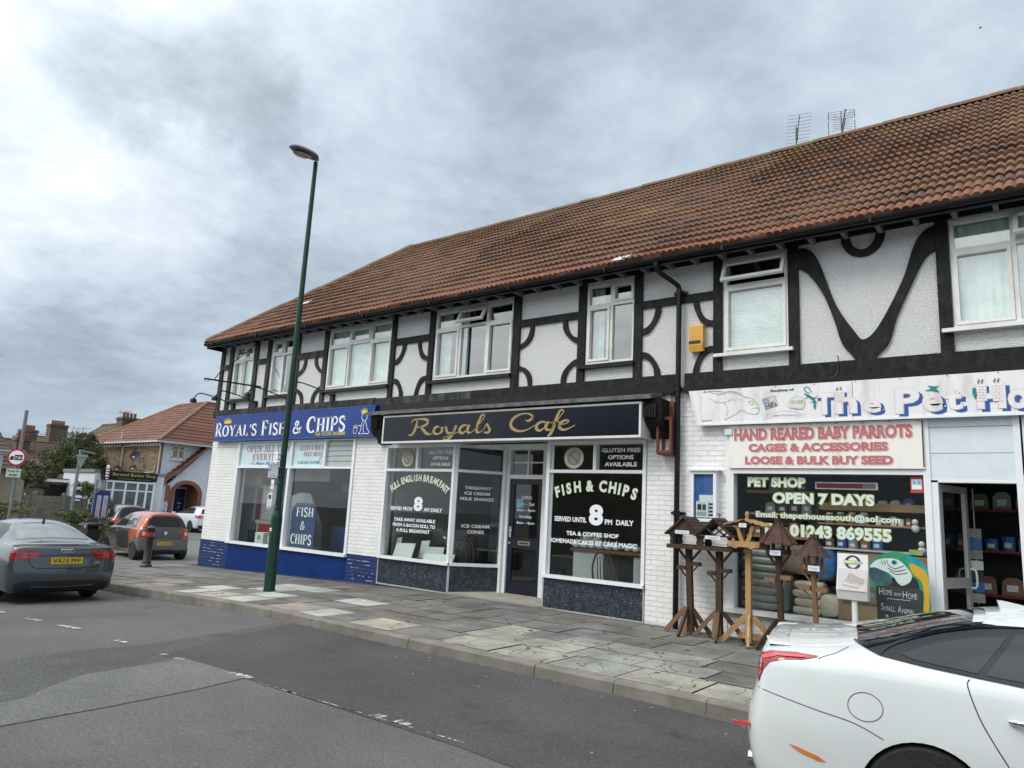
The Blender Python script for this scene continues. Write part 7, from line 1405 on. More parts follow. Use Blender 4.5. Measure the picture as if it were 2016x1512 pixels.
for s_ in (1, -1): p = C.hit('B', s_*.60, .32, 0) or Vector((.05, s_*.6, .32)); mb = MB(); mb.tube([p+Vector((.12, 0, 0)), p+Vector((-.035, 0, 0))], .052, 20, cap=False); mb.tube([p+Vector((-.035, 0, 0)), p+Vector((.10, 0, 0))], .044, 20, cap=False); o = mb.build('exhaust', m_chrome, C.t, smooth=True); mb = MB(); mb.tube([p+Vector((.02, 0, 0)), p+Vector((.03, 0, 0))], .043, 20); mb.build('exhaust_bore', m_seam, o)
p = C.hit('B', 0, .80, .005); C.plate(p.x-.01, .765, 'VA13 PFF')
mb = MB()
for k in range(4): q = C.hit('B', .075-.05*k, .93, .008); L = [q+Vector((0, .03*cos(i*pi/8), .03*sin(i*pi/8))) for i in range(17)]; mb.tube(L, .0045, 5)
for ch, b0 in (('A', .58), ('4', .53)): q = C.hit('B', b0, .70, .012); put_text(mb, ch, lambda u, v, q=q, b0=b0: (q.x-.004, b0-.04*u, .68+.035*v), bold=.03)
q = C.hit('B', -.5, .71, .012); put_text(mb, 'TDI', lambda u, v: (q.x-.004, -.47-.09*u, .725+.02*v), bold=.02); put_text(mb, 'quattro', lambda u, v: (q.x-.004, -.46-.11*u, .695+.02*v), bold=.02); mb.build('badges', m_chrome, C.t)
mb = MB(); q = C.hit('T', 1.52, 0, 0); mb.prism([(q.x-.05, q.z-.01), (q.x+.08, q.z-.01), (q.x+.0, q.z+.03), (q.x-.03, q.z+.075), (q.x-.045, q.z+.07)], -.014, .014); mb.build('fin_aerial', m_trim, C.t)
C.seam('T', [(1.52, -.58), (1.46, 0), (1.52, .58)], .012); C.wheels(5)
# --- white saloon at the right, cropped by the frame
m_jag = paint('pearl_white_paint', (.62, .655, .655), .0, .22); m_gb = M('gloss_black_panel', (.006, .007, .010), rough=.10, spec=.35)
w = .95
DAJ = [.30, .22, .06, -.025, .0, .085, .11, .125, .14, .12]
ARCH = 1.07
def js(a, ws, floor, belt, tb, top, da=None, side=(.47, .68, .88)): return sec(a, w*ws, floor, belt, tb, top, da, .975, side)
st = [js(0, .80, .20, 1.05, .45, 1.13, DAJ, (.5, .68, .90)), js(.14, .935, .18, 1.075, .58, 1.15, [.10, .06, 0, -.02, .0, 0, 0, 0, 0, 0], (.5, .68, .90)), js(.40, .985, .18, 1.09, .62, 1.165), js(.66, 1.0, .18, 1.095, .66, 1.195), js(.85, 1.0, .18, 1.095, .64, 1.24), js(1.4, 1.0, .18, 1.08, .58, 1.405), js(2.0, .995, .18, 1.06, .57, 1.475), js(3.0, .995, .2, 1.03, .58, 1.46), js(3.85, .99, .2, 1.0, .70, 1.10), js(4.1, .98, .2, .96, .68, 1.02), js(4.7, .93, .2, .86, .6, .92), js(5.0, .82, .22, .74, .5, .78), js(5.12, .66, .3, .64, .4, .66)]
J = Car('saloon_car', 'white saloon with black rear pillars cut off by the right edge of the photo', 'car', (JX, JY, JZ), radians(JH), JS, st, w, (1.07, 4.10), .335, m_jag)
ARCH = 1.12
J.patch('rear_window', 'T', [(.74, -.58), (.72, 0), (.74, .58), (1.40, .47), (1.47, 0), (1.40, -.47)], m_cglass, .010, .03)
for v in ('R', 'L'):
    J.patch('rear_pillar_panel', v, [(.66, 1.19), (.75, 1.165), (.857, 1.131), (1.1, 1.102), (1.334, 1.081), (1.6, 1.058), (2.6, 1.045), (3.4, 1.03), (3.0, 1.28), (2.5, 1.40), (2.0, 1.405), (1.56, 1.375), (1.30, 1.335), (.95, 1.265)], m_gb, .008, .02)
    wn_ = J.patch('rear_side_window', v, [(.975, 1.15), (1.05, 1.128), (1.377, 1.097), (1.57, 1.30), (1.42, 1.285), (1.18, 1.225)], m_cglass, .011, .03); J.patch('side_window', v, [(1.42, 1.094), (1.6, 1.08), (2.9, 1.06), (2.85, 1.28), (2.5, 1.345), (1.95, 1.35), (1.62, 1.315)], m_cglass, .011, .03)
    J.seam(v, [(.86, 1.135), (.90, 1.17), (1.0, 1.215), (1.22, 1.285), (1.52, 1.345), (2.0, 1.38), (2.6, 1.385)], .012, .012, 'window_trim', m_gb)
    J.seam(v, [(1.334, 1.07), (1.318, 1.03), (1.365, .871), (1.43, .74), (1.52, .58), (1.6, .40)], .006); J.seam(v, [(.10, .85), (.25, .825), (.50, .776), (.70, .738), (.86, .67)], .0045)
    J.seam(v, [(.765+.098*cos(i*pi/16), .84+.082*sin(i*pi/16)) for i in range(33)], .0038, k=0)
    J.patch('tail_light', v, [(.075, .86), (.10, .98), (.135, 1.055), (.20, 1.08), (.36, 1.092), (.51, 1.09), (.40, 1.06), (.28, 1.046), (.20, 1.02), (.16, .97), (.125, .88)], m_lred, .007, .03); J.patch('light_strip', v, [(.14, 1.045), (.24, 1.072), (.42, 1.082), (.42, 1.072), (.25, 1.060), (.16, 1.03)], m_lred2, .011, .03)
    J.patch('side_reflector', v, [(.31, .548), (.37, .54), (.49, .508), (.535, .484), (.49, .481), (.39, .508)], m_amb, .006, .03); J.seam(v, [(.06, .70), (.25, .64), (.45, .565), (.6, .51)], .012, .001, 'bumper_crease', m_jag)
    s_ = -1 if v == 'R' else 1; mb = MB(); q = J.hit(v, 1.62, .875, 0); mb.tube(catmull([q+Vector((-.11, 0, .0)), q+Vector((-.06, s_*.035, .004)), q+Vector((.06, s_*.04, 0)), q+Vector((.12, 0, -.004))], 5), [.006]+[.016]*14+[.008], 10); mb.build('door_handle', m_chrome, J.t, smooth=True)
mb = MB()
for k in range(15):
    b0, b1 = -.70+1.4*k/15, -.70+1.4*(k+1)/15; f = lambda b: (.05+.06*abs(b)**2.2*1.5, 1.0)
    h0, h1 = J.hit('T', .27+.1*abs(b0)**2, b0, .003), J.hit('T', .27+.1*abs(b1)**2, b1, .003); e0, e1 = J.hit('T', .12+.16*abs(b0)**2.2, b0, .0), J.hit('T', .12+.16*abs(b1)**2.2, b1, .0)
    if not all((h0, h1, e0, e1)): continue
    u0, u1 = e0+Vector((-.012, 0, .016)), e1+Vector((-.012, 0, .016)); l0, l1 = e0+Vector((.02, 0, -.05)), e1+Vector((.02, 0, -.05)); mb.add([h0, h1, u1, u0, l0, l1], [(0, 1, 2, 3), (3, 2, 5, 4)])
mb.build('boot_spoiler', m_jag, J.t, smooth=True)
J.seam('T', [(.50, -.86), (.60, -.79), (.68, -.68)], .005); J.seam('T', [(.50, .86), (.60, .79), (.68, .68)], .005)
J.patch('roof_skin', 'T', [(1.50, -.40), (1.46, -.46), (1.54, -.50), (1.75, -.53), (2.6, -.54), (2.6, .54), (1.75, .53), (1.54, .50), (1.46, .46), (1.50, .40), (1.535, 0)], m_jag, .014, .04)
mb = MB(); q = J.hit('T', 1.68, 0, .01); mb.prism([(q.x-.05, q.z-.02), (q.x+.20, q.z-.02), (q.x+.12, q.z+.02), (q.x+.02, q.z+.042), (q.x-.04, q.z+.052), (q.x-.07, q.z+.052)], -.026, .026); mb.build('fin_aerial', m_jag, J.t)
for s_ in (1, -1): p = J.hit('B', s_*.62, .34, 0) or Vector((.05, s_*.6, .34)); mb = MB(); mb.tube([p+Vector((.15, 0, 0)), p+Vector((-.03, 0, 0))], .05, 18, cap=False); mb.tube([p+Vector((-.03, 0, 0)), p+Vector((.1, 0, 0))], .042, 18, cap=False); mb.build('exhaust', m_chrome, J.t, smooth=True)
p = J.hit('B', 0, .60, .004); mb = MB(); mb.box(p.x+.03, p.x+.042, -.27, .27, .55, .665); mb.build('number_plate', m_plate, J.t); mb = MB(); mb.box(-.045, .06, -.80, -.77, .585, .605); mb.build('tow_reflector', m_lred2, J.t)
J.wheels(7, .24)
# --- orange and grey two-tone small hatchback
m_sor = paint('orange_paint', (.40, .085, .032), .2, .3); m_sgr = paint('grey_paint', (.045, .050, .052), .4, .3); m_sbm = M('satin_grey_bumper', (.10, .105, .115), (.14, .145, .15), 8, .45)
DS = [.20, .16, .03, .0, .02, .03, .05, .07, .20, .22]
st = [sec(0, .74, .20, .98, .48, 1.46, DS, side=(.45, .62, .84)), sec(.12, .82, .18, 1.02, .54, 1.52, [.06, .05, 0, 0, 0, 0, 0, .02, .10, .12]), sec(.4, .83, .2, 1.03, .56, 1.545), sec(.9, .835, .2, 1.02, .585, 1.565), sec(1.6, .83, .2, 1.0, .585, 1.56), sec(2.15, .83, .2, .99, .57, 1.50), sec(2.85, .81, .2, .96, .64, 1.06), sec(3.05, .79, .2, .93, .62, .99), sec(3.35, .73, .22, .80, .5, .84), sec(3.48, .6, .28, .66, .4, .70)]
S = Car('small_hatchback', 'small orange and grey hatchback with plate T6 AKE parked beyond the shop corner', 'car', (-19.15, .04, pz(-19.5)), radians(174.7), .815, st, .835, (.42, 2.91), .30, m_sgr)
S.patch('roof_panel', 'T', [(.20, -.50), (.20, .50), (.5, .57), (1.6, .6), (2.15, .58), (2.15, -.58), (1.6, -.6), (.5, -.57)], m_sor, .004)
for v in ('L', 'R'):
    S.patch('safety_cell_panel', v, [(.04, .68), (.06, .95), (.12, 1.2), (.22, 1.44), (.40, 1.50), (2.0, 1.50), (2.5, 1.26), (2.55, 1.22), (2.1, 1.44), (1.9, 1.46), (.72, 1.45), (.60, 1.36), (.62, 1.02), (.90, .96), (.92, .80), (.80, .62), (.84, .34), (2.4, .30), (2.4, .22), (.75, .22), (.74, .30), (.70, .62), (.36, .74)], m_sor, .004)
    S.patch('rear_side_window', v, [(.66, 1.04), (1.42, 1.03), (1.40, 1.44), (.80, 1.44), (.64, 1.34)], m_cglass_sky, .007); S.patch('front_side_window', v, [(1.47, 1.03), (2.42, 1.02), (2.0, 1.40), (1.46, 1.44)], m_cglass, .007)
    S.seam(v, [(1.44, 1.0), (1.44, .6), (1.44, .3)], .01); S.seam(v, [(1.0, .96), (1.02, .7), (.92, .45)], .01)
    S.patch('arch_cladding', v, [(.02, .66), (.10, .68), (.55, .70), (.68, .62), (.66, .5), (.42, .62), (.2, .52), (.10, .3), (.03, .3)], m_sbm, .005)
    s_ = 1 if v == 'L' else -1; mb = MB(); q = S.hit(v, 1.05, .88, .0); mb.tube([q+Vector((-.07, s_*.02, 0)), q+Vector((.07, s_*.02, 0))], .012, 8); q = S.hit(v, 1.95, .86, 0); mb.tube([q+Vector((-.07, s_*.02, 0)), q+Vector((.07, s_*.02, 0))], .012, 8); mb.build('door_handle', m_chrome, S.t)
    mb = MB(); mb.box(2.3, 2.42, s_*.84, s_*1.0, 1.0, 1.12); mb.build('mirror', m_trim, S.t)
S.patch('rear_window', 'B', [(-.54, 1.08), (.54, 1.08), (.50, 1.22), (.43, 1.38), (0, 1.41), (-.43, 1.38), (-.50, 1.22)], m_cglass, .006); S.patch('bumper', 'B', [(-.78, .68), (-.5, .68), (0, .67), (.5, .68), (.78, .68), (.80, .50), (.74, .34), (.5, .36), (-.5, .36), (-.74, .34), (-.80, .50)], m_sbm, .008); S.patch('lower_bumper', 'B', [(-.70, .33), (.70, .33), (.62, .24), (-.62, .24)], m_trim, .012)
S.seam('B', [(-.56, 1.04), (-.56, .74), (-.5, .70), (.5, .70), (.56, .74), (.56, 1.04)], .014, .009, k=0)
for s_ in (1, -1):
    lt = S.patch('tail_light', 'B', [(s_*.59, .98), (s_*.74, .97), (s_*.77, .86), (s_*.74, .74), (s_*.60, .74), (s_*.57, .86)], m_lred, .014, .03); S.patch('light_core', 'B', [(s_*.62, .92), (s_*.71, .91), (s_*.71, .80), (s_*.62, .80)], m_lwht, .020, .03, lt)
    S.patch('rear_quarter', 'B', [(s_*.57, 1.04), (s_*.78, 1.0), (s_*.80, .70), (s_*.58, .70)], m_sor, .007, .03)
    S.patch('rear_pillar', 'B', [(s_*.58, 1.05), (s_*.545, 1.22), (s_*.475, 1.40), (s_*.40, 1.45), (s_*.50, 1.46), (s_*.60, 1.36), (s_*.72, 1.05)], m_trim if s_ < 0 else m_sor, .008, .03)
q = S.hit('B', 0, .55, .02); S.plate(q.x, .545, 'T6 AKE', .46, .105); q = S.hit('B', 0, .88, .012); mb = MB(); mb.lathe([(.055, 0), (.055, -.012), (.03, -.014), (.028, 0)], q, 20, axis='X'); mb.build('badge', m_chrome, S.t)
mb = MB(); q = S.hit('B', -.05, 1.10, .012); mb.bar(q, q+Vector((.02, -.28, .035)), .02, .015); mb.build('rear_wiper', m_trim, S.t); mb = MB(); q = S.hit('T', .45, 0, 0); mb.tube([q, q+Vector((-.12, 0, .28))], .008, 6); mb.build('aerial', m_trim, S.t)
S.patch('roof_spoiler_edge', 'B', [(-.46, 1.425), (.46, 1.425), (.44, 1.46), (-.44, 1.46)], m_sor, .01, .03); S.wheels(5)
# --- white hatchback behind, half hidden by the shop corner, and the black estate between
def hatch(label, X, Y, Z, head, sc, mat, dark, Lr=4.36, H=1.48, wd=.91, white=True, name='hatchback_car'):
    DH = [.22, .18, .05, .0, .03, .06, .08, .10, .34, .36]; st = [sec(0, .76, .26, .98, .48, H-.12, DH), sec(.14, .87, .22, 1.0, .54, H-.06, [.06, .05, 0, 0, 0, 0, 0, .03, .20, .24]), sec(.5, .91, .2, 1.02, .58, H-.015), sec(1.2, .91, .2, 1.0, .58, H+.02), sec(2.2, .91, .2, .98, .58, H), sec(3.2, .90, .2, .95, .68, 1.02), sec(3.5, .88, .2, .93, .66, .98), sec(4.1, .80, .22, .80, .5, .84), sec(4.34, .62, .3, .62, .4, .66)]
    c = Car(name, label, 'car', (X, Y, Z), head, sc, st, .91, (.78, 3.43), .325, mat)
    for v in ('L', 'R'):
        c.patch('side_window', v, [(.66, 1.06), (3.0, 1.02), (2.4, H-.12), (1.2, H-.07), (.85, H-.16)], dark, .006); c.seam(v, [(1.75, 1.0), (1.75, .3)], .012, k=0)
        s_ = 1 if v == 'L' else -1; mb = MB(); mb.box(2.72, 2.86, s_*.93, s_*1.1, .98, 1.1); mb.build('mirror', mat, c.t)
    c.patch('rear_window', 'B', [(-.58, 1.07), (.58, 1.07), (.47, H-.14), (-.47, H-.14)], dark, .008); c.patch('lower_bumper', 'B', [(-.76, .42), (.76, .42), (.66, .26), (-.66, .26)], m_trim, .008)
    for s_ in (1, -1): c.patch('tail_light', 'B', [(s_*.56, .93), (s_*.62, 1.0), (s_*.79, .98), (s_*.82, .84), (s_*.60, .80)], m_lred2, .012, .03); c.patch('tail_light_side', 'L' if s_ > 0 else 'R', [(.05, .82), (.1, .97), (.42, 1.02), (.30, .88), (.16, .82)], m_lred2, .009, .03)
    c.wheels(5); return c
Fd = hatch('white hatchback half hidden behind the corner of the fish shop', -36.4, 11.3, rz(-36), radians(176), .93, paint('white_paint', (.62, .68, .74), 0, .3), m_cglass)
q = Fd.hit('B', 0, .86, .01); Fd.plate(q.x, .80, 'LK12 ZTF'); 
Bk = hatch('black estate car behind the orange and grey hatchback, in front of the barber shop', -28.9, 3.75, rz(-30), radians(172), .90, paint('black_paint', (.020, .021, .026), .2, .25), m_cglass, H=1.60, name='estate_car')
# ------------------------------------------------------------------ across the side road
m_tile2 = tile_mat('orange_roof_tiles', [(.075, .036, .026), (.115, .050, .032), (.15, .062, .037), (.19, .08, .048)], 3, .3, .30, radians(40), moss=None)
m_tile4 = tile_mat('dark_red_tiles', [(.05, .028, .022), (.08, .038, .028), (.10, .046, .032)], 3, .3, .3, radians(40), moss=None)
m_tile3 = tile_mat('old_brown_tiles', [(.045, .038, .030), (.065, .052, .038), (.085, .065, .045), (.10, .085, .05)], 3, .25, .2, radians(42), moss=(3, 5))
m_ybrick = brick_mat('yellow_stock_brick', (.27, .185, .10), (.12, .08, .045), (.17, .14, .10), bw=.3, bh=.1, bump=.8, patchy=1); m_rbrick = brick_mat('red_arch_brick', (.33, .095, .045), (.26, .07, .035), (.25, .18, .13), bump=.5); m_brbrick = brick_mat('brown_brick', (.12, .08, .05), (.09, .06, .04), (.13, .10, .08))
m_render = M('white_render', (.60, .63, .67), (.68, .70, .74), 3, .85, .4, 50); m_rendy = M('buff_render', (.33, .27, .19), (.42, .35, .25), 6, .9, .6, 50)
GZ = rz(-40)
# end house: south wall brick, east wall white render, hipped roof sweeping down over the porch
HX, HY = -42.0, 10.8; h = thing('corner_house', 'two-storey house with brick side, white rendered front, arched brick porch and sweeping red roof', 'house', (HX-3, HY+3, GZ))
EZ2 = 4.67
mb = MB(); mb.box(HX-9.5, HX-.19, HY-.01, HY+.25, GZ, EZ2); mb.build('brick_wall', m_ybrick, h)
# white wall with the porch arch cut out
ay, az, ar, ari = 12.67, 1.62, 1.02, .76
def arch_pts(r, n=14, y0=ay, z0=az): return [(y0+r*cos(pi*k/n), z0+r*.86*sin(pi*k/n)) for k in range(n+1)]
mb = MB(); X1 = HX
out = [(HY, GZ), (HY+.001, 2.02), (11.52, 2.12), (14.3, 5.10), (17.5, 5.1), (17.5, GZ)]
A = arch_pts(ar)
poly_r = [(17.5, GZ), (17.5, 5.1), (14.3, 5.1)]; 
# built as strips between wall outline and arch
def top_z(y): return 2.02 if y < 11.0 else (2.02+(y-11.0)*.3 if y < 11.52 else min(5.1, 2.18+(y-11.52)*1.05))
ys = sorted(set([HY+.2*i for i in range(34)]+[p[0] for p in A]+[ay-ar, ay+ar]))
for a, b in zip(ys, ys[1:]):
    m_ = (a+b)/2; lo = GZ
    fa = lambda y: az+.86*sqrt(max(0, ar*ar-(y-ay)**2)) if abs(y-ay) < ar else GZ
    if abs(m_-ay) < ar: la_, lb_ = fa(a) if abs(a-ay) < ar else az, fa(b) if abs(b-ay) < ar else az
    else: la_ = lb_ = GZ
    v = [(a, la_), (b, lb_), (b, top_z(b)), (a, top_z(a))]; mb.prism(v, X1-.25, X1, axis='X')
mb.build('porch_wall', m_render, h)
mb = MB(); n = 26
for k in range(n):
    a, b = pi*k/n+.01, pi*(k+1)/n-.01; f = lambda r, t: (ay+r*cos(t), az+r*.86*sin(t)); mb.prism([f(ari, a), f(ar, a), f(ar, b), f(ari, b)], X1-.27, X1+.03, axis='X')
for s_ in (-1, 1):
    k = 0; z = az-.005
    while z > GZ: mb.box(X1-.27, X1+.03, *(sorted((ay+s_*ari, ay+s_*ar))), z-.115, z-.01); z -= .125
mb.build('porch_arch', m_rbrick, h)
mb = MB(); z = az-.1; k = 0
while z > GZ+.1:
    for s_ in (-1, 1): mb.box(X1-.2, X1+.028, *(sorted((ay+s_*(ar+.0), ay+s_*(ar+.16)))), z-.1, z+.0)
    z -= .25
mb.build('arch_quoins', M('quoin_white', (.68, .68, .68), rough=.8), h)
mb = MB(); mb.box(X1-1.5, X1-.25, ay-ari-.1, ay-ari, GZ, 2.6); mb.box(X1-1.5, X1-.25, ay+ari, ay+ari+.1, GZ, 2.6); mb.box(X1-1.6, X1-1.5, ay-ari-.1, ay+ari+.1, GZ, 2.6); mb.build('porch_interior', m_rbrick, h)
mb = MB(); mb.box(X1-1.50, X1-1.44, 12.74, 13.42, GZ, 2.0); dr = mb.build('front_door', M('door_blue', (.008, .02, .11), (.01, .028, .14), 4, .4), h)
mb = MB(); 
for i in range(2):
    for j in range(3): mb.box(X1-1.44, X1-1.43, 12.80+i*.30, 13.05+i*.30, 1.45-j*.6, 1.85-j*.6)
mb.build('door_panels', M('door_blue_dark', (.005, .014, .07), rough=.4), dr); mb = MB(); mb.box(X1-1.43, X1-1.42, 12.95, 13.21, 1.10, 1.15); mb.box(X1-1.43, X1-1.42, 13.05, 13.10, .80, .98); mb.build('letterbox', m_letter_w, dr)
mb = MB(); mb.box(X1-1.50, X1-1.42, 12.67, 12.74, GZ, 2.08); mb.box(X1-1.50, X1-1.42, 13.42, 13.49, GZ, 2.08); mb.box(X1-1.5, X1-1.42, 12.74, 13.42, 2.0, 2.08); mb.build('door_frame', m_white, h)
# upper wall set just behind the sweeping roof
mb = MB(); mb.box(X1-.45, X1-.20, HY, 15, 2.75, EZ2); mb.box(X1-.45, X1-.20, HY, 11.5, 1.0, 2.75); mb.build('upper_render_wall', m_render, h)
mb = MB(); 
for a, b, c, d in ((11.56, 12.36, 3.72, 4.50),): bars(mb, 0, 0, 0, 0, 0, 0, 0); mb = MB(); mb.box(X1-.2, X1-.15, a, b, c, c+.07); mb.box(X1-.2, X1-.15, a, b, d-.06, d); mb.box(X1-.2, X1-.15, a, a+.06, c, d); mb.box(X1-.2, X1-.15, b-.06, b, c, d); mb.box(X1-.2, X1-.15, (a+b)/2-.03, (a+b)/2+.03, c, d); mb.box(X1-.2, X1-.15, a, b, 4.22, 4.27); mb.box(X1-.2, X1-.08, a-.15, b+.05, c-.1, c-.02)
wi = mb.build('window', m_white, h); mb = MB(); mb.box(X1-.19, X1-.18, 11.6, 12.32, 3.78, 4.46); mb.build('pane', M('ochre_blind', (.30, .20, .07), (.36, .26, .10), 8, .4), wi)
# roofs
def slab(mb, P, th=.08):
    P = [Vector(p) for p in P]; n = (P[1]-P[0]).cross(P[2]-P[0]).normalized()
    if n.z < 0: n = -n
    Q = [p-n*th for p in P]; k = len(P); mb.add(P+Q, [tuple(range(k)), tuple(range(2*k-1, k-1, -1))]+[(i, i+k, (i+1) % k+k, (i+1) % k) for i in range(k)])
def tiled(mb, e0, e1, r0, r1, rows, th=.03):        # courses laid up a sloping quad, e = eaves edge, r = ridge edge
    e0, e1, r0, r1 = map(Vector, (e0, e1, r0, r1)); n = (e1-e0).cross(r0-e0).normalized() if (r0-e0).length > .1 and (e1-e0).length > .1 else Vector((0, 0, 1))
    if n.z < 0: n = -n
    for i in range(rows):
        a, b = i/rows, (i+1)/rows; p, q, s, t = e0.lerp(r0, a), e1.lerp(r1, a), e1.lerp(r1, b), e0.lerp(r0, b); mb.add([p+n*th, q+n*th, s+n*.004, t+n*.004, p, q], [(0, 1, 2, 3), (4, 5, 1, 0)])
apx = onX(405, 797, HX-.6); ap = Vector((HX-3.3, HY+3.6, 7.55)); ap = Vector((HX-3.2, 0, 0)); d_ = ray(408, 793); ap = CAM+d_*((HX-3.2-CAM.x)/d_.x)
ce = Vector((HX+.35, HY-.35, EZ2)); cw = Vector((HX-9.7, HY-.35, EZ2)); ap2 = Vector((HX-3.2, ap.y+6, ap.z)); apw = Vector((HX-6.8, ap.y, ap.z)); en = Vector((HX+.35, 17.8, EZ2))
mb = MB(); tiled(mb, cw, ce, apw, ap, 14); tiled(mb, ce, en, ap, ap2, 14); slab(mb, [cw, ce, ap, apw]); slab(mb, [ce, en, ap2, ap]); slab(mb, [cw, apw, ap2, Vector((HX-9.7, 17.8, EZ2))]); mb.build('main_roof', m_tile2, h, fix=False)
mb = MB(); mb.tube([ce, ap], .11, 8); mb.tube([ap, ap2], .11, 8); mb.tube([ap, apw], .11, 8); mb.tube([cw, apw], .1, 8); mb.build('ridge_tiles', M('house_ridge', (.17, .07, .045), (.22, .10, .06), 4), h)
# the sweep: a narrow slope running down in front of the wall to the porch eaves
q0, q1 = Vector((HX+.25, 10.75, 1.93)), Vector((HX+.25, 14.6, 5.45)); w0, w1 = q0+Vector((-1.1, -.1, 0)), q1+Vector((-1.1, 0, .0))
mb = MB(); tiled(mb, q0+Vector((0, 0, .14)), w0+Vector((0, 0, .14)), q1+Vector((0, 0, .14)), w1+Vector((0, 0, .14)), 15, .05); mb.add([q0+Vector((0, 0, .14)), q0, q1, q1+Vector((0, 0, .14))], [(0, 1, 2, 3)]); slab(mb, [q0, q1, w1, w0], .05); mb.build('sweeping_roof', m_tile2, h, fix=False)
mb = MB(); mb.bar(q0+Vector((.02, 0, .06)), q1+Vector((.02, 0, .06)), .10, .14, (1, 0, 0)); mb.build('verge_tiles', M('verge', (.20, .075, .04), (.27, .11, .06), 5), h)
mb = MB(); mb.box(HX-.05, HX+.04, 11.42, 11.66, 1.2, 2.15); mb.build('brick_corbel', m_rbrick, h)
mb = MB(); mb.bar(cw+Vector((0, -.05, -.05)), ce+Vector((.05, -.05, -.05)), .09, .10); mb.bar(ce+Vector((.05, -.05, -.05)), en+Vector((.05, 0, -.05)), .09, .10)
mb.build('gutter', M('pale_gutter', (.50, .49, .46), rough=.5), h)
mb = MB(); mb.tube([(HX+.05, HY-.1, EZ2-.1), (HX+.08, HY-.05, 4.3), (HX+.08, HY-.05, .2)], .05, 8); mb.tube([(HX-5.0, HY-.06, 5.3), (HX-5.0, HY-.06, 4.7), (HX-4.6, HY-.06, 4.35), (HX-4.6, HY-.06, 1.8)], .06, 8); mb.tube([(HX-.3, HY-.05, 3.3), (HX-.3, HY-.05, 2.85), (HX-1.4, HY-.05, 2.8), (HX-1.6, HY-.05, 2.55), (HX-2.4, HY-.05, 2.5)], .035, 6); mb.build('downpipe', M('cream_pipe', (.46, .43, .37), rough=.5), h)
mb = MB()
for k in range(24): x = HX-.2-k*.36; mb.box(x, x+.18, HY-.06, HY, EZ2-.28, EZ2-.10)
mb.build('dentil_course', m_white, h)
mb = MB(); mb.box(HX-3.4, HX-2.9, HY-.02, HY, 3.5, 4.4); mb.build('side_window', m_brbrick, h)
def dish(p, r, lbl):
    t = thing('satellite_dish', lbl, 'satellite dish', p, 0, 'satellite dishes on the brick side wall'); p = Vector(p); d = Vector((.75, -.62, .25)).normalized(); x = d.cross(Vector((0, 0, 1))).normalized(); y = x.cross(d); mb = MB(); vs = []
    for i, (rr, dd) in enumerate(((.02, 0), (.5, .03), (.85, .10), (1, .15))):
        for j in range(18): a = 2*pi*j/18; vs.append(p+x*cos(a)*rr*r+y*sin(a)*rr*r*1.05+d*dd*r*1.6)
    mb.add(vs, [(i*18+j, i*18+(j+1) % 18, (i+1)*18+(j+1) % 18, (i+1)*18+j) for i in range(3) for j in range(18)]); mb.build('dish', M('dish_dark', (.025, .026, .03), rough=.6), t, smooth='all')
    mb = MB(); mb.tube([p, p+Vector((0, .5, -.12))], .025, 6); mb.tube([p-y*r*.9, p+d*r*1.2-y*r*.5], .012, 5); mb.build('arm', m_aer, t); mb = MB(); mb.lathe([(.04, -.04), (.05, 0), (.04, .05)], p+d*r*1.2-y*r*.5, 8); mb.build('receiver', m_letter_w, t)
for (px, py, r, lb) in ((267, 899, .36, 'large black satellite dish high on the brick wall'), (263, 922, .22, 'small black satellite dish on the brick wall above the barber sign'), (232, 923, .22, 'grey satellite dish at the left end of the brick wall')): q = onY(px, py, HY-.5); dish((q.x, q.y, q.z), r*.82, lb)
# the barber shop: single-storey block in front
bs = thing('barber_shop', 'single-storey white barber shop with bay window and black fascia', 'shop', (-41.5, 8.6, GZ)); BX = -40.6
mb = MB(); mb.box(BX-4, BX, 6.87, 10.55, GZ, 2.55); mb.build('wall', m_render, bs); mb = MB(); mb.box(BX-4, BX+.02, 6.80, 10.6, 2.55, 2.72); mb.build('parapet', M('grey_cap', (.20, .21, .23), rough=.7), bs)
mb = MB(); y0, y1, z0, z1 = 7.35, 9.88, .55, 2.10; mb.box(BX, BX+.35, y0-.05, y1+.05, z1, z1+.10); mb.box(BX, BX+.42, y0-.1, y1+.1, z0-.12, z0); ysb = [7.35, 7.72, 8.36, 9.0, 9.48, 9.88]
for yv in ysb: mb.box(BX+.26, BX+.34, yv-.055, yv+.055, z0, z1)
for a, b in zip(ysb, ysb[1:]): mb.box(BX+.27, BX+.33, a+.055, b-.055, 1.66, 1.73); mb.box(BX+.27, BX+.33, a+.055, b-.055, z0, z0+.05)
wi = mb.build('bay_window', m_white, bs)
for a, b in zip(ysb, ysb[1:]):
    mb = MB(); mb.box(BX+.28, BX+.29, a+.05, b-.05, z0, z1); mb.build('pane', M('bay_glass', (.05, .07, .08), (.10, .13, .14), 4, .08, coat=1), wi)
mb = MB(); mb.box(BX, BX+.3, y0, y1, GZ, z0-.12); mb.build('bay_base', m_render, bs)
sg = thing('shop_sign', 'black fascia reading Bersted Barber Shop in gold with a striped pole', 'shop sign', (BX, 8.5, 2.1)); mb = MB(); mb.add([(BX+.38, 7.16, 2.22), (BX+.38, 9.97, 2.24), (BX+.38, 9.99, 2.68), (BX+.38, 7.12, 2.71), (BX+.02, 7.16, 2.22), (BX+.02, 9.97, 2.24), (BX+.02, 9.99, 2.68), (BX+.02, 7.12, 2.71)], [(0, 1, 2, 3), (7, 6, 5, 4), (0, 4, 5, 1), (1, 5, 6, 2), (2, 6, 7, 3), (3, 7, 4, 0)]); mb.build('board', m_black, sg)
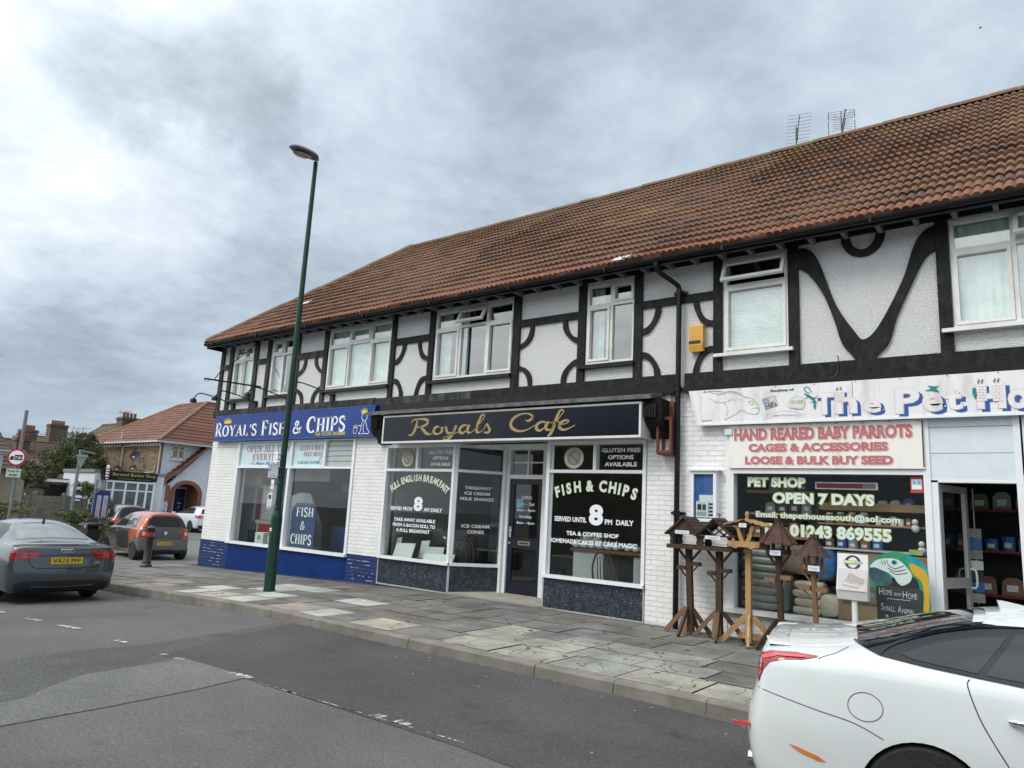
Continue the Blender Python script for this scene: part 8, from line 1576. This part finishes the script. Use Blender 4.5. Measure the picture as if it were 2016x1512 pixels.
mb = MB(); put_text(mb, 'Bersted Barber Shop', lambda u, v: (BX+.386, 7.58+2.3*u, 2.40+.22*v), bold=.015); put_text(mb, '01243 825500   www.barbers', lambda u, v: (BX+.386, 7.9+1.7*u, 2.29+.05*v)); mb.build('lettering', M('barber_gold', (.42, .38, .12)), sg)
bp = thing('barber_pole', 'red, white and blue striped barber pole on the fascia', 'barber pole', (BX+.5, 7.3, 2.35)); q = onX(212, 930, BX+.5); mb = MB()
for k in range(8): mb.lathe([(.085, -.28+k*.07), (.085, -.21+k*.07)], (q.x, q.y, q.z), 12, mi=(0 if k % 2 else (1 if k % 4 == 0 else 2)))
mb.build('pole', [m_letter_w, M('pole_red', (.45, .02, .03)), M('pole_blue', (.02, .05, .3))], bp); mb = MB(); mb.lathe([(.05, .28), (.08, .31), (.07, .36), (.02, .38)], q, 12); mb.lathe([(.02, -.36), (.07, -.33), (.05, -.28)], q, 12); mb.build('caps', m_letter_w, bp)
# garages left of the barber
g = thing('garage_block', 'low white flat-roofed garages left of the barber shop', 'garage', (-44.3, 7, GZ)); GX = -44
mb = MB(); mb.box(GX-5, GX, 5.5, 8.3, GZ, 2.0); mb.build('wall', m_render, g); mb = MB(); mb.box(GX-5.1, GX+.25, 5.3, 8.5, 2.0, 2.16); mb.build('flat_roof', M('felt_roof', (.05, .055, .065), (.08, .085, .095), 4, .8), g); mb = MB(); mb.box(GX, GX+.03, 5.55, 7.25, GZ, 1.92); mb.build('brick_front', m_rbrick, g)
mb = MB(); mb.box(GX+.03, GX+.06, 5.85, 7.0, GZ, 1.80); mb.build('garage_door', m_timber, g); mb = MB(); mb.box(GX, GX+.05, 7.42, 8.12, GZ, 1.90); mb.build('blue_door', M('garage_blue', (.02, .03, .12), rough=.5), g); mb = MB(); mb.box(GX+.25, GX+.30, 5.3, 8.5, 1.96, 2.10); mb.build('fascia', m_white, g)
mb = MB(); mb.box(-45.6, -44.4, 6.9, 8.6, 2.16, 2.42); tag(settle(mb.build('roof_shed', m_brbrick), (-45, 7.7, 2.16)), 'low dark rooflight box on the garage roof', 'rooflight')
# generic far house with roof, chimney and pots
m_pots = M('chimney_pot', (.22, .06, .045), (.28, .09, .06), 8, .8)
def far_house(lbl, x0, x1, y0, y1, ez, rzz, wallm, roofm, chims=(), wins=(), ridge_axis='x', name='house'):
    h = thing(name, lbl, 'house', ((x0+x1)/2, (y0+y1)/2, GZ)); mb = MB(); mb.box(x0, x1, y0, y1, GZ, ez)
    if ridge_axis == 'x': ym = (y0+y1)/2; mb.prism([(y0, ez), (y1, ez), (ym, rzz-.1)], x0, x1, axis='X')
    else: xm = (x0+x1)/2; mb.prism([(x0, ez), (x1, ez), (xm, rzz-.1)], y0, y1)
    mb.build('wall', wallm, h); mb = MB()
    if ridge_axis == 'x':
        for s_, ya in ((0, y0-.3), (1, y1+.3)): tiled(mb, (x0-.3, ya, ez-.15), (x1+.3, ya, ez-.15), (x0-.3, ym, rzz), (x1+.3, ym, rzz), 14); slab(mb, [(x0-.3, ya, ez-.15), (x1+.3, ya, ez-.15), (x1+.3, ym, rzz), (x0-.3, ym, rzz)])
        rt = [(x0-.3, ym, rzz), (x1+.3, ym, rzz)]
    else:
        for xa in (x0-.3, x1+.3): tiled(mb, (xa, y0-.3, ez-.15), (xa, y1+.3, ez-.15), (xm, y0-.3, rzz), (xm, y1+.3, rzz), 14); slab(mb, [(xa, y0-.3, ez-.15), (xa, y1+.3, ez-.15), (xm, y1+.3, rzz), (xm, y0-.3, rzz)])
        rt = [(xm, y0-.3, rzz), (xm, y1+.3, rzz)]
    rf = mb.build('roof', roofm, h, fix=False); mb = MB(); mb.tube(rt, .1, 8); mb.build('ridge_tiles', roofm, rf)
    for (cx, cy, zt_, sx, sy, n) in chims:
        mb = MB(); mb.box(cx-sx, cx+sx, cy-sy, cy+sy, ez, zt_-.18); mb.box(cx-sx-.06, cx+sx+.06, cy-sy-.06, cy+sy+.06, zt_-.18, zt_-.06); mb.box(cx-sx, cx+sx, cy-sy, cy+sy, zt_-.06, zt_); ch = mb.build('chimney', m_brbrick, h)
        for k in range(n): f = (k+.5)/n*2-1; mb = MB(); mb.lathe([(.11, zt_), (.10, zt_+.04), (.085, zt_+.28), (.11, zt_+.30), (.10, zt_+.34)], (cx+(f*sx*.8 if sx > sy else 0), cy+(f*sy*.8 if sy >= sx else 0), 0), 10); mb.build('chimney_pot', m_pots, ch)
    for (wx, wy0, wy1, wz0, wz1) in wins: mb = MB(); mb.box(wx, wx+.05, wy0, wy1, wz0, wz1); fr_ = mb.build('window', m_white, h); mb = MB(); mb.box(wx+.05, wx+.06, wy0+.07, wy1-.07, wz0+.07, wz1-.07); mb.build('pane', m_cglass, fr_)
    return h
far_house('brown-roofed brick house with a big chimney stack of red pots behind the barber shop', -60, -49, 11.9, 18.0, 4.3, 6.7, m_brbrick, m_tile3, [(-52.2, 13.3, 6.75, .45, .62, 4)], [(-48.98, 11.95, 12.5, 2.6, 3.6)])
far_house('small red-tiled house with hipped gable seen left of the bushy tree', -58, -50, 6.3, 11.0, 3.1, 4.55, m_brbrick, m_tile4, [(-52, 6.95, 4.6, .35, .38, 4)], [(-49.98, 7.0, 7.6, 1.6, 2.6)], 'y')
far_house('terraced house whose twin-flue chimney rises behind the tree top', -66, -58, 9.0, 13.5, 3.9, 5.0, m_brbrick, m_tile3, [(-60.5, 10.0, 5.75, .4, .5, 4)], (), 'y')
far_house('terraced house whose row of pots shows right above the bushy tree', -76, -67, 14.0, 19, 4.5, 6.0, m_brbrick, m_tile3, [(-68.0, 14.55, 6.95, .45, .66, 5)], (), 'y')
far_house('farther terraced house with a dark tiled roof beyond the trees', -84, -76, 7, 13, 4, 5.6, m_brbrick, m_tile3, [(-79, 9, 6.6, .4, .5, 4)], (), 'y')
# steep old roof at the left edge with rendered gable and pale porch canopy
lh = thing('left_edge_house', 'house with steep old brown roof and buff wall at the left edge', 'house', (-38, -3, GZ))
mb = MB(); mb.box(-44, -36, -8, .95, GZ, 2.6); mb.add([(-36, .95, GZ), (-36, 2.15, GZ), (-36, 2.15, 1.85), (-36, 1.55, 2.2), (-36, .95, 2.6), (-44, .95, GZ), (-44, 2.15, GZ), (-44, 2.15, 1.85), (-44, 1.55, 2.2), (-44, .95, 2.6)], [(0, 1, 2, 3, 4), (9, 8, 7, 6, 5), (1, 6, 7, 2), (2, 7, 8, 3), (3, 8, 9, 4)]); mb.build('wall', m_rendy, lh)
mb = MB(); tiled(mb, (-35.6, -8, 2.3), (-35.6, 1.75, 2.3), (-38.4, -8, 4.72), (-38.4, 1.22, 4.72), 14); slab(mb, [(-35.6, -8, 2.3), (-35.6, 1.75, 2.3), (-38.4, 1.22, 4.72), (-38.4, -8, 4.72)]); slab(mb, [(-35.6, 1.75, 2.3), (-44.4, 1.75, 2.3), (-41.5, 1.22, 4.72), (-38.4, 1.22, 4.72)]); mb.build('roof', m_tile3, lh, fix=False)
q = onX(8, 885, -33.5); mb = MB(); mb.box(-35.5, -33.3, q.y-1.5, q.y+.35, q.z-.07, q.z+.0); mb.box(-35.5, -33.4, q.y-1.5, q.y+.25, q.z-.18, q.z-.07); mb.box(-33.8, -33.5, q.y-.35, q.y+.02, GZ, q.z-.18); mb.build('porch_canopy', M('canopy_cream', (.45, .46, .44), (.52, .53, .5), 4, .6), lh)
# aerials in the distance
for i, (px, py, X, s, k, lb) in enumerate([(248, 815, -51, .9, 'y', 'thin aerial on the big chimney behind the barber shop'), (163, 850, -60, 1.1, 'y', 'tall aerial left of the row of pots beyond the tree'), (132, 860, -59, 1.0, 'y', 'aerial beside the twin-flue chimney behind the tree'), (71, 862, -52, 1.1, 'y', 'aerial on the small red-tiled house chimney'), (60, 876, -56, .9, 'y', 'low thin aerial left of the small red house')]):
    q = onX(px, py, X); aerial((q.x, q.y, q.z-.45), 'grey '+lb, k, .6*i+.3, s, 'thin aerials on the far chimneys')
# ------------------------------------------------------------------ fences, posts and street furniture by the junction
m_conc = M('concrete_panel', (.20, .18, .155), (.27, .245, .21), 3, .95, .8, 60, c3=(.15, .14, .12), s3=2)
f = thing('concrete_fence', 'weathered concrete panel fence with posts beyond the hedge', 'fence', (-38, 2, GZ))
ypost = [-3.2, -1.6, 0.0, 1.65, 3.28, 4.55]
for yv in ypost: mb = MB(); mb.box(-38.07, -37.93, yv-.07, yv+.07, GZ, 1.36); mb.prism([(yv-.07, 1.36), (yv+.07, 1.36), (yv, 1.42)], -38.07, -37.93, axis='X'); mb.build('fence_post', m_conc, f)
for a, b in zip(ypost, ypost[1:]):
    for k in range(5): z = GZ+.02+k*.31; mb = MB(); mb.box(-38.03, -37.98, a+.07, b-.07, z, z+.295); mb.build('fence_panel', m_conc, f)
f = thing('wooden_gate', 'grey weathered close-boarded gate at the right end of the concrete fence', 'gate', (-38, 5.1, GZ)); m_wg = M('grey_board', (.13, .12, .10), (.18, .165, .14), 4, .9, .6, 40)
for k in range(10): mb = MB(); mb.box(-38.02, -37.99, 4.63+k*.105, 4.725+k*.105, GZ, 1.30-.012*k); mb.build('board', m_wg, f)
mb = MB(); q = onX(152, 984, -37.95); mb.box(-37.97, -37.95, q.y-.12, q.y+.12, q.z-.05, q.z+.13); mb.box(-37.95, -37.945, q.y-.12, q.y+.12, q.z+.03, q.z+.09, 1); tag(settle(mb.build('gate_notice', [m_letter_w, m_mblue]), (-37.96, q.y, q.z-.05)), 'small white and blue notice on the grey gate', 'notice')
mb = MB()
for k in range(9): mb.box(-41, -40.97, 3.3+k*.16, 3.42+k*.16, GZ, 1.55)
tag(settle(mb.build('slat_fence', m_wg), (-41, 4, GZ)), 'dark slatted fence showing above the concrete fence', 'fence')
def lerpz(a, b, t): return a+(b-a)*t
m_gpost = M('galvanised_post', (.16, .17, .185), (.22, .23, .245), 4, .55)
# no-lorries sign on a leaning tall post
X = -26; p0 = onX(76/3.437, 760+810/3.437, X); p1 = onX(182/3.437, 760+165/3.437, X); p0.z = rz(-26); t = thing('weight_limit_sign', 'tall grey post with round red-ringed no-lorries sign and plate Except for access', 'road sign', (p0.x, p0.y, p0.z))
mb = MB(); mb.tube([p0, (X, p1.y, p1.z)], .055, 10); mb.build('post', m_gpost, t); c = onX(113/3.437, 760+483/3.437, X+.1); d = Vector((.72, -.69, 0)); xx = Vector((.69, .72, 0)).normalized(); up = Vector((0, 0, 1)); R_ = .27
mb = MB(); rr = lambda r, a, o: c+xx*r*cos(a)+up*r*sin(a)+d*o
def disc(mb, r, o, mi, r0=0): 
    n = 28; k0 = [rr(r, 2*pi*k/n, o) for k in range(n)]
    mb.add(k0, [tuple(range(n))], mi)
disc(mb, R_, 0, 0); disc(mb, R_*.80, .006, 1); mb.add([rr(R_, 2*pi*k/28, -.02) for k in range(28)]+[rr(R_, 2*pi*k/28, 0) for k in range(28)], [(k, (k+1) % 28, 28+(k+1) % 28, 28+k) for k in range(28)]+[tuple(range(28))], 3)
L = lambda u, v, o=.010: c+xx*u+up*v+d*o
mb.add([L(-.06, -.08), L(.17, -.08), L(.17, .08), L(-.06, .08)], [(0, 1, 2, 3)], 2); mb.add([L(-.19, -.08), L(-.08, -.08), L(-.08, .03), L(-.15, .04), L(-.19, -.02)], [(0, 1, 2, 3, 4)], 2); put_text(mb, '7.5t', lambda u, v: L(-.04+.19*u, -.045+.08*v, .014), bold=.02, mi=1)
mb.build('disc', [M('sign_red', (.42, .01, .03), rough=.4), m_letter_w, m_ink, m_gpost], t)
c2 = onX(90/3.437, 760+588/3.437, X+.1); c = c2; mb = MB(); mb.add([L(-.21, -.13, 0), L(.21, -.13, 0), L(.21, .13, 0), L(-.21, .13, 0)], [(0, 1, 2, 3)], 0); mb.add([L(-.21, -.13, -.015), L(.21, -.13, -.015), L(.21, .13, -.015), L(-.21, .13, -.015)], [(0, 1, 2, 3)], 2)
put_text(mb, 'Except for', lambda u, v: L(-.17+.34*u, .02+.07*v, .004), bold=.02, mi=1); put_text(mb, 'access', lambda u, v: L(-.11+.22*u, -.09+.06*v, .004), bold=.02, mi=1); mb.build('plate', [M('plate_pale', (.45, .50, .48)), m_ink, m_gpost], t)
c = onX(133/3.437, 760+480/3.437, X-.12); d = -d; mb = MB(); disc(mb, .25, 0, 0); mb.add([rr(.25, 2*pi*k/28, -.02) for k in range(28)], [tuple(range(28))], 0); mb.build('rear_disc', m_gpost, t)
# short lamp post with the back of a give-way sign
X = -32; p0 = onX(478/3.437, 760+870/3.437, X); p1 = onX(548/3.437, 760+440/3.437, X); t = thing('give_way_post', 'grey sign post with flat light arm and the back of a triangular give-way sign', 'road sign', (X, p0.y, GZ))
mb = MB(); mb.tube([(X, p0.y, GZ), (X, p1.y, p1.z)], .06, 10); mb.build('post', m_gpost, t); mb = MB(); q = onX(638/3.437, 760+458/3.437, X); mb.bar((X, p1.y-.05, p1.z+.03), (X+.1, q.y, q.z), .14, .07); mb.build('light_arm', m_gpost, t)
T3 = [onX(a/3.437, 760+b/3.437, X+.1) for a, b in ((515, 462), (598, 466), (542, 562))]; mb = MB(); dd = Vector((.04, -.02, 0)); mb.add(T3+[p+dd for p in T3], [(0, 1, 2), (5, 4, 3), (0, 3, 4, 1), (1, 4, 5, 2), (2, 5, 3, 0)]); mb.bar(T3[0].lerp(T3[1], .02)+Vector((.05, 0, -.08)), T3[0].lerp(T3[1], .98)+Vector((.05, 0, -.08)), .03, .05); mb.build('sign_back', M('sign_back_grey', (.26, .29, .30), (.32, .35, .36), 6, .5), t)
# bus information unit on two posts and litter bin
X = -24.5; t = thing('information_unit', 'blue two-panel bus information unit with pitched cap on grey posts', 'information board', (X, onX(680/3.437, 980, X).y, rz(X)))
q = [onX(a/3.437, 760+b/3.437, X) for a, b in ((650, 725), (738, 722), (722, 900), (622, 902))]; ya, yb_, za, zt = (q[0].y+q[3].y)/2, (q[1].y+q[2].y)/2, q[3].z, q[0].z
m_ib = M('info_blue', (.012, .022, .16), (.018, .03, .20), 5, .4); mb = MB(); mb.box(X-.08, X+.02, ya, yb_, za, zt); mb.build('case', m_ib, t); mb = MB(); ym = (ya+yb_)/2; mb.prism([(ya-.02, zt), (yb_+.02, zt), (ym+.12, zt+.10), (ym-.12, zt+.10)], X-.10, X+.05, axis='X'); mb.build('cap', m_ib, t)
for a, b in ((ya+.05, ym-.03), (ym+.03, yb_-.04)):
    mb = MB(); mb.box(X+.02, X+.028, a, b, za+.05, zt-.06); pn = mb.build('timetable', M('timetable', (.50, .48, .50), (.42, .45, .55), 20, .3), t); mb = MB(); mb.box(X+.028, X+.03, a+.015, b-.015, za+.07, za+.35); mb.box(X+.028, X+.03, a+.03, b-.03, zt-.42, zt-.16, 1)
    for k in range(7): mb.box(X+.0285, X+.031, a+.03, b-.03, za+.1+k*.03, za+.108+k*.03, 1)
    mb.build('printing', [M('tt_peach', (.55, .32, .26)), M('tt_blue', (.30, .36, .52))], pn)
for a0, a1 in (((610, 925), (660, 632)), ((668, 1015), (716, 640))): u, v = onX(a0[0]/3.437, 760+a0[1]/3.437, X-.12), onX(a1[0]/3.437, 760+a1[1]/3.437, X-.12); mb = MB(); k = (rz(X)-v.z)/(u.z-v.z); mb.tube([v+(u-v)*k, v], .035, 8); mb.build('post', m_gpost, t)
X = -21.5; q = onX(163+8, 1030, X); q2 = onX(196, 1033, X); t = thing('litter_bin', 'black litter bin with a wide lid behind the grey saloon', 'litter bin', (X, q.y+.25, rz(X))); zt = q.z
mb = MB(); mb.box(X-.25, X+.15, q.y-.02, q2.y-.04, rz(X), zt-.15); mb.build('body', m_trim, t); mb = MB(); mb.prism([(q.y-.10, zt-.06), (q2.y+.04, zt-.06), (q2.y-.02, zt+.0), (q.y-.04, zt+.0)], X-.32, X+.22, axis='X'); mb.build('lid', m_trim, t); mb = MB(); mb.box(X+.10, X+.12, q.y, q2.y-.06, zt-.15, zt-.06); mb.build('opening', m_seam, t)
# bollard
bx, by = -17.30, -1.28; bz = pz(bx, by); t = thing('bollard', 'black bollard with a red band on the pavement corner', 'bollard', (bx, by, bz))
mb = MB(); mb.lathe([(.125, 0), (.125, .05), (.10, .08), (.10, .13), (.085, .15), (.085, .80), (.095, .82), (.095, .86), (.10, .87), (.10, .90), (.06, .94), (.01, .955)], (bx, by, bz), 20); mb.build('body', M('bollard_black', (.015, .013, .015), (.03, .028, .03), 8, .4), t, smooth=True)
mb = MB(); mb.lathe([(.0875, .70), (.0875, .80)], (bx, by, bz), 20); mb.build('red_band', M('band_red', (.40, .03, .02), rough=.3), t, smooth=True); mb = MB(); mb.lathe([(.127, .0), (.127, .05)], (bx, by, bz), 20); mb.build('foot', M('bollard_foot', (.10, .045, .04), (.06, .03, .03), 6, .7), t)
# ------------------------------------------------------------------ greenery
LEAF = [M('leaf_dark', (.020, .032, .010), (.038, .052, .016), 3, .7), M('leaf_mid', (.055, .068, .018), (.085, .095, .028), 3, .7), M('leaf_light', (.10, .12, .035), (.15, .15, .05), 3, .7)]; m_bark = M('bark', (.06, .045, .03), (.10, .08, .06), 8, .9, .6, 30)
def foliage(mb, c, r, n, s, bias=(.4, .4, .2), shell=.55):
    c, r = Vector(c), Vector(r); cl = [(Vector((random.gauss(0, 1), random.gauss(0, 1), random.gauss(0, 1))).normalized()*random.uniform(shell, 1), random.uniform(.16, .34), random.choices((0, 1, 2), bias)[0]) for _ in range(max(6, n//55))]
    for i in range(n):
        d, w_, mi = random.choice(cl); p = d+Vector((random.gauss(0, 1), random.gauss(0, 1), random.gauss(0, 1)))*w_*.55; P = Vector((c.x+p.x*r.x, c.y+p.y*r.y, c.z+p.z*r.z))
        a, b = Vector((random.gauss(0, 1), random.gauss(0, 1), random.gauss(0, 1))).normalized(), Vector((random.gauss(0, 1), random.gauss(0, 1), random.gauss(0, 1))).normalized(); z = s*random.uniform(.6, 1.3)
        m2 = mi if random.random() < .75 else random.choice((0, 1, 2)); mb.add([P-a*z, P+b*z*.5, P+a*z, P-b*z*.5], [(0, 1, 2, 3)], m2)
def tree(name, lbl, base, lobes, n, s, th, tr=.13, cat='tree', bias=(.4, .4, .2), group=None):
    t = thing(name, lbl, cat, base, 0, group); mb = MB(); b = Vector(base)
    for c, r in lobes: foliage(mb, c, r, n, s, bias)
    mb.build('crown', LEAF, t, fix=False); mb = MB(); mb.tube([b, b+Vector((.05, .03, th*.5)), b+Vector((0, 0, th))], [tr, tr*.8, tr*.55], 8)
    for c, r in lobes: e = Vector(c); mb.tube([b+Vector((0, 0, th*.8)), (b+Vector((0, 0, th))).lerp(e, .5)+Vector((0, 0, .15)), e], [tr*.5, tr*.3, .02], 6)
    mb.build('trunk', m_bark, t); return t
random.seed(17)
def PX(px, py, X): q = onX(px, py, X); return (q.x, q.y, q.z)
tree('leafy_tree', 'bushy green tree behind the garages left of the barber shop', (-47, 7.0, GZ), [(PX(150, 885, -47), (1.5, 1.15, 1.0)), (PX(118, 905, -46.5), (1.5, .9, .9)), (PX(175, 905, -47.2), (1.3, .9, 1.2)), (PX(140, 925, -46), (1.4, 1.3, .9)), (PX(168, 868, -47.4), (.7, .5, .5)), (PX(195, 935, -47), (1, .6, .8))], 5200, .060, 2.6, .2)
tree('yellow_green_bush', 'yellow-green bush behind the concrete fence', (-43, 3.6, GZ), [(PX(60, 930, -43), (1.1, .75, .7)), (PX(48, 950, -42.6), (1.0, .6, .6)), (PX(70, 955, -43), (1.0, .5, .5))], 1500, .07, 1.3, .08, 'bush', (.2, .4, .4))
tree('far_tree', 'small dark tree top between the left roofs', (-70, 6.0, GZ), [(PX(33, 872, -70), (1.2, .9, .9))], 700, .12, 3.0, .15, 'tree', (.6, .3, .1))
def bush(lbl, pts, n, s, bias, name='garden_shrub', th=.5):
    c0 = Vector(pts[0][0]); return tree(name, lbl, (c0.x, c0.y, rz(c0.x)), pts, n, s, max(.3, (c0.z-rz(c0.x))*.7), .03, 'shrub', bias)
bush('low light green hedge above the grey saloon roof at the left edge', [(PX(15, 1000, -27), (.6, .62, .28)), (PX(-20, 1000, -27), (.6, .8, .3)), (PX(5, 1012, -26.5), (.6, .6, .3))], 1700, .032, (.15, .35, .5), 'hedge')
bush('light green shrub in front of the gate', [(PX(165, 962, -36), (.7, .5, .35)), (PX(180, 975, -36), (.6, .4, .5)), (PX(188, 1000, -35), (.6, .35, .5))], 1500, .05, (.3, .4, .3))
bush('low flowering shrub behind the grey saloon', [(PX(148, 1018, -23.5), (.5, .45, .2)), (PX(165, 1024, -23.5), (.5, .35, .22)), (PX(132, 1012, -23.8), (.5, .3, .14))], 1500, .028, (.3, .35, .35))
bush('dark green shrub beside the information unit', [(PX(205, 1042, -23), (.45, .22, .38)), (PX(208, 1060, -22.8), (.45, .22, .32)), (PX(215, 1000, -28), (.3, .14, .4))], 1500, .032, (.45, .4, .15))
for x, y, s_, lb in ((-60, 0, 2.6, 'broad'), (-62, 22, 3.0, 'tall'), (-75, 30, 3.2, 'rounded')): pass
bd = thing('bird', 'tiny dark bird flying in the sky at the upper right', 'bird', tuple(CAM+ray(1930, 55)*60)); p = CAM+ray(1930, 55)*60; mb = MB(); mb.tube([p+Vector((-.14, 0, 0)), p+Vector((-.05, 0, .01)), p+Vector((.06, 0, 0)), p+Vector((.16, 0, -.01))], [.01, .04, .035, .01], 8); mb.build('body', M('bird_dark', (.03, .03, .035)), bd)
mb = MB(); mb.add([p+Vector(v) for v in ((0, 0, .02), (.05, 0, .02), (.0, -.16, .07), (-.06, -.26, .03), (-.04, -.14, .06), (0, .16, .07), (-.06, .26, .03), (-.04, .14, .06))], [(0, 1, 2, 3, 4), (1, 0, 7, 6, 5)]); mb.build('wings', bpy.data.materials['bird_dark'], bd)
# houses on the opposite side of the street, behind the camera: the shop windows mirror them
for i, (x0, x1, e, r_, lb) in enumerate([(-24, -14, 5.2, 7.8, 'left'), (-13.2, -4, 5.0, 7.4, 'middle'), (-3, 8, 5.3, 8.0, 'right')]): 
    far_house(('brown', 'cream', 'red')[i]+' house facing the shops across the street, the %s one of three' % lb, x0, x1, -29, -21.5, e, r_, (m_ybrick, m_render, m_brbrick)[i], (m_tile3, m_tile2, m_tile3)[i], [((x0+x1)/2, -25.2, r_+.9, .5, .4, 4)], name='opposite_house')
print('OBJ', len(bpy.data.objects))
